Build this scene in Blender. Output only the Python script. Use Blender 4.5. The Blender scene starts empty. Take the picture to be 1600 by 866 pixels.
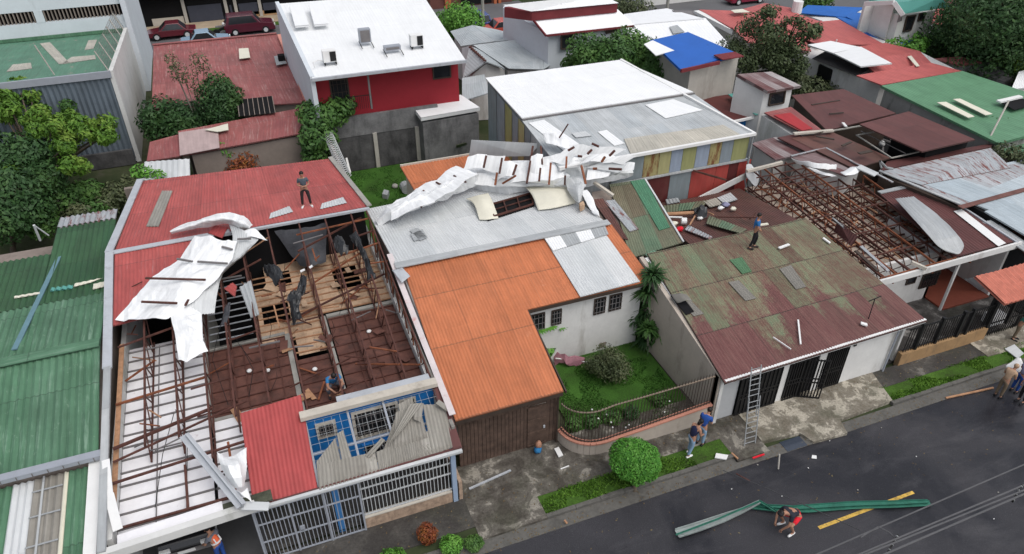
import bpy, bmesh, math, random
from mathutils import Vector, Matrix, noise as mnoise
from math import radians, sin, cos, pi
random.seed(7)
R = random.random
def rr(a, b): return a + (b - a) * random.random()
C = bpy.context.scene.collection
sc = bpy.context.scene
# ------------------------------------------------------------------ camera
CH = 21.0; PITCH = radians(35); YAW = radians(21); FPX = 1150.0
cd = bpy.data.cameras.new('camera'); cam = bpy.data.objects.new('camera', cd); C.objects.link(cam)
cam.location = (0, 0, CH); cam.rotation_euler = (pi / 2 - PITCH, 0, -YAW)
cd.sensor_width = 36; cd.lens = 36 * FPX / 1600; cd.clip_end = 2000; cd.clip_start = 0.1
sc.camera = cam
# ------------------------------------------------------------------ light: overcast
w = bpy.data.worlds.new('World'); sc.world = w; w.use_nodes = True
nt = w.node_tree; bg = nt.nodes['Background']
sky = nt.nodes.new('ShaderNodeTexSky'); sky.sky_type = 'NISHITA'; sky.sun_disc = False
SUN_EL, SUN_AZ = 60, 150      # degrees; azimuth clockwise from +Y
sky.sun_elevation = radians(SUN_EL); sky.sun_rotation = radians(SUN_AZ)
sky.air_density = 1.0; sky.dust_density = 3.0; sky.ozone_density = 1.0
hs = nt.nodes.new('ShaderNodeHueSaturation'); hs.inputs['Saturation'].default_value = 0.35
nt.links.new(sky.outputs[0], hs.inputs['Color']); nt.links.new(hs.outputs[0], bg.inputs['Color'])
bg.inputs['Strength'].default_value = 0.145
sl = bpy.data.lights.new('sun', 'SUN'); so = bpy.data.objects.new('sun', sl); C.objects.link(so)
sl.energy = 1.1; sl.angle = radians(55); sl.color = (1, 0.965, 0.92)
so.location = (0, 0, 60)
_sd = Vector((sin(radians(SUN_AZ)) * cos(radians(SUN_EL)), cos(radians(SUN_AZ)) * cos(radians(SUN_EL)), sin(radians(SUN_EL))))
so.rotation_euler = _sd.to_track_quat('Z', 'Y').to_euler()
vs = sc.view_settings
vs.view_transform = 'Standard'; vs.look = 'None'; vs.gamma = 1; vs.use_curve_mapping = False; vs.exposure = 0.26
# ------------------------------------------------------------------ pixel -> point on a real plane
_c, _s = cos(PITCH), sin(PITCH)
def ray(px, py):
    u = px - 800; v = 433 - py
    x, y, z = u, FPX * _c + v * _s, -FPX * _s + v * _c
    return Vector((x * cos(YAW) + y * sin(YAW), -x * sin(YAW) + y * cos(YAW), z))
O = Vector((0, 0, CH))
def P(px, py, z=0.0):
    d = ray(px, py); return O + d * ((z - CH) / d.z)
def PV(px, py, v):
    d = ray(px, py); return O + d * (v / d.y)
def PU(px, py, u):
    d = ray(px, py); return O + d * (u / d.x)
def S(px, py, v0, z0, k, up=0.0):          # on the slope z = z0 + k (v - v0), lifted by up
    d = ray(px, py); t = (z0 + up - k * v0 - CH) / (d.z - k * d.y); return O + d * t
def SU(px, py, u0, z0, k):
    d = ray(px, py); t = (z0 - k * u0 - CH) / (d.z - k * d.x); return O + d * t
def V(*a): return Vector(a)
# ------------------------------------------------------------------ materials
class NT:
    def __init__(s, name, rough=0.8, spec=0.3, metal=0.0):
        s.m = bpy.data.materials.new(name); s.m.use_nodes = True; s.t = s.m.node_tree
        s.b = s.t.nodes['Principled BSDF']; s.b.inputs['Roughness'].default_value = rough
        s.b.inputs['Specular IOR Level'].default_value = spec; s.b.inputs['Metallic'].default_value = metal
    def n(s, ty, **k):
        x = s.t.nodes.new(ty)
        for a, b in k.items(): setattr(x, a, b)
        return x
    def put(s, sock, v):
        if hasattr(v, 'is_linked') or isinstance(v, bpy.types.NodeSocket): s.t.links.new(v, sock)
        elif isinstance(v, (tuple, list)) and len(v) == 3 and sock.type == 'RGBA': sock.default_value = (*v, 1)
        else: sock.default_value = v
    def math(s, op, a, b=0.0, c=None, clamp=False):
        x = s.n('ShaderNodeMath', operation=op, use_clamp=clamp); s.put(x.inputs[0], a); s.put(x.inputs[1], b)
        if c is not None: s.put(x.inputs[2], c)
        return x.outputs[0]
    def mix(s, f, a, b, mode='MIX'):
        x = s.n('ShaderNodeMix', data_type='RGBA', blend_type=mode); s.put(x.inputs[0], f); s.put(x.inputs[6], a); s.put(x.inputs[7], b); return x.outputs[2]
    def uv(s): return s.n('ShaderNodeTexCoord').outputs['UV']
    def obj(s): return s.n('ShaderNodeNewGeometry').outputs['Position']
    def vscale(s, v, sc_):
        x = s.n('ShaderNodeVectorMath', operation='MULTIPLY'); s.put(x.inputs[0], v); x.inputs[1].default_value = sc_; return x.outputs[0]
    def noise(s, v, scale, detail=4, rough=0.6, dist=0.0):
        x = s.n('ShaderNodeTexNoise'); s.put(x.inputs['Vector'], v); x.inputs['Scale'].default_value = scale
        x.inputs['Detail'].default_value = detail; x.inputs['Roughness'].default_value = rough; x.inputs['Distortion'].default_value = dist; return x.outputs['Fac']
    def ramp(s, v, lo, hi, a=0.0, b=1.0):
        x = s.n('ShaderNodeMapRange'); x.clamp = True; s.put(x.inputs[0], v)
        for i, q in enumerate((lo, hi, a, b)): x.inputs[i + 1].default_value = q
        return x.outputs[0]
    def cramp(s, v, cols, const=False):
        x = s.n('ShaderNodeValToRGB'); s.put(x.inputs[0], v); e = x.color_ramp.elements
        x.color_ramp.interpolation = 'CONSTANT' if const else 'LINEAR'
        N = len(cols)
        while len(e) < N: e.new(0.5)
        for i, cc in enumerate(cols):
            e[i].position = (i / N) if const else i / max(1, N - 1); e[i].color = (*cc, 1)
        return x.outputs[0]
    def sep(s, v):
        x = s.n('ShaderNodeSeparateXYZ'); s.put(x.inputs[0], v); return x.outputs
    def comb(s, a, b, c=0.0):
        x = s.n('ShaderNodeCombineXYZ'); s.put(x.inputs[0], a); s.put(x.inputs[1], b); s.put(x.inputs[2], c); return x.outputs[0]
    def bump(s, h, dist=0.02, st=1.0):
        x = s.n('ShaderNodeBump'); s.put(x.inputs['Height'], h); x.inputs['Distance'].default_value = dist; x.inputs['Strength'].default_value = st
        s.t.links.new(x.outputs[0], s.b.inputs['Normal'])
    def col(s, c): s.put(s.b.inputs['Base Color'], c); return s.m
def plain(name, c, rough=0.8, var=0.18, scale=1.5, spec=0.3, metal=0.0, stain=None):
    t = NT(name, rough, spec, metal); p = t.obj()
    a = t.noise(p, scale, 6); b = t.noise(p, scale * 7, 3)
    f = t.math('ADD', t.ramp(a, .3, .7, -var, var), t.ramp(b, .3, .7, -var * .4, var * .4))
    f = t.math('ADD', f, 1.0)
    k = t.mix(1.0, c, t.comb(f, f, f), 'MULTIPLY')
    if stain:
        sc_, amt = stain[1], stain[2]
        n2 = t.noise(t.vscale(p, (1, 1, .25)), sc_, 7, .7)
        k = t.mix(t.ramp(n2, .62 - amt, .78 - amt * .5, 0, .9), k, stain[0])
    return t.col(k)
def roofmat(name, cols, sheet=(0.9, 2.6), var=0.10, rust=None, dirt=0.25, dirt_shade_c=(0.06, 0.055, 0.05), rough=0.55, seam=0.35, period=None, blot=None, spec=0.3, grad=None, q=1.0, pale=None):
    """painted or bare metal sheeting; UV is in metres: u across the corrugation, v up the slope"""
    t = NT(name, rough, spec); uv = t.uv(); x = t.sep(uv)
    j = t.math('FLOOR', t.math('DIVIDE', x[1], sheet[1])); i = t.math('FLOOR', t.math('DIVIDE', x[0], sheet[0]))
    wn = t.n('ShaderNodeTexWhiteNoise', noise_dimensions='3D'); t.put(wn.inputs[0], t.comb(i, j, 3.3)); r = wn.outputs[0]
    if len(cols) > 1:
        rb = t.noise(uv, .35, 3)
        k = t.cramp(t.math('ADD', t.math('MULTIPLY', r, .75), t.ramp(rb, .3, .7, 0, .25)), cols)
    else: k = cols[0]
    n1 = t.noise(uv, .8, 5, .65); st = t.noise(t.comb(t.math('MULTIPLY', x[0], 5), t.math('MULTIPLY', x[1], .35)), 1.0, 5, .65)
    wn2 = t.n('ShaderNodeTexWhiteNoise', noise_dimensions='3D'); t.put(wn2.inputs[0], t.comb(i, j, 9.1))
    f = t.math('ADD', 1.0, t.ramp(wn2.outputs[0], 0, 1, -var, var))
    f = t.math('ADD', f, t.ramp(st, .3, .7, -.15 * q, .13 * q)); f = t.math('ADD', f, t.ramp(n1, .3, .7, -.13 * q, .12 * q))
    k = t.mix(1.0, k, t.comb(f, f, f), 'MULTIPLY')
    if pale:
        sp_ = t.noise(t.comb(t.math('MULTIPLY', x[0], 9), t.math('MULTIPLY', x[1], .5)), 1.0, 6, .75)
        k = t.mix(t.math('MULTIPLY', t.ramp(sp_, pale[1], pale[1] + .12), t.ramp(n1, .4, .6, .15, .9)), k, pale[0])
    if blot:      # (colour, scale, threshold)
        nb = t.noise(t.comb(t.math('MULTIPLY', x[0], 1.6), t.math('MULTIPLY', x[1], .8)), blot[1], 7, .7)
        k = t.mix(t.ramp(nb, blot[2], blot[2] + .1), k, blot[0])
    if grad:      # (colour, v0, v1): old paint zone with a ragged edge
        nb = t.math('ADD', x[1], t.ramp(t.noise(t.comb(t.math('MULTIPLY', i, 3.1), x[1]), .8, 4, .7), .2, .8, -2.4, 2.4))
        k = t.mix(t.ramp(nb, grad[1], grad[2], .92, 0), k, grad[0])
    if rust:      # (colour, threshold)
        nr = t.noise(t.comb(t.math('MULTIPLY', x[0], 3.0), t.math('MULTIPLY', x[1], .55)), 1.1, 8, .75, .3)
        k = t.mix(t.ramp(nr, rust[1], rust[1] + .09), k, rust[0])
    nd = t.noise(t.comb(t.math('MULTIPLY', x[0], 1.3), t.math('MULTIPLY', x[1], .6)), .9, 8, .72)
    k = t.mix(t.ramp(nd, .45, .85, 0, dirt), k, dirt_shade_c)
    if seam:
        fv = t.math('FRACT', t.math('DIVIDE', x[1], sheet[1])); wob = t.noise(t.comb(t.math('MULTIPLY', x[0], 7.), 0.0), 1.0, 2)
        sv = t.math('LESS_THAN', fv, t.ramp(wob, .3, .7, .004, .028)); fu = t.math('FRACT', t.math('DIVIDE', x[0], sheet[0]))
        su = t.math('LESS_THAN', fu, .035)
        k = t.mix(t.math('MAXIMUM', t.math('MULTIPLY', sv, seam), t.math('MULTIPLY', su, seam * .35)), k, dirt_shade_c)  # lap lines: joint dirt with a slight overlap shadow painted in
    if period:
        h = t.math('SINE', t.math('MULTIPLY', x[0], 2 * pi / period)); t.bump(h, .007, .6)
    return t.col(k)
# ------------------------------------------------------------------ meshes
OFF = {}
class MB:
    def __init__(s): s.v = []; s.f = []; s.u = []; s.mi = []
    def face(s, pts, uvs=None, m=0):
        b = len(s.v); s.v += [tuple(p) for p in pts]; s.f.append(tuple(range(b, b + len(pts)))); s.u.append(uvs); s.mi.append(m); return s
    def quadm(s, a, b, c, d, m=0):      # with metre UVs
        L = (b - a).length; H_ = (d - a).length; L2 = (c - d).length
        return s.face((a, b, c, d), ((0, 0), (L, 0), (L2, H_), (0, H_)), m)
    def hexa(s, b4, t4, m=0):
        i = len(s.v); s.v += [tuple(p) for p in list(b4) + list(t4)]
        for q in ((3, 2, 1, 0), (4, 5, 6, 7), (0, 1, 5, 4), (1, 2, 6, 5), (2, 3, 7, 6), (3, 0, 4, 7)):
            s.f.append(tuple(i + k for k in q)); s.mi.append(m)
            P0, P1, P2 = [Vector(s.v[i + q[k]]) for k in (0, 1, 3)]
            L = (P1 - P0).length; W_ = (P2 - P0).length; s.u.append(((0, 0), (L, 0), (L, W_), (0, W_)))
        return s
    def box(s, x0, y0, z0, x1, y1, z1, m=0):
        x0, x1 = min(x0, x1), max(x0, x1); y0, y1 = min(y0, y1), max(y0, y1); z0, z1 = min(z0, z1), max(z0, z1)
        return s.hexa([(x0, y0, z0), (x1, y0, z0), (x1, y1, z0), (x0, y1, z0)], [(x0, y0, z1), (x1, y0, z1), (x1, y1, z1), (x0, y1, z1)], m)
    def beam(s, p, q, w_=.05, h=.05, up=None, m=0):
        p, q = Vector(p), Vector(q); d = q - p
        if d.length < 1e-5: return s
        d.normalize(); up = Vector(up or (0, 0, 1))
        if abs(d.dot(up)) > .97: up = Vector((1, 0, 0))
        sx = d.cross(up).normalized(); uz = sx.cross(d).normalized(); sx *= w_ / 2; uz *= h / 2
        return s.hexa([p - sx - uz, p + sx - uz, q + sx - uz, q - sx - uz], [p - sx + uz, p + sx + uz, q + sx + uz, q - sx + uz], m)
    def tube(s, pts, r, n=6, m=0, cap=True):
        pts = [Vector(p) for p in pts]; rs = r if isinstance(r, (list, tuple)) else [r] * len(pts); base = len(s.v)
        for i, p in enumerate(pts):
            d = (pts[min(i + 1, len(pts) - 1)] - pts[max(i - 1, 0)]).normalized()
            a = d.cross(Vector((0, 0, 1)) if abs(d.z) < .9 else Vector((1, 0, 0))).normalized(); b = a.cross(d)
            for k in range(n):
                an = 2 * pi * k / n; s.v.append(tuple(p + (a * cos(an) + b * sin(an)) * rs[i]))
        for i in range(len(pts) - 1):
            for k in range(n):
                k2 = (k + 1) % n; s.f.append((base + i * n + k, base + i * n + k2, base + (i + 1) * n + k2, base + (i + 1) * n + k)); s.u.append(None); s.mi.append(m)
        if cap:
            s.f.append(tuple(base + k for k in range(n))); s.u.append(None); s.mi.append(m)
            e = base + (len(pts) - 1) * n; s.f.append(tuple(e + n - 1 - k for k in range(n))); s.u.append(None); s.mi.append(m)
        return s
    def prism(s, top, z0=0.0, m=0, drop=None):
        """closed prism: top polygon (3D points), straight down to z0 or by drop"""
        top = [Vector(p) for p in top]; bot = [Vector((p.x, p.y, z0 if drop is None else p.z - drop)) for p in top]; n = len(top)
        s.face(top, None, m); s.face(bot[::-1], None, m)
        for i in range(n):
            j = (i + 1) % n; s.quadm(bot[i], bot[j], top[j], top[i], m)
        return s
    def blob(s, c, r, seg=8, rings=6, m=0, fz=None):
        c = Vector(c); r = Vector(r) if not isinstance(r, (int, float)) else Vector((r, r, r)); b = len(s.v)
        for i in range(rings + 1):
            a = pi * i / rings
            for k in range(seg):
                t = 2 * pi * k / seg; d = Vector((sin(a) * cos(t), sin(a) * sin(t), cos(a))); f = 1 if fz is None else 1 + fz * mnoise.noise(d * 2 + c)
                s.v.append((c.x + d.x * r.x * f, c.y + d.y * r.y * f, c.z + d.z * r.z * f))
        for i in range(rings):
            for k in range(seg):
                k2 = (k + 1) % seg; s.f.append((b + i * seg + k, b + (i + 1) * seg + k, b + (i + 1) * seg + k2, b + i * seg + k2)); s.u.append(None); s.mi.append(m)
        return s
    def sheet(s, a, b, c, d, per=.16, amp=.018, rows=1, th=.03, m=0, uv0=(0, 0), wob=0.0, flat=False):
        """corrugated sheet; ridges run a->d; a b = low edge"""
        a, b, c, d = map(Vector, (a, b, c, d)); W_ = max((b - a).length, (c - d).length); H_ = max((d - a).length, (c - b).length)
        nrm = (b - a).cross(d - a).normalized()
        if nrm.z < 0: nrm = -nrm
        if flat: nc = 1; xs = [0, 1]
        else:
            npd = max(1, int(round(W_ / per))); nc = npd * 4; xs = [i / nc for i in range(nc + 1)]
        base = len(s.v); N = len(xs)
        for j in range(rows + 1):
            t = j / rows
            for i, x in enumerate(xs):
                p = (a * (1 - x) + b * x) * (1 - t) + (d * (1 - x) + c * x) * t
                h = 0 if flat else amp * sin(i * pi / 2)
                if wob: h += wob * mnoise.noise(p * .9)
                s.v.append(tuple(p + nrm * h))
        for j in range(rows):
            for i in range(N - 1):
                k = base + j * N + i; s.f.append((k, k + 1, k + N + 1, k + N)); s.mi.append(m)
                u0, u1 = uv0[0] + xs[i] * W_, uv0[0] + xs[i + 1] * W_; v0, v1 = uv0[1] + j / rows * H_, uv0[1] + (j + 1) / rows * H_
                s.u.append(((u0, v0), (u1, v0), (u1, v1), (u0, v1)))
        if th:
            o = nrm * (-th - amp); A, B, C_, D = a + o, b + o, c + o, d + o
            z = nrm * (-amp)
            s.quadm(D, C_, B, A, m); s.quadm(A, B, b + z, a + z, m); s.quadm(B, C_, c + z, b + z, m); s.quadm(C_, D, d + z, c + z, m); s.quadm(D, A, a + z, d + z, m)
        return s
    def patch(s, rows, sub=6, crumple=.03, th=.012, per=0, amp=0, m=0, fr=1.3, lin=False, jit=0.0):
        """bent sheet through a grid of 3D points (rows of equal length), Catmull-Rom, crumpled, with thickness"""
        G = [[Vector(p) + Vector((0, 0, rr(-jit, jit))) for p in r] for r in rows]
        def cr(p, t):
            n = len(p) - 1; x = t * n; i = min(int(x), n - 1); f = x - i
            if lin: return p[i].lerp(p[i + 1], f)
            p0, p1, p2, p3 = p[max(i - 1, 0)], p[i], p[i + 1], p[min(i + 2, n)]
            return .5 * ((2 * p1) + (p2 - p0) * f + (2 * p0 - 5 * p1 + 4 * p2 - p3) * f * f + (3 * p1 - p0 - 3 * p2 + p3) * f ** 3)
        nr = (len(G) - 1) * sub; nc = (len(G[0]) - 1) * sub; base = len(s.v); pts = []
        for j in range(nr + 1):
            line = [cr([g[i] for g in G], j / nr) for i in range(len(G[0]))]
            pts.append([cr(line, i / nc) for i in range(nc + 1)])
        for j in range(nr + 1):
            for i in range(nc + 1):
                p = pts[j][i]; q = (1 - 2.2 * abs(mnoise.noise(p * fr))) * .7 + .7 * (abs(mnoise.noise(p * fr * 2.3 + Vector((9, 2, 1))))) - .45; p2 = p + Vector((.3 * q, .3 * q, q)) * crumple
                if amp: p2.z += amp * sin(i * 2 * pi / per)
                s.v.append(tuple(p2))
        N = nc + 1; W_ = (G[0][-1] - G[0][0]).length; H_ = (G[-1][0] - G[0][0]).length
        for j in range(nr):
            for i in range(nc):
                k = base + j * N + i; s.f.append((k, k + 1, k + N + 1, k + N)); s.mi.append(m)
                s.u.append(((i / nc * W_, j / nr * H_), ((i + 1) / nc * W_, j / nr * H_), ((i + 1) / nc * W_, (j + 1) / nr * H_), (i / nc * W_, (j + 1) / nr * H_)))
        s.solid = th
        return s
    def build(s, name, mat, root=None, smooth=False, label=None, hide=None):
        """ONE mesh object; under root (a thing or a part) or top level with its origin at its base"""
        me = bpy.data.meshes.new(name)
        if root is not None: off = OFF[root.name]
        else:
            xs = [p[0] for p in s.v]; ys = [p[1] for p in s.v]; zs = [p[2] for p in s.v]
            off = Vector(((min(xs) + max(xs)) / 2, (min(ys) + max(ys)) / 2, min(zs)))
        me.from_pydata([(x - off.x, y - off.y, z - off.z) for x, y, z in s.v], [], s.f)
        uvl = me.uv_layers.new(name='UVMap'); k = 0
        for fi, f in enumerate(s.f):
            uu = s.u[fi]
            for q in range(len(f)):
                if uu: uvl.data[k].uv = uu[q]
                k += 1
        for mm in (mat if isinstance(mat, (list, tuple)) else [mat]): me.materials.append(mm)
        for fi, p in enumerate(me.polygons):
            p.material_index = s.mi[fi]; p.use_smooth = smooth
        o = bpy.data.objects.new(name, me); C.objects.link(o)
        if root is not None: o.parent = root
        else: o.location = off
        if label: o['label'] = label
        OFF[o.name] = off
        if getattr(s, 'solid', 0):
            md = o.modifiers.new('thickness', 'SOLIDIFY'); md.thickness = s.solid; md.offset = -1
        return o
def tag(o, label=None, cat=None, group=None, kind=None):
    if label: o['label'] = label
    if cat: o['category'] = cat
    if group: o['group'] = group
    if kind: o['kind'] = kind
    return o
def thing(name, label, cat, loc, group=None):
    o = bpy.data.objects.new(name, None); C.objects.link(o); o.location = loc; o.empty_display_size = .3
    OFF[o.name] = Vector(loc); return tag(o, label, cat, group)
def copy_thing(src, loc, rz=None, label=None, group=None):
    r = src.copy(); C.objects.link(r); r.location = loc
    if rz is not None: r.rotation_euler = (0, 0, rz)
    if label: r['label'] = label
    if group: r['group'] = group
    def rec(a, b):
        for ch in list(a.children):
            if ch.name in OFF or True:
                c2 = ch.copy(); C.objects.link(c2); c2.parent = b; rec(ch, c2)
    rec(src, r); return r
def centre(pts):
    s_ = Vector((0, 0, 0))
    for p in pts: s_ += Vector(p)
    return s_ / len(pts)
def inset(pts, d):
    c = centre(pts); out = []
    for p in pts:
        q = Vector(p); v = (c - q); v.z = 0; out.append(q + v.normalized() * d)
    return out
# window on a wall at v = const (faces the street, -v): pixel corners top-left, bottom-right
def window_v(root, v, tl, br, frame, pane, bars=None, name='window', fw=.06, nb=0, mat_bar=None):
    a = PV(*tl, v); b = PV(*br, v); u0, u1 = min(a.x, b.x), max(a.x, b.x); z0, z1 = min(a.z, b.z), max(a.z, b.z)
    return window_uz(root, v, u0, u1, z0, z1, frame, pane, name, fw, nb, mat_bar)
def window_uz(root, v, u0, u1, z0, z1, frame, pane, name='window', fw=.06, nb=0, mat_bar=None):
    f = MB(); f.box(u0 - fw, v - .06, z0 - fw, u1 + fw, v + .02, z0).box(u0 - fw, v - .06, z1, u1 + fw, v + .02, z1 + fw)
    f.box(u0 - fw, v - .06, z0, u0, v + .02, z1).box(u1, v - .06, z0, u1 + fw, v + .02, z1)
    fo = f.build(name, frame, root)
    MB().box(u0, v - .02, z0, u1, v + .015, z1).build('pane', pane, fo)
    if nb:
        g = MB(); 
        for i in range(nb): x = u0 + (u1 - u0) * (i + .5) / nb; g.box(x - .012, v - .09, z0, x + .012, v - .065, z1)
        for i in (0.15, .5, .85): zz = z0 + (z1 - z0) * i; g.box(u0 - fw, v - .10, zz - .012, u1 + fw, v - .09, zz + .012)
        g.build('window_bars', mat_bar or frame, fo)
    return fo
def window_u(root, u, v0, v1, z0, z1, frame, pane, name='window', fw=.06, side=-1):
    x0, x1 = (u - .06, u + .02) if side < 0 else (u - .02, u + .06)
    f = MB(); f.box(x0, v0 - fw, z0 - fw, x1, v1 + fw, z0).box(x0, v0 - fw, z1, x1, v1 + fw, z1 + fw).box(x0, v0 - fw, z0, x1, v0, z1).box(x0, v1, z0, x1, v1 + fw, z1)
    fo = f.build(name, frame, root)
    MB().box(u + side * .03, v0, z0, u - side * .01, v1, z1).build('pane', pane, fo); return fo
# ------------------------------------------------------------------ palette
RUST = (0.16, 0.055, 0.03); MAROON = (0.10, 0.028, 0.026)
M = {}
M['orange'] = roofmat('orange painted sheet', [(0.47, .155, .068), (0.51, .172, .078)], (1.6, 3.2), .06, rust=((.20, .06, .03), .70), dirt=.55, dirt_shade_c=(.24, .095, .05), seam=.85, blot=((.56, .24, .14), 1.4, .64), pale=((.30, .10, .05), .55))
M['red'] = roofmat('red painted sheet', [(0.37, .078, .072), (0.405, .095, .086)], (1.6, 3.4), .07, dirt=.55, dirt_shade_c=(.11, .045, .045), seam=.45, blot=((.40, .17, .165), 1.1, .66), pale=((.46, .22, .21), .56))
M['redbright'] = roofmat('bright red sheet', [(0.38, .068, .066)], (1.6, 6), .06, dirt=.45, dirt_shade_c=(.2, .04, .04), seam=.2)
M['redold'] = roofmat('weathered red sheet', [(0.25, .075, .075), (0.29, .09, .085), (.24, .09, .085)], (.9, 2.4), .10, dirt=.45, dirt_shade_c=(.09, .05, .045), seam=.5, blot=((.40, .24, .225), 2.2, .60), period=.2, pale=((.42, .26, .24), .52))
M['redfar'] = roofmat('far red sheet', [(0.45, .115, .105), (.42, .105, .10)], (2, 5), .04, dirt=.2, dirt_shade_c=(.2, .06, .06), seam=.2, period=.25)
M['green'] = roofmat('green painted sheet', [(0.074, .172, .10), (.092, .20, .12), (.084, .168, .108)], (.95, 2.8), .13, dirt=.5, dirt_shade_c=(.035, .07, .045), seam=.6, blot=((.18, .28, .20), 3.2, .60), pale=((.20, .31, .23), .52))
M['greendark'] = roofmat('mossy green sheet', [(0.035, .095, .045), (.05, .12, .055)], (.95, 2.8), .12, dirt=.6, dirt_shade_c=(.03, .04, .028), seam=.5)
M['greenfar'] = roofmat('far green sheet', [(0.105, .235, .135)], (2, 6), .04, dirt=.2, dirt_shade_c=(.05, .12, .06), seam=.15, period=.25)
M['greenpale'] = roofmat('faded green sheet', [(0.085, .20, .135), (.095, .22, .15)], (1, 4), .06, dirt=.35, dirt_shade_c=(.12, .14, .11), seam=.3, blot=((.27, .25, .21), .9, .60), period=.2)
M['white'] = roofmat('white painted sheet', [(0.76, .77, .775)], (1.8, 3.4), .015, dirt=.14, dirt_shade_c=(.5, .5, .5), seam=.16, q=.25)
M['whitefar'] = roofmat('far white sheet', [(0.80, .81, .82)], (2, 6), .01, dirt=.10, dirt_shade_c=(.55, .55, .55), seam=.08, period=.25, q=.2)
M['galv'] = roofmat('galvanised sheet', [(0.50, .52, .53), (.56, .575, .58), (.60, .61, .61)], (.9, 3.0), .04, dirt=.25, dirt_shade_c=(.30, .31, .32), seam=.25, q=.5)
M['galvgrey'] = roofmat('grey zinc sheet', [(0.34, .36, .375), (.40, .415, .42), (.46, .47, .47)], (.9, 2.6), .07, dirt=.3, dirt_shade_c=(.22, .22, .22), seam=.25, period=.2)
M['tanroof'] = roofmat('tan zinc sheet', [(0.40, .38, .33), (.46, .43, .37)], (.9, 1.2), .07, dirt=.3, dirt_shade_c=(.3, .28, .24), seam=.25, period=.2)
M['greyhip'] = roofmat('old grey roof sheet', [(0.37, .41, .43), (.44, .475, .49)], (.9, 2.4), .05, q=.5, dirt=.35, dirt_shade_c=(.2, .21, .21), seam=.35, period=.2)
M['rustygrey'] = roofmat('zinc sheet with rust', [(0.34, .37, .39), (.40, .42, .44)], (.8, 2.4), .08, rust=((.17, .06, .05), .50), dirt=.3, dirt_shade_c=(.2, .12, .11), seam=.4, period=.2)
M['bluegrey'] = roofmat('pale blue grey sheet', [(0.36, .42, .46), (.42, .47, .50)], (1.0, 3), .05, rust=((.2, .12, .10), .72), dirt=.25, dirt_shade_c=(.28, .3, .3), seam=.2, period=.2)
M['maroon'] = roofmat('maroon sheet', [(0.105, .04, .038), (.12, .045, .042), (.095, .036, .034)], (.9, 2.4), .10, dirt=.45, dirt_shade_c=(.07, .045, .04), seam=.45, blot=((.16, .10, .09), 2.0, .70))
M['maroonwet'] = roofmat('wet rusty sheet', [(0.10, .045, .04), (.13, .06, .05), (.085, .05, .04)], (.85, 2.2), .16, rust=((.17, .06, .045), .6), dirt=.55, dirt_shade_c=(.045, .04, .033), seam=.6, blot=((.22, .2, .18), 1.6, .72))
def mossymat():
    t = NT('mossy old sheet', .6, .3); x = t.sep(t.uv())
    j = t.math('FLOOR', t.math('DIVIDE', x[1], 2.25)); i = t.math('FLOOR', t.math('DIVIDE', x[0], .82))
    w1 = t.n('ShaderNodeTexWhiteNoise', noise_dimensions='3D'); t.put(w1.inputs[0], t.comb(i, j, 2.2)); w2 = t.n('ShaderNodeTexWhiteNoise', noise_dimensions='3D'); t.put(w2.inputs[0], t.comb(i, j, 7.7))
    big = t.noise(t.comb(t.math('MULTIPLY', x[0], .55), t.math('MULTIPLY', x[1], .40)), 1.0, 4, .6)
    st = t.noise(t.comb(t.math('MULTIPLY', x[0], 7.0), t.math('MULTIPLY', x[1], .8)), 1.0, 6, .75); fine = t.noise(t.comb(t.math('MULTIPLY', x[0], 3.0), t.math('MULTIPLY', x[1], 2.0)), 1.6, 8, .8)
    h = t.math('ADD', t.math('MULTIPLY', w1.outputs[0], .30), t.math('ADD', t.ramp(big, .3, .7, 0, .35), t.math('ADD', t.ramp(st, .3, .7, -.16, .22), t.ramp(fine, .3, .7, -.16, .20))))
    k = t.cramp(h, [(.125, .058, .048), (.145, .085, .062), (.16, .125, .085), (.175, .175, .11), (.15, .19, .115), (.21, .225, .15), (.27, .27, .20)])
    edge = t.math('ADD', x[1], t.math('ADD', t.math('MULTIPLY', w2.outputs[0], -2.0), t.ramp(t.noise(t.comb(t.math('MULTIPLY', x[0], .5), 0.0), 1.0, 2), .35, .65, -1.2, 1.6)))
    edge = t.math('ADD', edge, t.ramp(fine, .3, .7, -.7, .7))
    k = t.mix(t.ramp(edge, 1.1, 1.9, .95, 0), k, t.mix(t.ramp(st, .35, .65), (.105, .038, .038), (.165, .075, .068)))
    f = t.math('ADD', 1.0, t.ramp(w2.outputs[0], 0, 1, -.14, .14)); k = t.mix(1.0, k, t.comb(f, f, f), 'MULTIPLY')
    k = t.mix(t.ramp(t.noise(t.comb(x[0], t.math('MULTIPLY', x[1], .5)), .8, 8, .75), .52, .8, 0, .6), k, (.05, .04, .03))
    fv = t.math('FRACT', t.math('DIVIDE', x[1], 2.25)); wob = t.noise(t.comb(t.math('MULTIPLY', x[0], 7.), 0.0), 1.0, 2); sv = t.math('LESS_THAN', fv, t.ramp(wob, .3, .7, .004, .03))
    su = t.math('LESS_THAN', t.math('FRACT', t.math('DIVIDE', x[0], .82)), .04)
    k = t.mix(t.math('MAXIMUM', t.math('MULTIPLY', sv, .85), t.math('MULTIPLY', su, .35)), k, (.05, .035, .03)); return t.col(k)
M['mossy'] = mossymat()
M['mossygreen'] = roofmat('faded green shed sheet', [(0.105, .19, .12), (.17, .17, .115), (.15, .125, .085), (.14, .19, .125)], (.85, 2.4), .10, rust=((.12, .06, .045), .64), dirt=.45, dirt_shade_c=(.05, .05, .035), seam=.6)
M['stripes'] = roofmat('striped old sheet', [(0.34, .31, .31), (.13, .05, .05), (.38, .36, .36), (.12, .05, .05), (.3, .27, .27)], (.62, 9), .05, dirt=.3, dirt_shade_c=(.15, .12, .12), seam=.2, period=.2)
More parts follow.
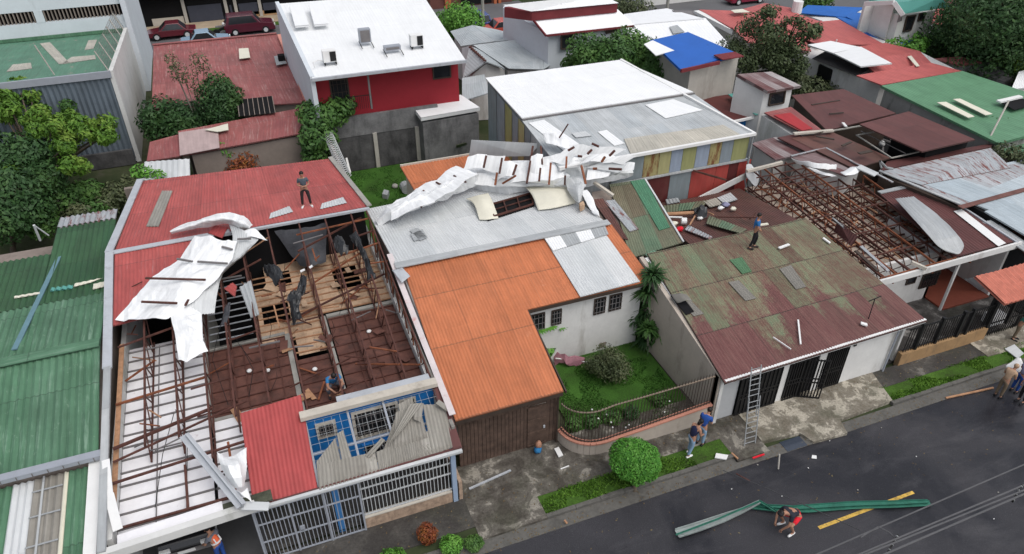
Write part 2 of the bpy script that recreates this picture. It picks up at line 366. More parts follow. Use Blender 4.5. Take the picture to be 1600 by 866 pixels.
M['corrwhite'] = roofmat('torn white sheet', [(0.80, .81, .815)], (2, 9), .02, dirt=.22, dirt_shade_c=(.45, .45, .45), seam=.0, rough=.6)
M['clear'] = roofmat('weathered translucent sheet', [(0.25, .235, .205), (.30, .285, .255), (.21, .195, .17)], (.5, 9), .12, dirt=.5, dirt_shade_c=(.13, .11, .09), seam=.3)
M['cream'] = plain('cream sheet', (.66, .635, .53), .6, .06)
M['bluetarp'] = plain('blue roof paint', (0.015, .105, .42), .5, .06, .8, stain=((.012, .07, .30), 1.2, .02))
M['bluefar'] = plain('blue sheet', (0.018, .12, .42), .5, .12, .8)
M['teal'] = plain('teal roof', (0.10, .32, .28), .5, .05)
M['whitewall'] = plain('white wall', (.64, .635, .62), .85, .07, 1.2, stain=((.33, .31, .28), .9, .05))
M['whitepaint'] = plain('white paint', (.72, .72, .71), .6, .04, 2)
M['whitedirty'] = plain('dirty white wall', (.60, .60, .585), .85, .08, .8, stain=((.24, .25, .21), .55, .10))
M['paleblue'] = plain('pale blue white wall', (.58, .62, .66), .85, .05, .8, stain=((.42, .45, .47), .6, .02))
M['creamwall'] = plain('cream wall', (.50, .46, .40), .88, .07, .9, stain=((.24, .22, .19), .8, .06))
M['garden_wall'] = plain('pinkish rendered wall', (.44, .385, .33), .88, .09, .9, stain=((.2, .17, .14), .9, .09))
M['tanwall'] = plain('brown grey wall', (.235, .195, .17), .9, .12, .8, stain=((.12, .105, .09), .9, .08))
M['redtrim'] = plain('dark red trim', (.17, .03, .035), .75, .15, 1.5)
M['redwall'] = plain('red wall', (.30, .022, .032), .75, .08, .7, stain=((.22, .02, .028), .8, .04))
M['bluewall'] = plain('bright blue wall', (.012, .16, .46), .7, .10, 1.5)
M['blockwall'] = plain('blackened block wall', (.085, .083, .084), .95, .35, 1.6, stain=((.018, .018, .02), 1.1, .15))
M['blocklight'] = plain('grey rendered wall', (.17, .168, .17), .95, .3, 1.3, stain=((.05, .05, .052), 1.1, .13))
M['concrete'] = plain('concrete', (.30, .29, .265), .92, .14, 1.2, stain=((.11, .105, .095), .8, .08))
M['concwall'] = plain('weathered concrete wall', (.42, .395, .355), .92, .10, 1.0, stain=((.26, .24, .21), .7, .08))
M['stainwall'] = plain('black streaked concrete wall', (.27, .265, .25), .92, .10, 1.0, stain=((.05, .05, .045), 1.6, .10))
M['ochre'] = plain('ochre wall', (.32, .20, .10), .9, .14, 1.2, stain=((.10, .08, .06), 1.2, .08))
M['salmon'] = plain('salmon coping', (.47, .215, .155), .85, .08)
M['dark'] = plain('dark interior shade', (.005, .005, .006), .95, .3)  # near-black base colour paints in the shade of rooms and openings
M['glass'] = plain('dark window glass', (.018, .02, .024), .12, .2, 2, spec=.6)
M['steelrust'] = plain('rust red steel', (.085, .034, .026), .7, .35, 5, stain=((.045, .022, .018), 3, .08))
M['steelrust2'] = plain('orange primer steel', (.22, .075, .035), .7, .3, 5, stain=((.07, .03, .02), 3, .10))
M['wood'] = plain('raw timber', (.38, .21, .12), .85, .25, 4)
M['ply_light'] = plain('light plywood', (.46, .32, .215), .85, .25, 1.6, stain=((.20, .11, .06), 1.3, .10))
M['ply_brown'] = plain('stained brown board', (.115, .05, .038), .6, .35, 1.6, stain=((.045, .028, .025), 1.2, .12))
M['ceilwhite'] = plain('white ceiling board', (.80, .79, .81), .7, .06, 1.5, stain=((.42, .33, .31), 1.4, .0))
M['beige'] = plain('beige ceiling board', (.40, .33, .27), .8, .1, 1.5, stain=((.22, .14, .09), 1.2, .05))
M['joist'] = plain('dark zinc channel', (.16, .15, .15), .55, .15, 3)
M['zinc'] = plain('zinc flashing', (.40, .42, .45), .5, .10, 2, stain=((.2, .19, .19), 1.6, .04))
M['greypaint'] = plain('grey painted steel', (.30, .32, .36), .5, .06, 3)
M['bluegreypaint'] = plain('blue grey column paint', (.28, .36, .48), .6, .06, 3)
M['black'] = plain('black painted steel', (.012, .012, .013), .5, .2, 3)
M['brownbar'] = plain('dark brown rail', (.055, .04, .032), .6, .2, 3)
M['tarp'] = plain('black plastic sheet', (.016, .017, .019), .28, .3, 2, spec=.5)
M['tarpgrey'] = plain('dark grey tarpaulin', (.05, .052, .06), .5, .3, 1.5)
M['tile'] = plain('white floor tile', (.45, .46, .47), .4, .05)
M['tilered'] = plain('red floor tile', (.20, .055, .035), .6, .12)
M['stonebase'] = plain('stone cladding', (.36, .26, .19), .9, .3, 5, stain=((.2, .14, .1), 4, .1))
M['trunk'] = plain('bark', (.10, .08, .06), .95, .3, 6)
M['paletrunk'] = plain('pale stem', (.26, .24, .20), .9, .2, 6)
def leafmat(name, a, b, c, sc_=.9):
    t = NT(name, .55, .25); p = t.obj(); n1 = t.noise(p, sc_, 3); n2 = t.noise(p, 9, 2)
    k = t.cramp(t.ramp(t.math('ADD', t.math('MULTIPLY', n1, .65), t.math('MULTIPLY', n2, .35)), .34, .66), [a, b, c]); t.col(k)
    t.b.inputs['Subsurface Weight'].default_value = 0.0
    return t.m
M['leaf_mango'] = leafmat('mango leaves', (.035, .09, .012), (.085, .18, .022), (.20, .29, .05))
M['leaf_dark'] = leafmat('dark leaves', (.016, .042, .014), (.032, .078, .024), (.062, .125, .034))
M['leaf_mid'] = leafmat('mid green leaves', (.024, .066, .017), (.055, .125, .028), (.105, .20, .045))
M['leaf_bright'] = leafmat('bright green leaves', (.05, .16, .02), (.10, .26, .035), (.16, .34, .06), 2)
M['leaf_olive'] = leafmat('olive leaves', (.035, .05, .022), (.07, .09, .04), (.12, .13, .065), 1.5)
M['leaf_red'] = leafmat('red leaves', (.08, .03, .015), (.20, .05, .02), (.30, .14, .03), 3)
M['leaf_pine'] = leafmat('grey green leaves', (.032, .05, .022), (.06, .085, .035), (.11, .14, .06), 1.2)
M['leaf_topiary'] = leafmat('topiary leaves', (.03, .13, .015), (.07, .22, .025), (.12, .30, .05), 6)
def skinmat(name, c, r=.6): return plain(name, c, r, .08, 8)
M['skin'] = skinmat('skin', (.36, .19, .125)); M['hair'] = skinmat('black hair', (.012, .009, .008), .5)
for k_, c_ in dict(cl_grey=(.07, .085, .105), cl_dark=(.028, .022, .024), cl_blue=(.02, .13, .34), cl_navy=(.018, .022, .06), cl_jeans=(.22, .33, .46), cl_red=(.62, .015, .03), cl_tee=(.02, .022, .032), cl_black=(.015, .015, .018), cl_tan=(.40, .27, .18), cl_khaki=(.16, .12, .08), cl_purple=(.22, .22, .33), cl_teal=(.05, .22, .18), cl_orange=(.80, .15, .06), cl_white=(.7, .7, .7), cl_royal=(.02, .07, .28), cl_greyp=(.14, .15, .18), cl_bblue=(.03, .18, .40)).items():
    M[k_] = plain(k_.replace('cl_', '') + ' cloth', c_, .85, .1, 6)
# ------------------------------------------------------------------ setting: ground, road, pavement
def struct(mb, name, mat): o = mb.build(name, mat); o['kind'] = 'structure'; return o
# asphalt: wet, patched
t = NT('wet asphalt', .5, .4); p = t.obj(); a = t.noise(p, .22, 6, .65, .6); b = t.noise(p, 40, 3); c_ = t.noise(t.vscale(p, (.35, 1, 1)), .8, 7, .7, .5)
k = t.mix(t.ramp(a, .40, .66), (.014, .014, .018), (.036, .035, .041)); k = t.mix(t.ramp(c_, .50, .80, 0, .55), k, (.085, .082, .088)); k = t.mix(t.math('GREATER_THAN', t.noise(p, 60, 1), .72), k, (.12, .12, .12)); vo = t.n('ShaderNodeTexVoronoi', feature='DISTANCE_TO_EDGE'); t.put(vo.inputs['Vector'], t.vscale(p, (.45, .45, .45))); nz = t.noise(p, 1.3, 5, .7); k = t.mix(t.math('MULTIPLY', t.math('LESS_THAN', vo.outputs[0], .006), t.ramp(nz, .5, .6)), k, (.012, .012, .014))
f = t.ramp(b, .3, .7, .72, 1.3); k = t.mix(1, k, t.comb(f, f, f), 'MULTIPLY'); t.put(t.b.inputs['Roughness'], t.ramp(a, .42, .62, .30, .75)); t.bump(b, .004, .6)
M['asphalt'] = t.col(k)
M['asphaltfar'] = plain('far asphalt', (.11, .11, .115), .8, .12, .3)
# dirty pavement: pale flaking patches on blackened concrete
def dirtyconc(name, dark, light, thr, sc_):
    t = NT(name, .8, .3); p = t.obj(); a = t.noise(p, sc_, 8, .7, .4); b = t.noise(p, 14, 4, .7); m_ = t.noise(p, sc_ * .45, 5, .6)
    k = t.mix(t.ramp(a, thr - .10, thr + .01), dark, tuple(.5 * (x + y) * .75 for x, y in zip(dark, light))); k = t.mix(t.ramp(a, thr + .03, thr + .065), k, light)
    k = t.mix(t.ramp(m_, .5, .7, 0, .45), k, (.05, .055, .03)); f = t.ramp(b, .3, .7, .7, 1.25); k = t.mix(1, k, t.comb(f, f, f), 'MULTIPLY'); t.bump(b, .006, .5); return t.col(k)
M['pave'] = dirtyconc('stained pavement', (.058, .05, .042), (.26, .24, .205), .535, 1.1)
M['pavepale'] = dirtyconc('pale broken pavement', (.15, .13, .10), (.40, .365, .30), .48, 1.6)
M['pavedark'] = dirtyconc('damp pavement', (.045, .041, .038), (.15, .14, .125), .56, .6)
M['yard'] = dirtyconc('wet yard concrete', (.04, .036, .034), (.20, .19, .18), .54, 1.1)
M['gutter'] = plain('gutter concrete', (.115, .11, .10), .8, .3, 1.2, stain=((.04, .038, .035), 1.2, .12))
t = NT('grass soil', .95, .1); p = t.obj(); a = t.noise(p, .6, 6, .7); b = t.noise(p, 16, 4, .7)
k = t.cramp(t.ramp(t.math('ADD', t.math('MULTIPLY', a, .6), t.math('MULTIPLY', b, .4)), .35, .65), [(.035, .04, .018), (.05, .105, .018), (.085, .17, .03)]); t.bump(b, .03, .8); M['grass'] = t.col(k)
t = NT('lawn', .95, .1); p = t.obj(); a = t.noise(p, .5, 6, .7); b = t.noise(p, 18, 4, .7)
k = t.cramp(t.ramp(t.math('ADD', t.math('MULTIPLY', a, .6), t.math('MULTIPLY', b, .4)), .35, .65), [(.03, .045, .015), (.04, .10, .018), (.06, .15, .026)]); t.bump(b, .03, .8); M['lawn'] = t.col(k)
t = NT('bare soil', .95, .1); p = t.obj(); a = t.noise(p, .25, 7, .7)
M['earth'] = t.col(t.cramp(t.ramp(a, .35, .65), [(.03, .045, .02), (.05, .06, .03), (.10, .09, .07)]))
struct(MB().box(-400, -200, -.6, 500, 500, -.05), 'ground', M['earth'])
rd = MB().box(-90, 4.2, -.3, 140, 13.75, -.02); struct(rd, 'road', M['asphalt'])
struct(MB().box(-90, 13.75, -.3, 140, 14.22, .0), 'gutter', M['gutter'])
struct(MB().box(-90, 3.0, -.3, 140, 4.2, .12), 'far_pavement', M['pave'])
# near pavement in stretches of different concrete
struct(MB().box(-40, 14.75, -.3, 4.35, 16.12, .11), 'pavement', M['pavedark'])
struct(MB().box(4.35, 14.22, -.3, 6.75, 17.4, .10), 'driveway', M['pave'])
struct(MB().box(6.75, 15.15, -.3, 14.2, 17.4, .10), 'pavement', M['pave'])
struct(MB().prism([(14.2, 14.0, .09), (15.6, 14.0, .09), (15.6, 18, .09), (14.2, 18, .09)], -.3), 'driveway', M['pave'])
struct(MB().prism([(15.6, 14.45, .12), (17.2, 14.3, .12), (17.4, 13.75, .10), (18.9, 13.65, .10), (19.1, 14.3, .12), (21.8, 14.4, .12), (22.3, 16.2, .12), (15.6, 16.2, .12)], -.3), 'driveway', M['pavepale'])
struct(MB().box(16.25, 13.76, -.28, 17.15, 14.25, .012), 'gutter_puddle', plain('puddle', (.04, .05, .07), .08, .1, 2, spec=.8))
struct(MB().box(21.8, 15.1, -.3, 70, 16.0, .10), 'pavement', M['pavedark'])
struct(MB().box(22.6, 16.25, -.3, 34, 20.5, .06), 'yard', M['yard'])
struct(MB().prism([(27.6, 15.0, .13), (40, 14.2, .13), (40, 16, .13), (27.6, 16.1, .13)], -.2), 'driveway', M['pavepale'])
# kerbs
kb = MB(); x = -40.0
for (x0, x1) in ((-40, 4.35), (6.75, 14.2), (21.7, 60)):
    x = x0
    while x < x1 - .05:
        e = min(x + rr(.9, 1.1), x1); q = rr(-.012, .012); kb.box(x, 14.22 + q, -.25, e - .012, 14.37 + q, .12 + rr(-.01, .01)); x = e
struct(kb, 'kerb', M['gutter'])
# verges
struct(MB().box(6.75, 14.37, -.3, 14.2, 15.15, .085), 'verge', M['grass'])
struct(MB().box(21.7, 14.37, -.3, 60, 15.1, .085), 'verge', M['grass'])
struct(MB().box(-40, 14.37, -.3, 4.35, 14.75, .07), 'planting_strip', M['earth'])
struct(MB().box(9.2, 16.5, -.3, 14.2, 23.5, .08), 'garden_soil', M['lawn'])
struct(MB().box(4.6, 33, -.3, 13.5, 42.2, .05), 'back_lawn', M['lawn'])
def blades(name, regions, n, h, cols, mat, label, cat='grass'):
    g = MB()
    for (x0, y0, x1, y1, z, wgt) in regions:
        for i in range(int(n * wgt)):
            x, y = rr(x0, x1), rr(y0, y1)
            if mnoise.noise(Vector((x * 1.1, y * 1.1, 4.2))) < -.08: continue
            a = rr(0, pi); hh = h * rr(.5, 1.3); dx, dy = cos(a) * .035, sin(a) * .035; lx, ly = rr(-.5, .5) * hh, rr(-.5, .5) * hh
            g.face([(x - dx, y - dy, z), (x + dx, y + dy, z), (x + lx, y + ly, z + hh)])
    o = g.build(name, mat); tag(o, label, cat, None, 'stuff')
M['blade'] = leafmat('grass blades', (.05, .12, .015), (.10, .21, .025), (.17, .30, .05), 1.2)
M['blade2'] = leafmat('lawn blades', (.025, .075, .013), (.042, .12, .018), (.075, .17, .026), 1.2)
blades('grass', [(6.8, 14.35, 14.2, 15.2, .085, .45), (21.8, 14.35, 32, 15.15, .085, .65)], 9000, .07, None, M['blade'], 'short green grass growing on the kerbside verge')
blades('grass', [(9.2, 16.6, 14.1, 22.6, .08, 1), (4.8, 36, 11, 42, .05, .5)], 12000, .06, None, M['blade2'], 'darker lawn grass in the walled garden and the back yard')
# road marking
m_ = MB(); m_.box(15.1, 10.61, -.02, 17.3, 10.73, -.016).box(17.32, 10.61, -.02, 19.2, 10.73, -.016); struct(m_, 'road_marking', plain('worn yellow line', (.58, .37, .075), .8, .25, 4, stain=((.12, .10, .06), 5, .12)))
g_ = MB()
for i in range(1500):
    q = R(); x = rr(-2, 34)
    if q < .45: y, z = 14.0 + rr(-.28, .2), .004
    elif q < .8: y, z = rr(15.2, 16.0) if x > 6.8 else rr(14.8, 17), .115
    else: y, z = rr(11.0, 13.7), -.016
    if 14.2 < x < 22 and y > 14.3: z = .125
    a = rr(0, pi); s_ = rr(.015, .05); g_.face([(x - cos(a) * s_, y - sin(a) * s_, z + rr(0, .012)), (x + sin(a) * s_ * .5, y - cos(a) * s_ * .5, z), (x + cos(a) * s_, y + sin(a) * s_, z + rr(0, .015)), (x - sin(a) * s_ * .5, y + cos(a) * s_ * .5, z)])
tag(g_.build('fallen_leaves', leafmat('dead leaves', (.05, .035, .02), (.12, .08, .04), (.20, .17, .08), 8)), 'fallen leaves and grit scattered along the gutter and pavement', 'leaf litter', None, 'stuff')
# the far street behind the houses
struct(MB().box(-90, 70, -.3, 30, 76.2, -.01), 'far_road', M['asphaltfar'])
struct(MB().box(-90, 77, -.3, 46, 79.5, .12), 'far_pavement', plain('tan pavement', (.34, .27, .19), .9, .15, .8))
struct(MB().box(-90, 76.2, -.3, 46, 77, .10), 'far_verge', M['grass'])
struct(MB().box(40, 58, -.3, 200, 74, -.01), 'far_road', M['asphaltfar'])
# =========================================================== big house with its front roof torn off
HA = thing('roofless_house', 'long house with its front roof torn away above a blue front wall', 'house', (-1, 23, 0))
UL, UR = -6.15, 4.3
def zf(v): return 3.15 + (v - 16) * .128        # front slope
def SA(px, py, up=0.0): return S(px, py, 16, 3.15, .128, up)
zr = zf(29.0)
# walls
MB().box(UL, 16.0, 0, UL + .18, 35.9, 3.0).build('side_wall', M['whitedirty'], HA)
MB().box(UR - .18, 18.3, 0, UR, 35.4, 3.0).build('side_wall', M['whitedirty'], HA)
bk = MB().prism([V(UL + .2, 29.3, 4.4), V(UR - .2, 29.3, 4.4), V(3.6, 35.3, 4.15), V(-5.3, 36.0, 4.15)], 0); bk.build('back_rooms', M['tanwall'], HA)
MB().box(UL, 35.9, 0, -.5, 36.1, 4.2).build('back_wall', M['tanwall'], HA)
# back roof
r = MB().sheet((UL + .1, 28.95, zr), (UR, 28.95, zr), (3.6, 35.3, 4.4), (-5.3, 36.1, 4.4), per=.14, amp=.010, rows=2, th=.04); ro = r.build('back_roof', M['red'], HA)
f = MB()
for q in ((235, 300, 262, 355), ):
    a = S(253, 298, 28.95, zr, -.058, .03); b = S(270, 298, 28.95, zr, -.058, .03); c_ = S(248, 354, 28.95, zr, -.058, .03); d = S(228, 354, 28.95, zr, -.058, .03)
    f.sheet(d, c_, b, a, per=.14, amp=.010, th=0)
f.build('skylight', M['clear'], ro)
for (x0, y0, x1, y1) in ((420, 340, 458, 328), (500, 325, 542, 314)):
    a = S(x0, y0 + 2, 28.95, zr, -.058, .03); b = S(x1, y1 + 3, 28.95, zr, -.058, .03); c_ = S(x1 - 6, y1 - 6, 28.95, zr, -.058, .03); d = S(x0 + 3, y0 - 7, 28.95, zr, -.058, .03)
    MB().sheet(a, b, c_, d, per=.14, amp=.010, th=0).build('bare_patch', M['galv'], ro)
# ridge cap + edge flashings
MB().beam((UL, 28.9, zr + .03), (-1.6, 28.9, zr + .05), .28, .04).build('ridge_cap', M['zinc'], HA)
MB().beam((-1.9, 28.83, zr - .03), (UR, 28.83, zr - .03), .14, .10).build('torn_edge_flashing', M['zinc'], HA)
MB().beam((UR + .02, 28.9, zr + .07), (3.62, 35.3, 4.48), .22, .05).build('side_flashing', M['concrete'], HA)
fl = MB(); fl.beam((UL - .08, 28.9, zr + .08), (-5.35, 36.1, 4.5), .30, .06).build('side_flashing', M['zinc'], HA)
fl = MB(); fl.beam((UL - .02, 22.5, zf(22.5) + .04), (UL - .06, 28.9, zr + .06), .30, .08); fl.build('side_flashing', M['zinc'], HA)
MB().beam((UL - .02, 15.5, zf(15.5) + .05), (UL - .02, 22.6, zf(22.6) + .02), .22, .12).build('side_flashing', M['galvgrey'], HA)
# remaining front slope on the left
rl = MB().sheet((UL + .12, 24.6, zf(24.6) + .02), (-2.5, 24.9, zf(24.9) + .02), (-2.4, 28.9, zr), (UL + .12, 28.9, zr), per=.14, amp=.010, rows=2, th=.03); rl.build('front_roof_remnant', M['red'], HA)
pc = MB().sheet(SA(340, 380, .5), SA(349, 362, .5), SA(357, 352, .55), SA(340, 356, .5), per=.2, th=.02)
MB().sheet(SA(325, 364, .12), SA(347, 372, .12), SA(356, 355, .12), SA(335, 352, .12), per=.14, amp=.010, th=.02).build('roof_flap', M['redbright'], HA)
# eave boards of the right side
MB().box(UR - .06, 16.6, 2.9, UR + .06, 28.9, 3.05).build('wall_plate', M['concrete'], HA)
sf = MB(); pr = None
pts = [(UR + .12, 16.7 + i * .95) for i in range(14)]
sf.beam((UR + .08, 16.9, zf(16.9) + .02), (UR + .08, 25.5, zf(25.5) + .02), .22, .03); sf.build('side_flashing', plain('pale pink flashing', (.58, .52, .52), .6, .1, 2, stain=((.45, .12, .10), 1.3, .04)), HA)
# ceilings (real boards on channels), z 2.7
CZ = 2.62
ce = MB().box(-5.95, 16.3, CZ - .02, -3.25, 25.2, CZ); co = ce.build('white_ceiling', M['ceilwhite'], HA)
jb = MB(); v = 16.55
while v < 25: jb.beam((-5.98, v, CZ + .03), (-3.22, v + rr(-.03, .03), CZ + .03), .045, .06); v += .56
for u in (-4.9, -4.05): jb.beam((u, 16.4, CZ + .05), (u + .03, 25, CZ + .05), .03, .03)
jb.build('ceiling_channels', M['joist'], co)
ce = MB().box(-3.15, 16.3, CZ - .02, -.2, 20.1, CZ); co = ce.build('white_ceiling', M['ceilwhite'], HA)
jb = MB(); v = 16.6
while v < 20: jb.beam((-3.18, v, CZ + .03), (-.2, v, CZ + .03), .045, .06); v += .5
jb.build('ceiling_channels', M['joist'], co)
ce = MB().box(-3.1, 20.25, CZ - .02, -.32, 23.95, CZ); co = ce.build('brown_ceiling', M['ply_brown'], HA)
jb = MB(); v = 20.4
while v < 23.9: jb.beam((-3.1, v, CZ + .025), (-.32, v, CZ + .025), .04, .05); v += .58
for u in (-2.5, -1.9, -1.2, -.7): jb.beam((u, 20.3, CZ + .025), (u, 23.9, CZ + .025), .035, .04)
jb.build('ceiling_battens', M['steelrust'], co)
ce = MB().box(-.1, 18.9, CZ - .02, 1.1, 22.3, CZ); co = ce.build('brown_ceiling', M['ply_brown'], HA)
jb = MB(); v = 19.1
while v < 22.3: jb.beam((-.1, v, CZ + .025), (1.1, v, CZ + .025), .04, .05); v += .58
jb.build('ceiling_battens', M['steelrust'], co)
ce = MB().box(1.42, 18.9, CZ - .02, 4.1, 24.45, CZ); co = ce.build('brown_ceiling', M['ply_brown'], HA)
jb = MB(); v = 19.1
while v < 24.4: jb.beam((1.42, v, CZ + .025), (4.1, v, CZ + .025), .04, .05); v += .58
for u in (2.1, 2.75, 3.4): jb.beam((u, 18.9, CZ + .025), (u, 24.4, CZ + .025), .035, .04)
jb.build('ceiling_battens', M['steelrust'], co)
# light plywood with holes
holes = [(-.95, 25.2, .1, 26.4), (2.3, 26.4, 3.3, 27.9), (-.4, 27.6, .3, 28.4)]
lp = MB(); us = [-1.35 + .35 * i for i in range(17)]
for u in us[:-1]:
    v = 22.55
    while v < 28.6:
        cu, cv = u + .175, v + .3
        okk = (cu < 1.2 or cv > 24.75) and (cu > -.1 or cv > 24.0) and (cu > -.5 or cv > 24) and not any(h[0] < cu < h[2] and h[1] < cv < h[3] for h in holes) and not (cu < -.6 and cv > 27.3)
        if okk and cu < 4.15: lp.box(u + .002, v + .002, CZ - .02, u + .348, v + .598, CZ + rr(-.006, .006))
        v += .6
lo = lp.build('light_plywood_ceiling', M['ply_light'], HA)
jb = MB(); v = 22.7
while v < 28.6:
    jb.beam((-1.35 if v > 24 else -.1, v, CZ + .03), (4.15 if v > 24.7 else 1.15, v + rr(-.05, .05), CZ + .03), .045, .05); v += .43
jb.build('ceiling_battens', M['wood'], lo)
# dark room at left-back with pale channels
jb = MB(); v = 24.1
while v < 28.8: jb.beam((-3.05, v, CZ + .03), (-1.45, v, CZ + .03), .035, .04); v += .45
jb.build('bare_ceiling_channels', M['zinc'], HA)
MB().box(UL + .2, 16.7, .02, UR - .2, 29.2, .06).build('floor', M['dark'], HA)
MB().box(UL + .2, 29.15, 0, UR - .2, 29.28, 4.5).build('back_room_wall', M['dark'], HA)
# partition wall tops
for (u0, v0, u1, v1) in ((-3.25, 20.1, -3.1, 29), (-.32, 18.8, -.14, 24), (1.16, 18.8, 1.36, 24.6), (1.4, 24.5, 4.2, 24.68), (-3.1, 24.0, -.3, 24.14), (-3.1, 20.1, -.2, 20.22)):
    MB().box(u0, v0, 0, u1, v1, CZ + .05).build('partition_wall', M['concrete'], HA)
# trusses: top chord on the roof slope, bottom chord on the ceiling
def truss(root, u, v0, v1, zf_, zb, n, mat, wd=.05, lean=0.0, name='truss', top=True):
    m = MB(); prev = None
    if top: m.beam((u, v0, zf_(v0)), (u + lean, v1, zf_(v1)), wd, wd * 1.5)
    m.beam((u, v0, zb + .1), (u, v1, zb + .1), wd * .9, wd * .9)
    for i in range(n + 1):
        tt = i / n; vv = v0 + (v1 - v0) * tt
        pt = V(u + lean * tt, vv, zf_(vv) - .03) if i % 2 else V(u, vv, zb + .1)
        if prev is not None: m.beam(prev, pt, wd * .6, wd * .6)
        prev = pt
    return m.build(name, mat, root)
for u, v0, v1, ln in ((-5.05, 18.9, 25.2, .05), (-4.05, 18.9, 25.4, .0), (-3.12, 17.8, 28.8, .06), (-2.3, 19.2, 27.5, .1), (-1.2, 19.4, 28.8, -.05), (-.07, 18.7, 28.9, -.05), (1.15, 18.7, 28.9, .06), (2.3, 18.7, 28.9, .02), (3.35, 18.7, 28.9, .1), (4.15, 18.8, 28.9, .0)):
    truss(HA, u, v0, v1, lambda q: zf(q) - .08, CZ, int((v1 - v0) / .7), M['steelrust'], .06, ln)
for (a, b, wd) in (((-6.0, 21.2, 3.45), (-3.1, 21.5, 3.5), .07), ((-6.0, 19.2, 3.38), (-3.0, 20.0, 3.36), .09), ((-6.0, 18.7, 3.3), (-1.9, 19.9, 3.4), .06), ((-6.0, 17.9, 3.22), (-.3, 18.3, 3.3), .07), ((-5.98, 16.35, 2.95), (-2.6, 16.35, 2.95), .07),
        ((-3.95, 17.9, 3.2), (-3.95, 16.35, 2.95), .07), ((-2.65, 18.4, 3.2), (-2.6, 16.35, 2.9), .07), ((-2.0, 18.4, 3.1), (-1.95, 16.6, 2.85), .05), ((-3.1, 17.5, 2.9), (-.4, 17.6, 2.95), .04),
        ((-5.9, 23.6, 4.0), (-3.2, 24.2, 4.1), .06), ((1.0, 28.2, 4.5), (4.1, 28.3, 4.6), .06), ((.9, 27.2, 4.3), (3.9, 29.0, 4.3), .07), ((2.4, 26.2, 4.3), (4.2, 26.5, 4.4), .06), ((1.2, 25.7, 3.6), (3.3, 26.3, 4.2), .06),
        ((-.1, 24.2, 3.1), (4.1, 25.6, 3.4), .07), ((-2.2, 26.6, 4.0), (-.6, 27.3, 4.2), .06), ((3.3, 27.3, 4.4), (4.2, 27.4, 4.5), .06), ((3.3, 25.4, 4.2), (4.25, 25.3, 4.2), .05), ((-.5, 20.6, 2.9), (1.8, 21.4, 2.9), .05), ((1.9, 21.0, 2.9), (4.1, 20.0, 3.0), .05), ((-5.9, 22.9, 3.0), (-4.9, 23.6, 3.1), .06)):
    MB().beam(a, b, wd, wd * .9).build('purlin', M['steelrust2'] if R() < .55 else M['steelrust'], HA)
for i in range(9):     # stub purlins along the right side
    v = 19 + i * 1.08
    MB().beam((4.12, v, zf(v) - .15), (4.24, v + .35, CZ + .2), .05, .05).beam((4.15, v, zf(v) - .1), (4.15, v, CZ), .05, .05).build('wall_strut', M['steelrust2'], HA)
random.seed(21)
for i in range(58):      # snapped battens and purlin ends hanging on the trusses
    u = rr(-2.9, 4.0) if i % 3 else rr(-5.8, -3.3); v = rr(18.8, 28.4); z = rr(2.75, zf(v) - .05); a = rr(0, 2 * pi) if i % 2 else rr(-.3, .3); L = rr(.35, 1.3)
    MB().beam((u, v, z), (min(u + cos(a) * L, 4.1), v + sin(a) * L, max(2.72, z + rr(-.5, .25))), rr(.03, .06), rr(.03, .05)).build('torn_batten', M[('steelrust', 'steelrust2', 'joist', 'wood')[i % 4]], HA)
for i in range(22):      # loose pieces of ceiling board lying across the battens
    u, v = (rr(-1.2, 4.0), rr(24.9, 28.4)) if i % 2 else (rr(-3.0, 3.9), rr(19.2, 23.8)); a = rr(0, pi); L, W2 = rr(.15, .45), rr(.08, .22); d = V(cos(a), sin(a), rr(-.1, .15)); n_ = V(-sin(a), cos(a), 0); c0 = V(u, v, CZ + rr(.07, .16))
    q = [c0 - d * L - n_ * W2, c0 + d * L - n_ * W2 * .6, c0 + d * L * .8 + n_ * W2, c0 - d * L * .9 + n_ * W2 * .8]
    MB().prism(q, 0, drop=.012).build('ceiling_scrap', M[('ply_brown', 'ply_light', 'wood', 'ply_brown')[i % 4]], HA)
for i in range(9):
    u, v = rr(-2.8, 4.0), rr(20, 28.4); MB().tube([V(u, v, zf(v) - .1), V(u + rr(-.2, .2), v + rr(-.2, .2), (zf(v) + CZ) / 2), V(u + rr(-.4, .4), v + rr(-.4, .4), CZ + .08)], .009, 5).build('hanging_wire', M['black'], HA)
# boards along the left edge
MB().beam((-6.0, 17.2, 3.0), (-5.9, 24.3, 3.6), .16, .03).build('edge_board', M['wood'], HA)
# front: fascia, white parapet board
fz = zf(15.6)
MB().beam((UL - .15, 15.52, fz - .12), (-2.1, 15.85, fz - .25), .22, .30).build('front_fascia', M['whitedirty'], HA)
MB().beam((UL + .3, 15.95, 2.92), (-3.0, 16.12, 2.92), .38, .04).build('eave_board', M['ceilwhite'], HA)
MB().beam((-3.3, 16.0, 2.88), (-1.6, 16.1, 2.85), .40, .05).build('mossy_gutter', plain('mossy gutter', (.06, .065, .045), .9, .4, 5), HA)
# carport
MB().box(UL + .2, 15.2, .10, -2.2, 22, .13).build('carport_floor', plain('carport floor', (.07, .07, .072), .6, .15, 1), HA)
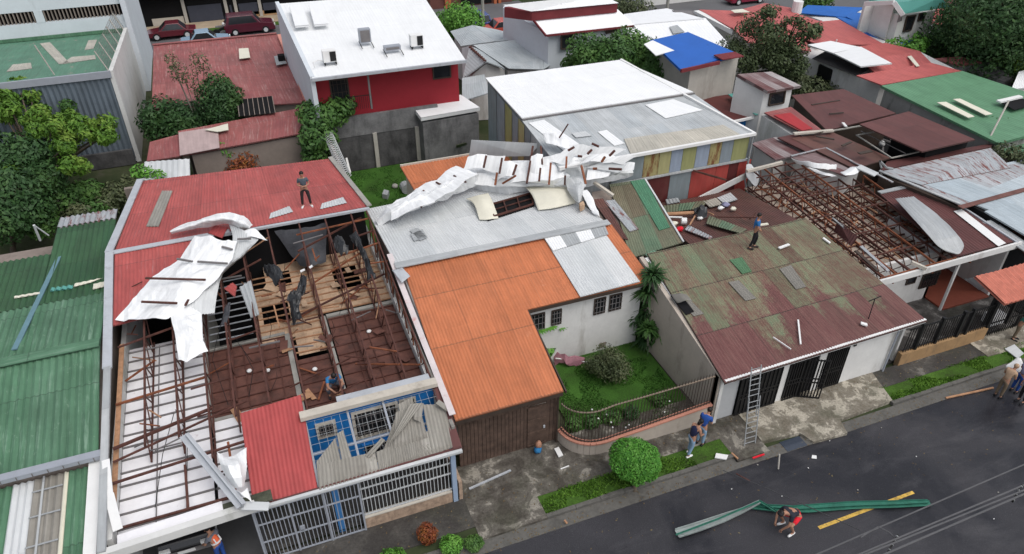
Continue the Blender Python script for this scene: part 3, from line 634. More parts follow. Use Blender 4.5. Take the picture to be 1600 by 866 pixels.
# blue front wall with windows
BV = 18.35
wl = MB().box(-.25, BV, 0, 4.2, BV + .16, zf(BV) + .02); wl.build('front_wall', M['bluewall'], HA)
MB().box(-2.2, BV + .3, 0, -.27, BV + .45, 2.9).build('front_wall', M['bluewall'], HA)
MB().box(-.35, BV - .20, zf(BV) + .04, 4.25, BV + .12, zf(BV) + .20).build('lintel_beam', plain('cream lintel beam', (.48, .44, .38), .85, .1, 2, stain=((.28, .24, .2), 1.5, .06)), HA)
MB().box(.9, BV + .2, zf(BV) - .05, 4.1, BV + .5, zf(BV) + .1).build('wet_ledge', M['zinc'], HA)
def win_blue(tl, br, nb, nm='window'):
    a = PV(*tl, BV); b = PV(*br, BV); return window_uz(HA, BV, a.x, b.x, b.z, a.z, M['creamwall'], M['glass'], nm, .1, nb, M['whitepaint'])
window_uz(HA, BV, .15, .62, 2.45, 2.95, M['creamwall'], M['glass'], 'window', .10, 5, M['joist'])
window_uz(HA, BV, 1.35, 2.75, 1.95, 3.05, M['creamwall'], M['glass'], 'window', .10, 9, M['joist'])
window_uz(HA, BV, 2.95, 3.42, 2.1, 3.1, M['creamwall'], M['glass'], 'window', .06, 4, M['joist'])
window_uz(HA, BV, 1.5, 2.9, .45, 1.45, M['bluewall'], M['glass'], 'window', .06, 9, M['joist'])
window_uz(HA, BV, 3.1, 3.7, .9, 1.7, M['bluewall'], M['glass'], 'window', .06, 4, M['joist'])
# wire mesh under the porch roof
g = MB(); zp = lambda v: 2.66 + (v - 15.9) * .30
for i in range(17):
    u = -.2 + i * .27; g.beam((u, 16.0, zp(16.0)), (u, 18.2, zp(18.2)), .009, .009)
for i in range(9):
    v = 16.05 + i * .27; g.beam((-.25, v, zp(v)), (4.15, v, zp(v)), .009, .009)
g.build('porch_mesh', M['galvgrey'], HA)
for q in (-.22, 1.15, 2.35, 4.12): MB().beam((q, 15.95, zp(15.95) - .05), (q, 18.3, zp(18.3) - .05), .07, .08).build('porch_rafter', M['greypaint'] if q < 4 else M['maroon'], HA)
MB().beam((-.25, 17.1, zp(17.1) - .04), (4.2, 17.1, zp(17.1) - .04), .05, .06).build('porch_purlin', M['greypaint'], HA)
# porch roof: red half, translucent broken half
SPp = lambda px, py, up=.06: S(px, py, 15.9, 2.66, .30, up)
a, b, c_, d = SPp(395, 786), SPp(497, 769), SPp(470, 617), SPp(375, 646)
MB().sheet(a, b, c_, d, per=.13, amp=.011, rows=2, th=.02, wob=.02).build('red_porch_roof', M['redbright'], HA)
tr = MB()
def shard(p4, up=.07, wob=.02): tr.sheet(*[SPp(x, y, up) for x, y in p4], per=.12, amp=.012, rows=3, th=0, wob=wob)
shard([(499, 766), (541, 753), (524, 684), (494, 722)]); shard([(541, 753), (560, 747), (536, 672), (526, 678)]); shard([(560, 747), (592, 737), (588, 714), (560, 712)], .08)
shard([(592, 737), (640, 722), (622, 640), (600, 700)], .09, .05); shard([(640, 722), (688, 706), (672, 694), (634, 700)], .08); shard([(640, 722), (655, 717), (645, 620), (622, 632)], .10, .05)
shard([(676, 710), (711, 697), (694, 632), (660, 632)], .10, .06)
shard([(499, 766), (592, 737), (586, 706), (497, 726)], .09, .04); shard([(592, 737), (711, 697), (702, 660), (588, 706)], .085, .04); shard([(615, 700), (668, 684), (655, 632), (618, 645)], .11, .06)
tr.build('broken_translucent_roof', M['clear'], HA)
tr = MB(); shard([(605, 697), (622, 680), (661, 630), (640, 632)], .28, .06); shard([(646, 655), (658, 660), (662, 630), (648, 630)], .25, .05); tr.build('loose_roof_strip', M['clear'], HA)
MB().sheet(SPp(570, 712, .12), SPp(577, 716, .12), SPp(602, 688, .2), SPp(596, 684, .2), per=.1, amp=.015, th=.01).build('loose_roof_strip', M['clear'], HA)
MB().beam((4.22, 15.9, zp(15.9) + .06), (4.28, 18.3, zp(18.3) + .05), .30, .03).build('maroon_edge_sheet', M['maroon'], HA)
MB().beam(SPp(700, 640, .2), SPp(683, 628, .3), .2, .05).build('crumpled_edge', M['clear'], HA)
# gutter at the porch front
MB().beam(PV(397, 797, 15.85), PV(722, 704, 15.85), .12, .10).build('porch_gutter', M['galv'], HA)
MB().beam(PV(400, 792, 15.93), PV(720, 699, 15.93), .05, .07).build('porch_fascia', M['maroon'], HA)
# porch front: low stone base, grille, column
MB().box(.95, 15.98, 0, 3.95, 16.14, .62).build('stone_base', M['stonebase'], HA)
MB().box(.93, 15.96, .62, 3.95, 16.16, .67).build('base_coping', M['creamwall'], HA)
MB().box(3.98, 15.95, 0, 4.14, 16.12, 2.62).build('column', M['bluegreypaint'], HA)
MB().box(4.2, 15.98, 0, 4.32, 17.9, 1.0).build('side_base', M['stonebase'], HA)
MB().box(.1, 16.2, 0, .32, 16.4, 2.6).build('column', plain('blue column', (.06, .22, .5), .7, .1, 2), HA)
g = MB(); u = 1.0
while u < 3.95: g.box(u - .011, 16.04, .67, u + .011, 16.062, 2.55); u += .125
for z in (.72, 1.5, 2.0, 2.5): g.box(.97, 16.03, z - .02, 3.97, 16.07, z + .02)
g.build('window_grille', M['galv'], HA)
g = MB(); u = -2.2
while u < .92: g.box(u - .012, 15.92, .12, u + .012, 15.944, 2.5); u += .125
for z in (.16, 1.0, 1.85, 2.48): g.box(-2.25, 15.91, z - .022, .95, 15.95, z + .022)
for uu in (-2.25, -1.2, -.15, .93): g.box(uu - .03, 15.9, .12, uu + .03, 15.96, 2.52)
g.build('gate_grille', M['greypaint'], HA)
MB().box(-1.05, 15.86, 1.15, -.9, 15.9, 1.32).build('gate_lock', M['greypaint'], HA)
MB().box(-2.2, 16.2, .1, 4.1, 18.3, .14).build('porch_floor', M['pavedark'], HA)
MB().box(-2.1, 17.9, .14, -.3, 18.0, 2.4).build('garage_screen', M['greypaint'], HA)
# =========================================================== debris on this house
K = lambda x, y, up: SA(160 + x / 3.937, 320 + y / 3.937, up)
db = thing('twisted_roof_sheet', 'torn white roof sheeting with dark battens folded over the red roof and bare trusses', 'roof sheet', tuple(K(450, 450, 0)))
pt = MB().patch([[K(570, 205, .35), K(660, 195, .6), K(760, 225, .5), K(830, 225, .45)],
    [K(480, 320, .25), K(560, 345, .5), K(680, 350, .55), K(800, 335, .5)],
    [K(310, 445, .2), K(430, 450, .5), K(540, 450, .7), K(715, 440, .5)],
    [K(215, 565, .2), K(330, 595, .55), K(440, 600, .7), K(560, 600, .5)],
    [K(80, 715, .1), K(220, 715, .22), K(330, 700, .45), K(405, 695, .4)]], sub=5, crumple=.10, th=.015, lin=True, jit=.05)
po = pt.build('white_sheet', M['corrwhite'], db, smooth=False)
pt = MB().patch([[K(780, 120, .4), K(870, 160, .5), K(962, 215, .25)], [K(800, 230, .35), K(860, 290, .3), K(880, 300, .1)], [K(710, 380, .45), K(750, 390, .4), K(765, 400, .1)], [K(640, 470, .5), K(690, 470, .35), K(735, 440, .1)], [K(520, 590, .5), K(610, 560, .4), K(708, 540, .1)], [K(510, 665, .3), K(600, 675, .2), K(690, 668, .05)]], sub=18, crumple=.05, th=.012, per=3, amp=.018)
pt.build('grey_corrugated_sheet', M['galv'], db, smooth=True)
pt = MB().patch([[K(400, 600, .4), K(470, 615, .45), K(530, 610, .35)], [K(418, 690, .35), K(510, 680, .5), K(610, 680, .2)], [K(445, 790, .3), K(530, 770, .45), K(615, 780, .15)], [K(455, 860, .2), K(540, 862, .3), K(622, 850, .1)], [K(470, 950, 0), K(520, 955, .05), K(650, 905, -.1)]], sub=5, crumple=.13, th=.012, lin=True)
pt.build('hanging_sheet', M['corrwhite'], db, smooth=False)
pt = MB().patch([[K(415, 160, .25), K(540, 108, .35), K(650, 72, .45), K(780, 54, .5), K(880, 80, .5), K(925, 130, .35)], [K(420, 165, .30), K(545, 130, .6), K(660, 95, .8), K(780, 85, .85), K(860, 110, .9), K(905, 145, .6)], [K(428, 172, .12), K(550, 150, .2), K(650, 135, .25), K(770, 118, .3), K(840, 150, .35), K(900, 160, .25)]], sub=7, crumple=.08, th=.015)
pt.build('rolled_white_strip', M['corrwhite'], db, smooth=False)
pt = MB().patch([[K(880, 160, .5), K(930, 150, .55), K(970, 180, .4)], [K(855, 205, .35), K(930, 205, .4), K(1015, 228, .1)]], sub=6, crumple=.08, th=.012); pt.build('curled_flap', M['corrwhite'], db, smooth=True)
for (x0, y0, x1, y1, h) in ((265, 452, 635, 462, .80), (240, 597, 460, 606, .80), (458, 333, 555, 350, .70), (585, 350, 770, 362, .66), (735, 258, 800, 276, .6), (830, 212, 915, 208, .55), (510, 620, 530, 585, .6)):
    MB().beam(K(x0, y0, h), K(x1, y1, h), .07, .06).build('batten', M['joist'] if y0 < 400 else M['steelrust'], db)
# tarps and loose things in the roof space
def one(mb, name, mat, label, cat, group=None, smooth=False):
    o = mb.build(name, mat, None, smooth); return tag(o, label, cat, group)
Q = lambda x, y, up=0: SA(310 + x / 2.624, 310 + y / 2.624, up)
def rag(pts, r, lab, mat='tarp', cat='tarpaulin', name='tarpaulin'):
    rows = []
    for i, p_ in enumerate(pts):
        d = (Vector(pts[min(i + 1, len(pts) - 1)]) - Vector(pts[max(i - 1, 0)])).normalized(); s_ = d.cross(V(0, 0, 1)).normalized(); rw = r[i] if isinstance(r, (list, tuple)) else r
        rows.append([Vector(p_) - s_ * rw, Vector(p_) - s_ * rw * .3 + V(0, 0, rw * .5), Vector(p_) + s_ * rw * .4 + V(0, 0, rw * .15), Vector(p_) + s_ * rw - V(0, 0, rw * .6)])
    return one(MB().patch(rows, sub=5, crumple=.22, th=.01, fr=3.5), name, M[mat], lab, cat, None, False)
one(MB().patch([[V(.15, 28.75, 4.55), V(1.2, 28.7, 4.45), V(2.4, 28.75, 4.6)], [V(.5, 28.5, 3.7), V(1.3, 28.3, 3.75), V(2.2, 28.5, 3.8)], [V(.9, 28.0, 3.0), V(1.4, 27.7, 3.1), V(2.0, 27.9, 3.1)]], sub=6, crumple=.12, th=.01), 'tarpaulin', M['tarpgrey'], 'dark grey tarpaulin hanging under the torn edge of the red roof', 'tarpaulin', None, False)
rag([Q(430, 315, .1), Q(420, 370, .1), Q(395, 400, .15), Q(375, 400, .1)], [.12, .2, .3, .25], 'black plastic draped over the truss above the light plywood')
rag([Q(395, 410, .1), Q(395, 460, 0), Q(410, 510, -.1)], [.25, .16, .2], 'lower tail of black plastic below the truss over the plywood')
rag([Q(560, 160, .15), Q(585, 190, .2), Q(600, 225, .1)], [.12, .28, .15], 'bunched black plastic caught on the trusses near the red roof')
rag([Q(635, 150, .15), Q(665, 200, .1), Q(690, 260, 0), Q(712, 330, -.1)], [.2, .12, .12, .16], 'long black plastic strip hanging down the right-hand truss')
rag([Q(275, 280, .0), Q(310, 300, .1), Q(335, 340, 0)], [.12, .28, .15], 'black plastic heap beside the hole in the plywood', 'tarp')
rag([Q(120, 430, .1), Q(110, 490, 0), Q(95, 530, -.2)], [.1, .14, .1], 'thin dark plastic rag hanging in the dark roof bay', 'tarpgrey')
one(MB().sheet(Q(215, 490, -.1), Q(250, 475, -.1), Q(215, 335, .1), Q(168, 365, .1), per=.16, amp=.025, rows=2, th=.01), 'corrugated_sheet', M['galvgrey'], 'grey corrugated sheet leaning in the dark roof bay', 'roof sheet')
one(MB().sheet(Q(150, 405, .1), Q(158, 360, .2), Q(140, 345, .3), Q(105, 370, .2), per=.16, amp=.025, rows=2, th=.01), 'corrugated_sheet', M['red'], 'small red roof piece fallen in the dark roof bay', 'roof sheet')
one(MB().beam(Q(418, 300, .3), Q(436, 292, .35), .12, .03), 'white_scrap', M['whitepaint'], 'upper white scrap on the truss at the top of the black plastic', 'scrap')
one(MB().beam(Q(455, 285, .3), Q(468, 276, .35), .12, .03), 'white_scrap', M['whitepaint'], 'smaller white scrap beside the truss above the black plastic', 'scrap')
KK = lambda x, y, up: SA(150 + x / 4.656, 680 + y / 4.656, up)
one(MB().patch([[KK(880, 115, .5), KK(930, 160, .3), KK(1000, 150, .3), KK(1095, 95, .5)], [KK(905, 220, .35), KK(960, 230, .6), KK(1040, 220, .6), KK(1095, 240, .3)], [KK(950, 310, .2), KK(1000, 310, .5), KK(1060, 300, .5), KK(1085, 310, .2)], [KK(1010, 380, .1), KK(1040, 375, .2), KK(1060, 375, .2), KK(1075, 370, .1)]], sub=4, crumple=.10, th=.012, lin=True), 'curled_sheet', M['corrwhite'], 'curled white sheet lying against the bright red porch roof', 'roof sheet')
one(MB().patch([[KK(1010, 390, .1), KK(1050, 420, .25), KK(1100, 390, .2)], [KK(1040, 440, .05), KK(1090, 450, .2), KK(1135, 490, .05)]], sub=4, crumple=.08, th=.012), 'curled_sheet', M['corrwhite'], 'small crumpled white scrap at the foot of the bright red porch roof', 'roof sheet', None, True)
one(MB().beam(KK(640, 0, .25), KK(1060, 515, .12), .30, .02).beam(KK(655, 0, .33), KK(1070, 512, .2), .05, .16), 'fallen_gutter', M['zinc'], 'long bent grey gutter lying diagonally across the white ceiling', 'gutter')
one(MB().beam(KK(1060, 515, .02), KK(1257, 520, -.15), .3, .04), 'fallen_gutter', M['galv'], 'grey gutter end piece on the front fascia of the roofless house', 'gutter')
one(MB().beam(KK(70, 180, .1), KK(95, 430, .05), .22, .02).beam(KK(95, 430, .05), KK(160, 690, -.05), .26, .02), 'fallen_flashing', M['whitepaint'], 'bent white flashing strip along the left edge of the white ceiling', 'flashing')
for i, (x, y) in enumerate(((357, 580), (418, 583), (700, 550), (478, 705), (390, 718), (285, 710), (210, 712))): pass
for (x, y, lab) in ((700, 550, 'white lamp fitting on the right-hand brown ceiling'), (478, 705, 'white lamp fitting on the brown ceiling behind the crouching man'), (285, 710, 'white lamp fitting near the partition on the left brown ceiling'), (210, 712, 'white lamp fitting at the left of the brown ceiling')):
    p_ = P(310 + x / 2.624, 310 + y / 2.624, CZ); one(MB().blob(p_ + V(0, 0, .06), (.1, .1, .06)), 'lamp_fitting', M['whitepaint'], lab, 'lamp fitting', 'white fittings on the brown ceilings', True)
for i in range(26):     # loose broken timbers and hanging wires in the roof space
    pass
wr = [((-2.6, 20.6, 2.8), (-2.9, 22.5, 3.4), (-2.3, 24.5, 3.9)), ((-4.9, 16.9, 2.8), (-4.6, 18.6, 3.2), (-4.3, 20.6, 3.0)), ((-1.9, 20.8, 2.75), (-1.6, 21.8, 3.1), (-1.9, 23.2, 3.2)), ((-4.0, 17.8, 2.75), (-3.9, 19.4, 3.0), (-4.3, 21, 2.8))]
for i, q in enumerate(wr): one(MB().tube(q, .012, 5), 'loose_wire', M['black'], ('loose wire sagging over the left brown ceiling', 'loose wire across the white ceiling beside the left wall', 'short loose wire on the brown ceiling near the partition', 'loose wire over the middle of the white ceiling')[i], 'wire')
tl = [((.2, 24.7), (1.3, 25.2), 'splintered brown timber lying on the light plywood front'), ((.3, 26.7), (1.0, 27.2), 'short broken timber on the light plywood near the truss'), ((2.1, 25.1), (3.2, 25.9), 'broken timber on the right light plywood'), ((3.2, 26.1), (3.5, 25.4), 'small timber offcut by the right wall on plywood'), ((-.5, 25.0), (-.1, 24.6), 'small dark timber offcut in front of the plywood hole'), ((.35, 19.8), (.7, 20.6), 'orange timber offcut beside the crouching man')]
for (a, b, lab) in tl: one(MB().beam((a[0], a[1], CZ + .1), (b[0], b[1], CZ + .16), .07, .04), 'broken_timber', M['steelrust2'], lab, 'timber')
# =========================================================== orange house
HO = thing('orange_house', 'orange roofed house with a big bare zinc panel, wrapped round the walled garden', 'house', (9.5, 25, 0))
OK_ = .19
SO = lambda px, py, up=0.0: S(px, py, 17.05, 2.8, OK_, up)
zo = lambda v: 2.8 + (v - 17.05) * OK_
EV = SO(900, 466).y; UI = 8.75; UO = 14.25; VR = 24.75
pa = SO(715, 657); pb = SO(878, 610); 
MB().sheet((4.5, 17.05, zo(17.05)), (8.5, 17.05, zo(17.05)), (UI - .05, EV, zo(EV)), (4.6, EV, zo(EV)), per=.125, amp=.010, rows=1, th=.05).build('garage_roof', M['orange'], HO)
MB().sheet((4.6, EV, zo(EV)), (UO, EV, zo(EV)), (UO - .1, VR, zo(VR)), (4.7, VR, zo(VR)), per=.125, amp=.010, rows=1, th=.05, uv0=(0, 4.6)).build('roof', M['orange'], HO)
p4 = [SO(907, 464, .06), SO(1000, 440, .06), SO(935, 350, .06), SO(849, 370, .06)]
MB().sheet(*p4, per=.125, amp=.010, rows=1, th=.02).build('bare_zinc_panel', M['galv'], HO)
q0, q1 = 849, 940; cs = ['white', 'galvgrey', 'white', 'galvgrey']
L0, R0 = SO(849, 370, .1), SO(944, 349, .1); L1, R1 = SO(864, 392, .1), SO(951, 366, .1)
for i in range(4):
    A = L0.lerp(R0, i / 4); B = L0.lerp(R0, (i + 1) / 4); A2 = L1.lerp(R1, i / 4); B2 = L1.lerp(R1, (i + 1) / 4)
    MB().sheet(A2, B2, B, A, per=.125, amp=.010, th=.01).build('roof_patch', M[cs[i]], HO)
zR = zo(VR)
MB().sheet((4.45, VR + .02, zR + .08), (13.9, VR + .02, zR + .08), (13.3, 30.6, zR - .25), (4.35, 30.2, zR - .25), per=.125, amp=.010, rows=1, th=.05).build('back_roof', M['galv'], HO)
MB().beam((4.4, VR - .12, zR + .08), (14.05, VR - .12, zR + .08), .42, .03).build('ridge_cap', M['galvgrey'], HO)
bk_ = [V(4.6, VR + .2, zR - .08), V(13.6, VR + .2, zR - .08), V(13.1, 30.4, zR - .42), V(4.6, 30.0, zR - .42)]
# walls: room block with the gable, garage block
MB().prism([V(4.62, EV + .35, zo(EV) - .02), V(UO - .25, EV + .35, zo(EV) - .02), V(UO - .3, VR, zR - .12), V(4.62, VR, zR - .12)], 0).build('wall', M['whitewall'], HO)
MB().prism(bk_, 0).build('back_wall', M['tanwall'], HO)
MB().box(4.62, 18.0, 0, 8.3, EV + .3, 2.72).build('garage_wall', M['creamwall'], HO)
MB().box(4.5, EV + .0, zo(EV) - .22, UO, EV + .06, zo(EV) - .06).box(4.5, 17.08, 2.55, 8.5, 17.13, 2.73).build('fascia', M['brownbar'], HO)
MB().beam((8.62, 17.1, 2.66), (8.72, EV, zo(EV) - .1), .05, .14).build('fascia', M['brownbar'], HO)
g = MB(); u = 4.66
while u < 6.9:
    g.box(u, 17.34, .1, u + .13, 17.40, 2.6 + (u - 4.6) * 0); u += .145
g.box(4.62, 17.33, 2.2, 6.95, 17.42, 2.3)
M['darkwood'] = plain('dark brown boards', (.085, .055, .042), .85, .35, 4)
g.build('garage_door', M['darkwood'], HO)
g = MB()
u = 6.98
while u < 8.3:
    if not (7.25 < u < 7.95): g.box(u, 17.34, .1, u + .13, 17.40, 2.6)
    else: g.box(u, 17.34, 2.2, u + .13, 17.40, 2.6)
    u += .145
g.build('board_wall', M['darkwood'], HO)
dm = MB(); dm.box(7.25, 17.30, .12, 7.98, 17.36, 2.15)
for z in (.15, .8, 1.45, 2.05): dm.box(7.25, 17.27, z, 7.98, 17.30, z + .08)
do = dm.build('door', M['darkwood'], HO); MB().box(7.85, 17.24, 1.0, 7.92, 17.28, 1.12).build('handle', M['zinc'], do)
MB().tube([(8.38, 17.2, .1), (8.38, 17.2, 2.6)], .035, 6).build('drain_pipe', M['brownbar'], HO)
WV = EV + .35
for (tl, br) in (((929, 467), (944, 488)), ((953, 461), (969, 482)), ((862, 485), (876, 505)), ((830, 492), (850, 516))):
    a = PV(*tl, WV); b = PV(*br, WV); window_uz(HO, WV, a.x + .03, b.x - .03, b.z + .05, a.z - .05, M['brownbar'], M['glass'], 'window', .04, 3, M['joist'])
# opened skylight in the back roof
SB = lambda px, py, up=0.0: S(px, py, VR, zR + .08, -.06, up)
MB().sheet(SB(762, 345, .05), SB(835, 322, .05), SB(831, 303, .05), SB(758, 320, .05), flat=True, th=.02).build('skylight_hole', M['dark'], HO)
g = MB()
cs = [SB(772, 338, .12), SB(833, 319, .12), SB(829, 302, .14), SB(765, 320, .14)]
for i in range(4): g.beam(cs[i], cs[(i + 1) % 4], .06, .08)
g.beam(cs[0].lerp(cs[1], .33), cs[3].lerp(cs[2], .33), .05, .06).beam(cs[0].lerp(cs[1], .66), cs[3].lerp(cs[2], .66), .05, .06).beam(cs[0].lerp(cs[3], .5), cs[1].lerp(cs[2], .5), .04, .05)
g.build('skylight_frame', M['steelrust'], HO)
MB().quadm(SB(640, 360, .06), SB(656, 376, .06), SB(668, 371, .06), SB(652, 356, .06)).build('roof_vent', M['galvgrey'], HO)
MB().quadm(SB(641, 366, .06), SB(647, 377, .06), SB(667, 370, .06), SB(660, 358, .06)).build('roof_vent', M['galvgrey'], HO)
# cream sheets
C7 = lambda x, y, up: SB(570 + x / 3.636, 190 + y / 3.636, up)
one(MB().patch([[C7(575, 440, .1), C7(640, 420, .35), C7(700, 408, .25)], [C7(620, 470, .25), C7(670, 455, .4), C7(728, 460, .3)], [C7(650, 560, .05), C7(700, 558, .08), C7(760, 550, .05)]], sub=6, crumple=.02, th=.015), 'cream_sheet', M['cream'], 'small cream roof sheet curling beside the open skylight', 'roof sheet', None, True)
one(MB().patch([[C7(910, 372, .35), C7(1040, 365, .4), C7(1160, 358, .3)], [C7(950, 420, .4), C7(1070, 410, .5), C7(1180, 410, .3)], [C7(985, 505, .06), C7(1090, 490, .1), C7(1198, 465, .06)]], sub=6, crumple=.02, th=.015), 'cream_sheet', M['cream'], 'larger cream roof sheet curling to the right of the open skylight', 'roof sheet', None, True)
# the great white roof wreck
wk = thing('roof_wreck', 'huge heap of folded white roofing with rust brown battens lying across the zinc back roof', 'roof wreck', tuple(C7(900, 300, 0)))
pt = MB().patch([[C7(60, 560, .15), C7(125, 490, .5), C7(290, 385, .7), C7(400, 335, .9), C7(520, 252, 1.0), C7(635, 290, .9)],
    [C7(62, 575, .1), C7(150, 510, .7), C7(310, 430, .95), C7(430, 380, 1.1), C7(530, 320, 1.2), C7(640, 300, 1.0)],
    [C7(75, 585, .05), C7(150, 565, .12), C7(340, 490, .2), C7(490, 420, .25), C7(560, 395, .3), C7(640, 360, .35)]], sub=6, crumple=.12, th=.015, lin=True, jit=.10)
pt.build('folded_sheet', M['corrwhite'], wk)
wk_rows = [[C7(600, 175, 1.0), C7(700, 190, 1.3), C7(800, 195, 1.2), C7(940, 190, 1.6), C7(1060, 160, 1.9), C7(1180, 130, 2.0), C7(1330, 140, 1.7), C7(1480, 160, 1.5), C7(1545, 195, 1.2)],
    [C7(555, 240, .9), C7(690, 235, 1.4), C7(800, 240, 1.3), C7(940, 240, 1.5), C7(1070, 230, 1.6), C7(1190, 215, 1.7), C7(1330, 215, 1.5), C7(1460, 215, 1.3), C7(1520, 220, 1.1)],
    [C7(560, 285, .8), C7(680, 282, 1.0), C7(800, 310, 1.0), C7(940, 300, 1.2), C7(1070, 300, 1.3), C7(1180, 270, 1.3), C7(1290, 260, 1.2), C7(1410, 255, 1.0), C7(1530, 255, .8)],
    [C7(600, 350, .25), C7(690, 365, .3), C7(820, 378, .35), C7(940, 358, .4), C7(1070, 358, .5), C7(1160, 355, .5), C7(1270, 335, .5), C7(1390, 310, .5), C7(1525, 275, .5)]]
MB().patch([[p - V(0, 0, .35) for p in r_] for r_ in wk_rows], sub=4, crumple=.08, th=.015, fr=1.5, lin=True, jit=.05).build('folded_sheet', M['corrwhite'], wk)
random.seed(5)
def wpanel(q, mat='corrwhite', dz=None, bend=None):
    dz = rr(-.10, .16) if dz is None else dz; bend = rr(-.05, .14) if bend is None else bend
    U = lambda x, y: max(.35, 1.95 - (y - 150) * .0066 - (0 if x > 640 else (640 - x) * .0004)) + dz
    a, b, c_, d = [C7(x, y, U(x, y) + rr(-.07, .07)) for x, y in q]
    MB().patch([[a, a.lerp(b, .5) + V(0, 0, bend), b], [a.lerp(d, .5), centre([a, b, c_, d]) + V(0, 0, bend), b.lerp(c_, .5)], [d, d.lerp(c_, .5) + V(0, 0, bend), c_]], sub=3, crumple=.035, th=.012, fr=1.6, lin=True).build('folded_sheet', M[mat], wk)
for q in ([(560, 282), (672, 266), (695, 188), (585, 200)], [(668, 272), (768, 294), (800, 192), (688, 190)], [(762, 328), (842, 312), (868, 238), (780, 232)], [(838, 350), (926, 352), (945, 222), (858, 240)], [(920, 345), (1004, 330), (1012, 188), (945, 200)],
    [(996, 352), (1050, 356), (1068, 226), (1000, 205)], [(1044, 305), (1148, 278), (1152, 196), (1056, 216)], [(1058, 226), (1146, 262), (1196, 186), (1148, 148)], [(1148, 205), (1268, 205), (1298, 148), (1180, 134)], [(1215, 244), (1348, 230), (1425, 198), (1290, 188)], [(1280, 188), (1395, 204), (1484, 158), (1292, 146)],
    [(1345, 238), (1462, 246), (1545, 194), (1400, 205)], [(1190, 222), (1215, 246), (1335, 202), (1262, 186)]): wpanel(q)
for q in ([(598, 352), (742, 370), (768, 298), (618, 290)], [(740, 372), (922, 372), (925, 340), (764, 322)], [(918, 368), (1050, 362), (1060, 330), (925, 338)], [(1050, 362), (1142, 358), (1146, 276), (1054, 300)], [(1258, 335), (1385, 312), (1404, 276), (1268, 256)], [(1396, 305), (1528, 276), (1535, 232), (1458, 242)], [(1258, 262), (1440, 292), (1484, 246), (1345, 232)]): wpanel(q, 'galv' if R() < .5 else 'corrwhite')
def tpanel(q, dz=.0):
    U = lambda x, y: (.30 + .9 * (x - 60) / 580) + dz
    a, b, c_, d = [C7(x, y, U(x, y) + rr(-.05, .05)) for x, y in q]; MB().patch([[a, a.lerp(b, .5) + V(0, 0, .10), b], [d, d.lerp(c_, .5) + V(0, 0, .12), c_]], sub=5, crumple=.035, th=.012, fr=1.6, lin=True).build('folded_sheet', M['corrwhite'], wk)
tpanel([(505, 392), (640, 296), (518, 250), (402, 340)], .15); tpanel([(398, 452), (512, 392), (402, 334), (290, 388)], .18); tpanel([(150, 562), (400, 455), (330, 372), (150, 500)], .14)
MB().patch([[C7(1010, 70, 2.2), C7(1090, 75, 2.3), C7(1160, 110, 2.0)], [C7(1030, 130, 2.0), C7(1080, 140, 2.0), C7(1180, 170, 1.9)]], sub=6, crumple=.15, th=.015).build('folded_sheet', M['corrwhite'], wk)
MB().sheet(C7(592, 200, .6), C7(935, 195, .9), C7(1000, 125, 1.6), C7(606, 104, 1.6), per=.13, amp=.012, rows=2, th=.02).build('flat_corrugated_sheet', M['galv'], wk)
MB().patch([[C7(1140, 270, 1.4), C7(1200, 262, 1.5), C7(1235, 255, 1.4)], [C7(1140, 330, .8), C7(1200, 320, .9), C7(1255, 355, .8)], [C7(1165, 400, .6), C7(1210, 400, .8), C7(1240, 395, .7)], [C7(1190, 450, .2), C7(1215, 460, .4), C7(1235, 450, .2)]], sub=6, crumple=.16, th=.015).build('folded_sheet', M['galv'], wk)
MB().patch([[C7(1228, 395, .7), C7(1262, 392, .7)], [C7(1250, 450, .4), C7(1300, 450, .4)], [C7(1290, 520, .1), C7(1335, 545, .05)]], sub=6, crumple=.1, th=.012).build('hanging_strip', M['corrwhite'], wk, True)
MB().patch([[C7(1310, 250, 1.3), C7(1400, 260, 1.2), C7(1480, 270, 1.0)], [C7(1340, 330, .6), C7(1380, 320, .7), C7(1440, 290, .7)]], sub=6, crumple=.2, th=.012).build('folded_sheet', M['galv'], wk)
bt = [(690, 195, 675, 262), (780, 208, 765, 295), (752, 290, 740, 362), (862, 245, 842, 305), (858, 308, 783, 352), (955, 140, 920, 352), (1000, 140, 1008, 245), (998, 265, 990, 340), (1057, 235, 1046, 358), (1147, 200, 1143, 265), (1138, 310, 1136, 358), (1230, 250, 1255, 355), (1190, 145, 1155, 165), (1290, 160, 1265, 185), (1420, 165, 1390, 195), (1290, 125, 1330, 143), (1210, 195, 1235, 200), (1345, 230, 1365, 200), (1385, 268, 1460, 272), (1295, 268, 1320, 268)]
for (x0, y0, x1, y1) in bt:
    h0 = 2.05 if x0 < 1100 else 2.3; h1 = h0 - (y1 - y0) * .006
    if y0 > 280: h0, h1 = 1.35, .85
    MB().beam(C7(x0, y0, h0), C7(x1, y1, h1), .085, .08).build('batten', M['steelrust2'] if R() < .4 else M['steelrust'], wk)
MB().beam(C7(1155, 15, 3.0), C7(1105, 92, 2.3), .07, .06).build('batten', M['steelrust'], wk)
for (x0, y0, x1, y1, h0, h1) in ((505, 308, 575, 345, 1.25, 1.2), (405, 345, 495, 392, 1.15, 1.0), (332, 392, 397, 455, 1.0, .8), (280, 458, 325, 488, .85, .6)):
    MB().beam(C7(x0, y0, h0), C7(x1, y1, h1), .07, .06).build('batten', M['steelrust'], wk)
one(MB().prism([C7(1240, 450, .35), C7(1250, 470, .35), C7(1225, 485, .35), C7(1218, 465, .35)], 0, drop=.25), 'cardboard_box', M['ply_light'], 'small tan box under the hanging white strip at the heap end', 'box')
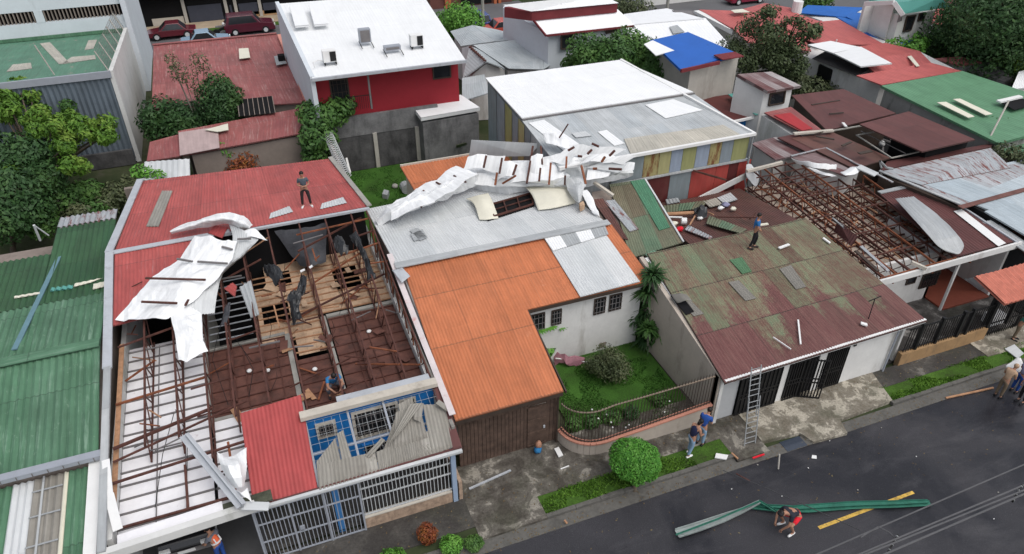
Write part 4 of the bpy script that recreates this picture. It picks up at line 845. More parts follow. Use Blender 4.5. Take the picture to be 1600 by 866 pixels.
one(MB().patch([[SO(612, 425, .2), SO(628, 418, .3)], [SO(628, 442, .3), SO(641, 432, .25)]], sub=6, crumple=.1, th=.01), 'bent_flashing', M['zinc'], 'bent pale flashing at the left edge of the orange roof', 'flashing', None, True)
# annex with the small orange roof
AN = thing('annex', 'small lean-to with an orange roof between the back lawn and the white roof heap', 'annex', (9.5, 32.5, 0))
an = [P(646, 292, 3.0), V(13.2, 30.6, 3.0), V(13.0, 35.4, 3.25), P(628, 262, 3.2)]
MB().sheet(V(an[0].x, 30.3, 2.9), V(13.2, 30.3, 2.9), V(13.0, 35.4, 3.25), V(7.2, 35.4, 3.25), per=.17, th=.05).build('roof', M['orange'], AN)
MB().prism([V(7.4, 30.5, 2.85), V(13, 30.5, 2.85), V(13, 35.2, 3.15), V(7.4, 35.2, 3.15)], 0).build('wall', M['creamwall'], AN)
MB().beam((7.2, 35.45, 3.28), (13, 35.45, 3.28), .1, .12).build('gutter', M['creamwall'], AN)
# =========================================================== corrugated workshop
HC = thing('workshop_building', 'tall workshop with white and grey roof and a wall patched from rusty and coloured sheets', 'workshop', (18.5, 33, 0))
cL, cR, cF, cB = 13.15, 23.9, 28.05, 37.75; zc = lambda v: 5.5 + (v - cF) * .104
zm = 32.85
MB().sheet((cL, zm, zc(zm) + .12), (23.3, zm, zc(zm) + .12), (21.3, cB, zc(cB) + .1), (12.9, cB, zc(cB) + .1), per=.14, amp=.005, th=.05).build('upper_roof', M['white'], HC)
MB().sheet((cL, cF, zc(cF)), (cR, cF, zc(cF)), (23.35, zm, zc(zm)), (cL, zm, zc(zm)), per=.14, amp=.005, th=.05).build('lower_roof', roofmat('mixed zinc sheet', [(.37, .40, .42), (.40, .425, .44), (.45, .47, .48), (.40, .42, .43), (.38, .41, .43)], (1.0, 2.45), .04, dirt=.2, dirt_shade_c=(.3, .3, .29), seam=.2), HC)
SC = lambda px, py, up=.05: S(px, py, cF, 5.5, .104, up)
def cpatch(pts, mat, nm='roof_patch', up=.04): MB().sheet(*[SC(x, y, up) for x, y in pts], per=.14, amp=.005, th=.012).build(nm, M[mat], HC)
MB().box(cL, zm - .10, zc(zm) + .02, 23.35, zm, zc(zm) + .07).build('dark_step', M['joist'], HC); cpatch([(1040, 185), (1098, 172), (1052, 155), (1008, 164)], 'white'); cpatch([(960, 228), (976, 224), (948, 203), (934, 206)], 'white')
cpatch([(826, 192), (850, 187), (905, 225), (880, 235)], 'white'); cpatch([(985, 240), (1160, 212), (1130, 195), (975, 217)], 'tanroof')
cpatch([(900, 215), (925, 212), (915, 205), (893, 208)], 'galv', up=.06)
MB().beam((cL - .05, cF - .02, zc(cF) + .03), (cR + .1, cF - .02, zc(cF) + .03), .16, .14).build('gutter', M['whitepaint'], HC)
MB().beam((cR + .05, cF, zc(cF) + .04), (21.35, cB, zc(cB) + .1), .14, .12).build('side_gutter', M['whitepaint'], HC)
MB().prism([V(cL + .15, cF + .2, zc(cF) - .06), V(cR - .1, cF + .2, zc(cF) - .06), V(21.3, cB - .1, zc(cB) - .02), V(cL - .1, cB - .1, zc(cB) - .02)], 0).build('wall', M['galvgrey'], HC)
def cpanel(x0, x1, zt, zb, col, v=28.22, rust=None, nm='wall_panel'):
    a = PV(x0, 0, v).x; b = PV(x1, 0, v).x
def panels(xs, ys, zt, zb, cols, v, nm='wall_panel'):
    for i in range(len(cols)):
        a = PV(xs[i], ys, v).x; b = PV(xs[i + 1], ys - (xs[i + 1] - xs[i]) * 0, v).x
        MB().sheet((a, v, zb), (b, v, zb), (b, v - .01, zt), (a, v - .01, zt), per=.16, amp=.014, th=.02).build(nm, cols[i], HC)
def pm(n, c, rust=None, bl=None): return roofmat(n, [c], (3, 9), .03, rust=rust, dirt=.35, dirt_shade_c=(.15, .12, .09), seam=0, blot=bl)
PMs = dict(rusty=pm('very rusty panel', (.34, .30, .14), ((.17, .07, .03), .46)), yel=pm('yellowish panel', (.36, .34, .17), ((.2, .1, .05), .62)), grey=pm('grey panel', (.22, .26, .29)), blu=pm('pale blue panel', (.27, .32, .40)), olive=pm('olive panel', (.28, .29, .13), ((.2, .12, .05), .68)), mar=pm('maroon panel', (.10, .022, .022)), gr2=pm('plain grey panel', (.20, .235, .25)), red=pm('red panel', (.36, .06, .05)), pale=pm('pale panel', (.36, .38, .38)))
wus = [PV(x, y, 28.2).x for x, y in ((955, 275), (995, 268), (1033, 261), (1052, 257), (1072, 250), (1092, 245), (1110, 240), (1128, 238), (1147, 235), (1166, 228))]
wus = sorted(wus); 
def wallrow(us, zt, zb, names, v):
    for i, nm in enumerate(names):
        MB().sheet((us[i] + .01, v, zb), (us[i + 1] - .01, v, zb), (us[i + 1] - .01, v - .01, zt), (us[i] + .01, v - .01, zt), per=.16, amp=.014, th=.02).build('wall_panel', PMs[nm], HC)
def ulin(a, b, fr): return [a + (b - a) * f for f in fr]
A0, A1 = PV(955, 270, 28.2).x, PV(1168, 228, 28.2).x
wallrow(ulin(A0, A1, [0, .22, .33, .415, .50, .60, .70, .79, .88, 1]), 5.4, 4.15, ['gr2', 'rusty', 'yel', 'blu', 'olive', 'blu', 'rusty', 'grey', 'olive'][:9], 28.18)
MB().sheet((A1 + .0, 28.18, 4.15), (cR - .1, 28.18, 4.15), (cR - .1, 28.17, 5.4), (A1, 28.17, 5.4), per=.16, amp=.014, th=.02).build('wall_panel', PMs['blu'], HC)
B0, B1 = PV(1008, 300, 28.2).x, PV(1165, 260, 28.2).x
wallrow(ulin(B0, B1, [0, .23, .44, .69, .82, .92, 1.05]), 4.0, 1.2, ['mar', 'gr2', 'red', 'red', 'mar', 'red'], 28.24)
MB().box(A0, 28.08, 4.03, cR, 28.24, 4.13).build('wall_ledge', M['galvgrey'], HC)
MB().beam((20.6, 28.1, 4.05), (22.2, 27.4, 3.55), .10, .08).build('broken_beam', M['steelrust'], HC)
for (x, y, c0) in ((cL, 0, 0),): pass
vs_ = [28.3, 30.2, 31.6, 32.4, 33.2, 34.0, 35.0, 36.2, 37.6]
for i, nm in enumerate(['grey', 'pale', 'gr2', 'yel', 'grey', 'olive', 'grey', 'gr2']):
    a, b = vs_[i], vs_[i + 1]; MB().sheet((cL + .04 - .03 * i, b, .5), (cL + .04 - .03 * i, a, .5), (cL + .04 - .03 * i, a, zc(a) - .05), (cL + .04 - .03 * i, b, zc(b) - .05), per=.16, amp=.014, th=.0).build('side_panel', PMs[nm], HC)
MB().tube([(cR - .05, 28.0, 5.4), (cR - .02, 28.0, 3.0), (cR, 27.8, 2.6)], .05, 8).build('down_pipe', M['galvgrey'], HC)
one(MB().patch([[V(23.7, 27.9, 3.9), V(24.0, 27.9, 3.9)], [V(23.6, 27.6, 3.4), V(24.3, 27.5, 3.4)], [V(23.9, 27.2, 3.0), V(24.1, 27.2, 2.9)]], sub=5, crumple=.08, th=.01), 'bent_flashing', M['galv'], 'bent flashing hanging at the corner of the patched workshop wall', 'flashing', None, True)
# =========================================================== green shed
HS = thing('green_shed', 'faded green and brown sloping sheet roof between the zinc roof and the patched workshop wall', 'shed', (16.5, 26, 0))
SS = lambda px, py, up=0.0: S(px, py, 23.1, 3.3, .22, up)
def ss(pts, mat, up=0.0, nm='roof_sheet', **k): MB().sheet(*[SS(x, y, up) for x, y in pts], per=.13, amp=.011, th=.02, **k).build(nm, mat if not isinstance(mat, str) else M[mat], HS)
MB().prism([SS(930, 395, -.12), SS(1062, 372, -.12), SS(1008, 288, -.12), SS(925, 300, -.12)], 0).build('wall', M['tanwall'], HS)
MB().sheet(SS(985, 404), SS(1068, 379), SS(1008, 280), SS(952, 288), per=.13, amp=.011, th=.04, rows=1).build('roof', M['mossygreen'], HS)
ss([(1030, 360), (1047, 355), (1008, 280), (985, 283)], roofmat('clear green sheet', [(.075, .20, .12)], (3, 9), .03, dirt=.4, dirt_shade_c=(.07, .1, .06), seam=0), .04)
ss([(968, 372), (982, 375), (942, 310), (925, 312)], 'maroonwet', .03); ss([(984, 362), (998, 358), (960, 312), (944, 314)], 'rustygrey', .05)
ss([(1003, 400), (1022, 394), (1000, 362), (978, 368)], roofmat('pale moss sheet', [(.14, .19, .12)], (3, 9), .05, dirt=.4, dirt_shade_c=(.08, .09, .06), seam=0), -.02)
MB().beam(SS(1068, 378, .05), SS(1008, 280, .05), .08, .05).build('edge_flashing', M['galv'], HS)
one(MB().beam(SS(928, 285, .5), SS(958, 306, .25), .16, .12), 'fallen_gutter', M['creamwall'], 'pale gutter length lying at the top of the green shed roof', 'gutter')
one(MB().sheet(SS(1025, 418, .15), SS(1037, 408, .25), SS(1023, 390, .2), SS(1008, 397, .15), per=.14, amp=.02, th=.01), 'corrugated_sheet', roofmat('light green loose sheet', [(.16, .27, .19)], (3, 9), .03, seam=0), 'loose pale green corrugated sheet between the shed and the mossy roof', 'roof sheet')
# =========================================================== mossy roofed garage house
HM = thing('mossy_roof_house', 'long garage house with a mossy green and maroon sheet roof and black street gates', 'house', (19, 20, 0))
SM = lambda px, py, up=0.0: S(px, py, 15.65, 2.5, .225, up)
zmm = lambda v: 2.5 + (v - 15.65) * .225
mv = 22.25
MB().sheet((14.28, 15.6, zmm(15.6)), (24.0, 15.75, zmm(15.75)), (22.85, mv, zmm(mv)), (14.65, mv, zmm(mv)), per=.13, amp=.012, rows=3, th=.05, wob=.03).build('roof', M['mossy'], HM)
MB().prism([V(14.5, 16.15, zmm(16.0) - .05), V(22.8, 16.15, zmm(16.0) - .05), V(22.7, mv - .1, zmm(mv) - .12), V(14.5, mv - .1, zmm(mv) - .12)], 0).build('wall', M['whitewall'], HM)
MB().prism([V(14.3, 15.95, zmm(15.9) - .08), V(14.48, 15.95, zmm(15.9) - .08), V(14.48, mv, zmm(mv) - .1), V(14.3, mv, zmm(mv) - .1)], 0).build('garden_side_wall', M['garden_wall'], HM)
MB().beam((14.35, 15.7, 2.45), (24.0, 15.85, 2.47), .10, .16).build('fascia', M['whitepaint'], HM)
FVm = 16.1
def pier(x0, x1): MB().box(x0, FVm - .1, 0, x1, FVm + .15, 2.45).build('pier', M['whitewall'], HM)
pier(14.3, 14.5); pier(17.32, 17.6); pier(19.05, 19.4); MB().box(20.45, FVm - .12, 0, 22.85, FVm + .15, 2.5).build('front_wall', M['whitewall'], HM)
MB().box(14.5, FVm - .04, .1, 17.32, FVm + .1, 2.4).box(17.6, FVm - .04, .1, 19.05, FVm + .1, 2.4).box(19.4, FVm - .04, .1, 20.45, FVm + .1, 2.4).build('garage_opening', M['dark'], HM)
MB().box(14.55, FVm - .06, .1, 15.35, FVm - .05, 1.9).build('tile_floor_view', M['tile'], HM)
def gate(x0, x1, z1, ang=0, nm='gate', nb=12):
    g = MB(); c0 = V(x0, FVm - .15, 0); d = V(cos(ang), -sin(ang), 0); L = x1 - x0
    for i in range(nb + 1): q = c0 + d * (L * i / nb); g.box(q.x - .02, q.y - .02, .12, q.x + .02, q.y + .02, z1)
    for z in (.16, .95, 1.15, z1 - .05): g.beam(c0 + V(0, 0, z), c0 + d * L + V(0, 0, z), .04, .05)
    return g.build(nm, M['black'], HM)
gate(15.4, 17.25, 2.2, 0, nb=10); g = MB(); g.box(15.4, FVm - .13, .12, 17.28, FVm - .11, 2.2); g.build('gate_sheet', M['black'], HM)
gate(17.65, 18.5, 2.1, .0, nb=7); gate(18.3, 19.2, 2.15, .5, nb=8); gate(19.45, 20.4, 2.25, 0, 'window_grille', 9)
MB().tube([(22.78, FVm - .2, 2.3), (22.72, FVm - .2, .1)], .04, 8).build('drain_pipe', M['greypaint'], HM)
MB().box(20.6, FVm - .17, 2.05, 20.72, FVm - .13, 2.18).build('wall_lamp', M['black'], HM)
def mp(pts, mat, nm='roof_patch', up=.05): MB().sheet(*[SM(x, y, up) for x, y in pts], per=.13, amp=.012, th=.012, wob=.02).build(nm, M[mat] if isinstance(mat, str) else mat, HM)
GP = roofmat('grey moss sheet', [(.20, .19, .17)], (3, 9), .03, dirt=.4, dirt_shade_c=(.12, .1, .09), seam=0)
mp([(1165, 470), (1182, 466), (1154, 438), (1138, 441)], GP); mp([(1244, 452), (1260, 448), (1236, 414), (1218, 420)], GP)
mp([(1160, 428), (1175, 424), (1159, 402), (1140, 406)], roofmat('green moss sheet', [(.085, .18, .095)], (3, 9), .05, dirt=.3, dirt_shade_c=(.08, .1, .05), seam=0))
mp([(1084, 494), (1100, 490), (1078, 468), (1066, 474)], GP)
MB().sheet(SM(1072, 492, .06), SM(1085, 487, .06), SM(1062, 458, .06), SM(1048, 462, .06), flat=True, th=.01).build('roof_hole', M['dark'], HM)
one(MB().patch([[SM(1048, 461, .1), SM(1062, 458, .3), SM(1072, 460, .35)], [SM(1058, 474, .1), SM(1072, 470, .35), SM(1082, 472, .3)]], sub=4, crumple=.05, th=.01), 'peeled_sheet', GP, 'peeled flap of sheet over the hole in the mossy roof', 'roof sheet', None, True)
for (a, b, w_, lab) in (((1247, 500), (1251, 538), .06, 'white pipe lying down the maroon part of the mossy roof'), ((1217, 388), (1233, 382), .12, 'upper white scrap on the mossy roof right of the standing man'), ((1286, 372), (1297, 380), .10, 'white strip near the top right edge of the mossy roof'), ((1345, 505), (1355, 508), .16, 'white crumpled scrap on the maroon front of the mossy roof'), ((1208, 527), (1236, 546), .03, 'thin bent cable on the maroon front of the mossy roof')):
    one(MB().beam(SM(*a, .1), SM(*b, .1), w_, .05), 'pipe' if 'pipe' in lab else ('cable' if 'cable' in lab else 'white_scrap'), M['whitepaint'], lab, 'pipe' if 'pipe' in lab else 'scrap')
an_ = MB(); a_ = SM(1357, 498, 0); an_.tube([a_, a_ + V(.1, .1, .9)], .02, 6); an_.beam(a_ + V(-.2, .1, .85), a_ + V(.4, .1, .95), .03, .03); one(an_, 'roof_antenna', M['black'], 'small bent antenna on the maroon part of the mossy roof', 'antenna')
for i in range(11):
    u = 14.9 + i * .85; z = zmm(15.7)
# back roof behind the mossy roof
HB = thing('wet_maroon_house', 'low house with a wet rusty maroon roof covered in debris behind the mossy roof', 'house', (19.5, 25, 0))
zb_ = lambda v: 3.7 - (v - 22.3) * .19
MB().sheet((17.1, 22.2, zb_(22.2) - .08), (22.95, 22.2, zb_(22.2) - .08), (23.4, 27.7, zb_(27.7)), (17.9, 27.9, zb_(27.9)), per=.13, amp=.012, rows=3, th=.04, wob=.06).build('roof', M['maroonwet'], HB)
MB().prism([V(17.3, 22.3, 3.4), V(22.9, 22.3, 3.4), V(23.3, 27.6, 2.4), V(18, 27.8, 2.4)], 0).build('wall', M['tanwall'], HB)
pw = [P(1091, 308, 3.9), P(1165, 278, 3.9)]
MB().beam((20.4, 27.75, 2.3), (23.8, 27.85, 3.3), .10, .30).build('parapet', M['whitedirty'], HB)
BK = lambda px, py, up=0.05: S(px, py, 22.3, 3.7, -.19, up)
B6 = lambda x, y, up=.05: BK(900 + x / 4.33, 220 + y / 4.33, up)
deb = [([(600, 490), (850, 455), (900, 400), (590, 440)], 'mossygreen', 'brown board lying flat by the patched wall with debris on it', 'board'), ([(905, 448), (990, 428), (950, 385), (862, 410)], 'tanroof', 'tan board beside the grey one on the wet maroon roof', 'board'), ([(1000, 425), (1092, 395), (1045, 350), (955, 385)], 'galv', 'pale grey metal sheet on the wet maroon roof', 'board'), ([(615, 428), (705, 412), (690, 385), (605, 398)], 'galvgrey', 'small grey sheet against the patched wall', 'board'), ([(880, 560), (1110, 625), (1160, 600), (900, 505)], 'mossygreen', 'green streaked loose sheet on the wet maroon roof', 'roof sheet'), ([(735, 600), (905, 665), (925, 650), (760, 570)], 'rustygrey', 'narrow grey loose sheet next to the green shed', 'roof sheet')]
for pts, mt, lab, ct in deb: one(MB().sheet(*[B6(x, y, .10) for x, y in pts], per=.17, amp=.014, th=.015), 'loose_board' if ct == 'board' else 'loose_sheet', M[mt], lab, ct)
one(MB().tube([B6(615, 497, .25), B6(800, 487, .25)], .09, 8), 'timber_post', M['wood'], 'thick tan post lying on the debris beside the green shed', 'post')
one(MB().tube([B6(630, 517, .2), B6(720, 520, .2)], .05, 8), 'pipe', M['whitepaint'], 'white pipe lying below the tan post on the debris', 'pipe')
bu = MB(); c_ = B6(725, 540, .2); bu.tube([c_ - V(.1, 0, 0), c_ + V(.12, -.1, 0)], .16, 12); one(bu, 'bucket', M['whitepaint'], 'white bucket lying on its side beside the green shed', 'bucket')
for (x, y, r_, mt, lab) in ((840, 525, .1, 'whitepaint', 'small white pot under the dark bundle on the debris'), (662, 562, .16, 'cream', 'yellowish bag on the edge of the green shed roof'), (700, 598, .15, 'cl_red', 'red bag beside the yellowish bag at the shed edge'), (1012, 432, .16, 'cl_purple', 'pinkish cloth heap on the wet maroon roof'), (980, 455, .12, 'whitepaint', 'left white scrap beside the pinkish cloth heap'), (1065, 460, .12, 'cream', 'right white scrap beside the pinkish cloth heap')):
    q = B6(x, y, .1); one(MB().blob(q, (r_ * 1.3, r_, r_ * .7), 10, 8, fz=.6), 'bag' if 'bag' in lab else ('pot' if 'pot' in lab else ('cloth' if 'cloth' in lab else 'white_scrap')), M[mt], lab, 'bag' if 'bag' in lab else 'scrap', None, True)
rag([B6(800, 475, .3), B6(840, 470, .4), B6(885, 480, .3)], [.2, .3, .2], 'black bundle of plastic on the post beside the shed', 'tarp', 'tarpaulin')
for (a, b, lab) in (((770, 570), (805, 510), 'leaning brown plank under the black bundle'), ((880, 480), (930, 500), 'short brown plank right of the black bundle'), ((1175, 530), (1215, 490), 'broken stick behind the standing man in blue'), ((940, 515), (1230, 520), 'long thin black rod across the wet maroon roof')):
    one(MB().beam(B6(*a, .2), B6(*b, .3), .06, .04), 'plank', M['wood'] if 'plank' in lab else M['steelrust'], lab, 'plank' if 'plank' in lab else 'rod')
one(MB().beam(SM(1184, 352, .1), SM(1200, 350, .1), .12, .05), 'white_scrap', M['cream'], 'pale tube end on the ridge behind the man in blue', 'scrap')
# =========================================================== right house with bare trusses
HT = thing('bare_truss_house', 'white house at the right with its roof stripped to red steel trusses', 'house', (27.5, 23, 0))
zt = lambda v: 3.0 + (v - 18.1) * .065
ST = lambda px, py, up=0.0: S(px, py, 18.1, 3.0, .065, up)
TL_, TR_, TF, TB = 23.75, 31.55, 18.15, 28.0
CT = 2.45
ce = MB().box(TL_ + .2, TF + 1.2, CT - .03, TR_ - .1, TB, CT); co = ce.build('beige_ceiling', M['beige'], HT)
jb = MB(); v = TF + 1.3
while v < TB: jb.beam((TL_ + .1, v, CT + .03), (TR_ - .1, v, CT + .03), .06, .06); v += .62
u = TL_ + .4
while u < TR_: jb.beam((u, TF + 1.2, CT + .05), (u, TB, CT + .05), .05, .05); u += .62
jb.build('ceiling_battens', M['steelrust'], co)
u = TL_ + .15; k = 0
while u < 29.6:
    vlo = TF + .1; vhi = TB if u < 27.4 else 25.6
    truss(HT, u, vlo, vhi - rr(0, .5), zt, CT, int((vhi - vlo) / .42), M['steelrust2' if k % 3 == 1 else 'steelrust'], .055, rr(-.16, .16)); u += .74; k += 1
for v, z_ in ((19.6, 0), (21.2, 0), (22.9, .0), (24.6, 0), (26.2, 0), (27.6, 0)):
    MB().beam((TL_, v, zt(v) + .05), (28.6 if v > 22 else 28.2, v + rr(-.1, .1), zt(v) + .05), .05, .06).build('purlin', M['steelrust'], HT)
for i in range(34):
    u = rr(24, 28.5); v = rr(19.0, 27.5); MB().beam((u, v, zt(v) - rr(.1, .4)), (u + rr(-.9, .9), v + rr(-.9, .9), zt(v) + rr(-.5, .1)), .045, .045).build('broken_truss_bar', M['steelrust2' if i % 2 else 'wood'], HT)
for v in (24.9, 25.4, 25.9, 26.5, 27.0): MB().beam((TL_, v, zt(v)), (27.5, v, zt(v)), .05, .05).build('purlin', M['steelrust'], HT)
# remaining maroon corner
a, b, c_, d = ST(1452, 421), ST(1577, 379), ST(1467, 303), ST(1428, 309)
mr = MB().sheet((27.9, TF + .15, zt(TF + .15) + .08), (TR_, TF + .15, zt(TF + .15) + .08), (TR_, 23.6, zt(23.6) + .08), (28.6, 23.6, zt(23.6) + .08), per=.17, amp=.014, th=.04); mo = mr.build('maroon_roof', M['maroon'], HT)
MB().quadm(ST(1560, 385, .13), ST(1572, 380, .13), ST(1503, 327, .13), ST(1490, 330, .13)).build('pale_roof_strip', M['whitepaint'], mo)
MB().beam((28.6, 23.65, zt(23.65) + .12), (TR_ + .05, 23.65, zt(23.65) + .12), .25, .05).build('ridge_flashing', M['galvgrey'], HT)
MB().beam((TR_ + .02, TF, zt(TF) + .1), (TR_ + .02, 23.6, zt(23.6) + .1), .1, .06).build('edge_flashing', M['zinc'], HT)
q = [[ST(1399, 311, .55), ST(1414, 309, .4), ST(1428, 308, .15)], [ST(1425, 340, .75), ST(1442, 335, .5), ST(1460, 332, .12)], [ST(1445, 362, .8), ST(1466, 358, .55), ST(1485, 355, .12)], [ST(1468, 387, .55), ST(1482, 388, .4), ST(1505, 380, .12)], [ST(1490, 396, .35), ST(1498, 397, .3), ST(1503, 393, .12)]]
one(MB().patch(q, sub=12, crumple=.02, th=.012, per=3, amp=.03), 'curled_sheet', M['galvgrey'], 'long silvery corrugated sheet curled back beside the maroon corner roof', 'roof sheet', None, False)
# fascia and walls
MB().beam((TL_ - .1, TF, 2.88), (TR_ + .25, TF, 2.98), .10, .30).build('fascia', M['whitewall'], HT)
MB().beam((TL_, TF + .12, 3.0), (28.0, TF + .12, 3.05), .06, .08).build('eave_beam', M['steelrust2'], HT)
WT = 19.25
MB().box(TL_, WT, 0, 28.45, WT + .15, 2.75).build('front_wall', M['whitewall'], HT)
MB().box(28.3, WT, 0, 28.45, 22.4, 2.7).build('entry_side_wall', M['whitewall'], HT)
MB().box(28.45, 22.3, 0, 31.6, 22.45, 2.75).build('entry_wall', M['whitewall'], HT)
MB().box(31.35, 18.3, 0, 31.5, 28, 2.75).build('side_wall', M['whitewall'], HT); MB().box(23.6, 16.3, 0, 23.72, 28, 2.2).build('side_wall', M['whitewall'], HT)
MB().box(28.45, 18.2, .06, 31.35, 22.3, .14).build('entry_floor', M['tilered'], HT)
MB().box(28.32, 18.22, 0, 28.42, 18.32, 2.75).build('post', M['whitewall'], HT)
for (bl_, br_, tl_, nb) in (((1435, 450), (1461, 441), (1439, 431), 6), ((1415, 444), (1427, 442), (1416, 436), 0)):
    a = PV(*bl_, WT); b = PV(*br_, WT); c_ = PV(*tl_, WT); window_uz(HT, WT, a.x, b.x, a.z, c_.z, M['brownbar'], M['glass'], 'window', .04, nb, M['black'])
window_uz(HT, 22.3, 29.2, 29.6, 1.6, 2.2, M['brownbar'], M['glass']); window_uz(HT, 22.3, 30.0, 30.3, 1.0, 2.2, M['brownbar'], M['glass'])
gr = MB()      # black scroll ironwork on the wall
for i in range(7):
    x = 24.75 + i * .17; z = 1.7 - i * .13; gr.blob((x, WT - .05, z), (.08, .03, .10), 8, 6)
gr.build('wall_ornament', M['black'], HT)
one(MB().beam(ST(1424, 410, .3), ST(1447, 420, .15), .14, .14), 'broken_fascia', M['creamwall'], 'broken pale fascia piece on the eave of the bare truss house', 'board')
tw = MB().sheet(ST(1302, 362, .0), ST(1330, 385, .1), ST(1340, 370, .5), ST(1308, 345, .6), per=.14, amp=.025, rows=2, th=.01, wob=.1); one(tw, 'corrugated_sheet', M['maroon'], 'bent maroon corrugated sheet hanging between mossy roof and trusses', 'roof sheet')
one(MB().sheet(ST(1318, 352, .35), ST(1330, 366, .35), ST(1310, 348, .65), ST(1300, 340, .6), per=.14, amp=.025, th=.01), 'corrugated_sheet', M['galvgrey'], 'small pale corrugated scrap on the bent maroon sheet', 'roof sheet')
for (a, b, lab) in (((1345, 385), (1388, 424), 'grey purlin bundle lying beside the mossy roof right edge'), ((1337, 392), (1372, 424), 'dark board lying beside the mossy roof right edge')):
    one(MB().beam(ST(*a, .1), ST(*b, .05), .16, .06), 'fallen_board', M['rustygrey'] if 'grey' in lab else M['brownbar'], lab, 'board')
for (a, b, wd, lab) in (((1167, 268), (1222, 254), .14, 'pale timber beam across the back corner of the bare trusses'),): one(MB().beam(S(*a, 27.8, 4.0, 0, .1), S(*b, 28, 4.0, 0, .1), wd, wd), 'timber_beam', M['creamwall'], lab, 'beam')
# yard: railing, terracotta canopy, debris
RF = thing('yard_railing', 'black bar railing on an ochre base wall in front of the wet yard', 'railing', (26, 16.05, 0))
MB().box(23.55, 15.92, 0, 28.4, 16.14, .72).build('base_wall', M['ochre'], RF)
g = MB(); u = 23.7
while u < 31: g.box(u - .012, 16.02, .72 if u < 28.4 else .1, u + .012, 16.045, 2.0); u += .14
for z in (.85, 1.95): g.box(23.6, 16.01, z - .025, 31, 16.055, z + .025)
g.build('bars', M['black'], RF)
for u in (24.3, 25.4, 26.6, 27.1, 28.4, 29.6): MB().box(u - .06, 15.96, .6, u + .06, 16.1, 2.1).build('post', M['black'], RF)
CN = thing('tiled_canopy', 'small salmon tiled canopy over the gate at the right edge', 'canopy', (29, 16, 0))
cp = [P(1545, 489, 2.55), P(1640, 462, 2.55), P(1620, 442, 3.0), P(1533, 465, 3.0)]
c0 = P(1533, 467, 2.9)
MB().sheet(V(28.0, 15.5, 2.45), V(32, 15.5, 2.45), V(32, 17.0, 2.95), V(27.75, 17.0, 2.95), per=.28, amp=.04, rows=3, th=.06, wob=.05).build('tiles', plain('salmon tiles', (.50, .17, .12), .8, .15, 3), CN)
MB().box(28.3, 16.1, 0, 28.42, 16.22, 2.5).box(30.6, 16.1, 0, 30.72, 16.22, 2.5).build('post', M['black'], CN)
one(MB().sheet(PV(1550, 468, 18.6), PV(1568, 462, 18.2), PV(1527, 432, 18.6), PV(1508, 436, 18.9), per=.16, amp=.02, th=.01), 'corrugated_sheet', M['bluegrey'], 'blue grey sheet leaning in the yard beside the canopy', 'roof sheet')
one(MB().prism([V(29.5, 16.5, .55), V(30.3, 16.5, .55), V(30.3, 17.0, .55), V(29.5, 17.0, .55)], .06), 'covered_crate', M['cl_white'], 'pale covered bundle standing behind the railing under the canopy', 'bundle')
# right-hand neighbour: grey roof, dark void with lattice
HG = thing('grey_roof_house', 'house at the right edge with a smooth pale grey roof and a dark latticed opening', 'house', (36, 20, 0))
zg = lambda v: 3.3 + (v - 18.5) * .10
MB().sheet((32.2, 20.4, zg(20.4)), (45, 20.4, zg(20.4)), (45, 23.4, zg(23.4)), (30.8, 23.4, zg(23.4)), per=.25, flat=True, th=.05).build('roof', M['bluegrey'], HG)
MB().sheet((32.2, 18.0, zg(18.0)), (45, 18.0, zg(18.0)), (45, 20.4, zg(20.4)), (31.9, 20.4, zg(20.4)), per=.25, flat=True, th=.05).build('roof', M['bluegrey'], HG)
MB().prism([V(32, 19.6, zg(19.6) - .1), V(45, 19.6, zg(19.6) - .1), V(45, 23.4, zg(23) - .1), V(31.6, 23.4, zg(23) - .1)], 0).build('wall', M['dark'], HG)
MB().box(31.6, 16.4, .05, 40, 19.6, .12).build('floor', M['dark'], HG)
lt = MB()
for i in range(14):
    lt.beam((31.7 + i * .35, 17.0, 2.3), (31.7 + i * .35 + 1.2, 19.5, 2.6), .05, .05); lt.beam((31.7 + i * .35 + 1.2, 17.0, 2.32), (31.7 + i * .35, 19.5, 2.62), .05, .05)
lt.build('lattice', M['steelrust'], HG)
MB().sheet((31.5, 17.2, 2.9), (32.2, 17.2, 2.9), (32.1, 20.0, 3.2), (31.4, 20.0, 3.2), per=.16, th=.02).build('lean_to_sheet', M['galvgrey'], HG)
MB().sheet((32.3, 16.9, 3.0), (36, 16.9, 3.0), (36, 18.0, 3.3), (32.4, 18.0, 3.3), per=.16, th=.02).build('maroon_lean_to', M['maroon'], HG)
HR = thing('rusty_zinc_house', 'house with a broad pale zinc roof streaked with red rust right of the bare trusses', 'house', (36, 26, 0))
fl_, fr_ = P(1502, 321, 3.55), P(1680, 272, 3.55); ml, mrr = P(1440, 290, 3.75), P(1640, 250, 3.75); bl, br = P(1376, 268, 3.9), P(1548, 231, 4.0)
MB().sheet(fl_, fr_, P(1630, 245, 3.8), ml, flat=True, th=.04).build('lower_roof', M['rustygrey'], HR)
MB().sheet(ml + V(0, 0, .03), P(1580, 262, 3.8), br, bl, flat=True, th=.04).build('upper_roof', M['rustygrey'], HR)
MB().sheet(bl + V(0, 0, .05), br + V(0, 0, .05), P(1552, 224, 3.9), P(1386, 252, 3.8), flat=True, th=.04).build('maroon_back_slope', M['maroon'], HR)
MB().beam(P(1500, 324, 3.6), P(1690, 272, 3.6), .28, .04).build('rusty_valley', plain('rusty valley gutter', (.15, .07, .06), .8, .3, 2), HR)
MB().prism([fl_ - V(0, 0, .15), fr_ - V(0, 0, .15), P(1610, 240, 3.7), bl - V(0, 0, .2)], 0).build('wall', M['brownbar'], HR)
MB().beam(bl + V(-.1, 0, .06), fl_ + V(-.1, 0, .1), .18, .05).build('edge_flashing', M['galvgrey'], HR)
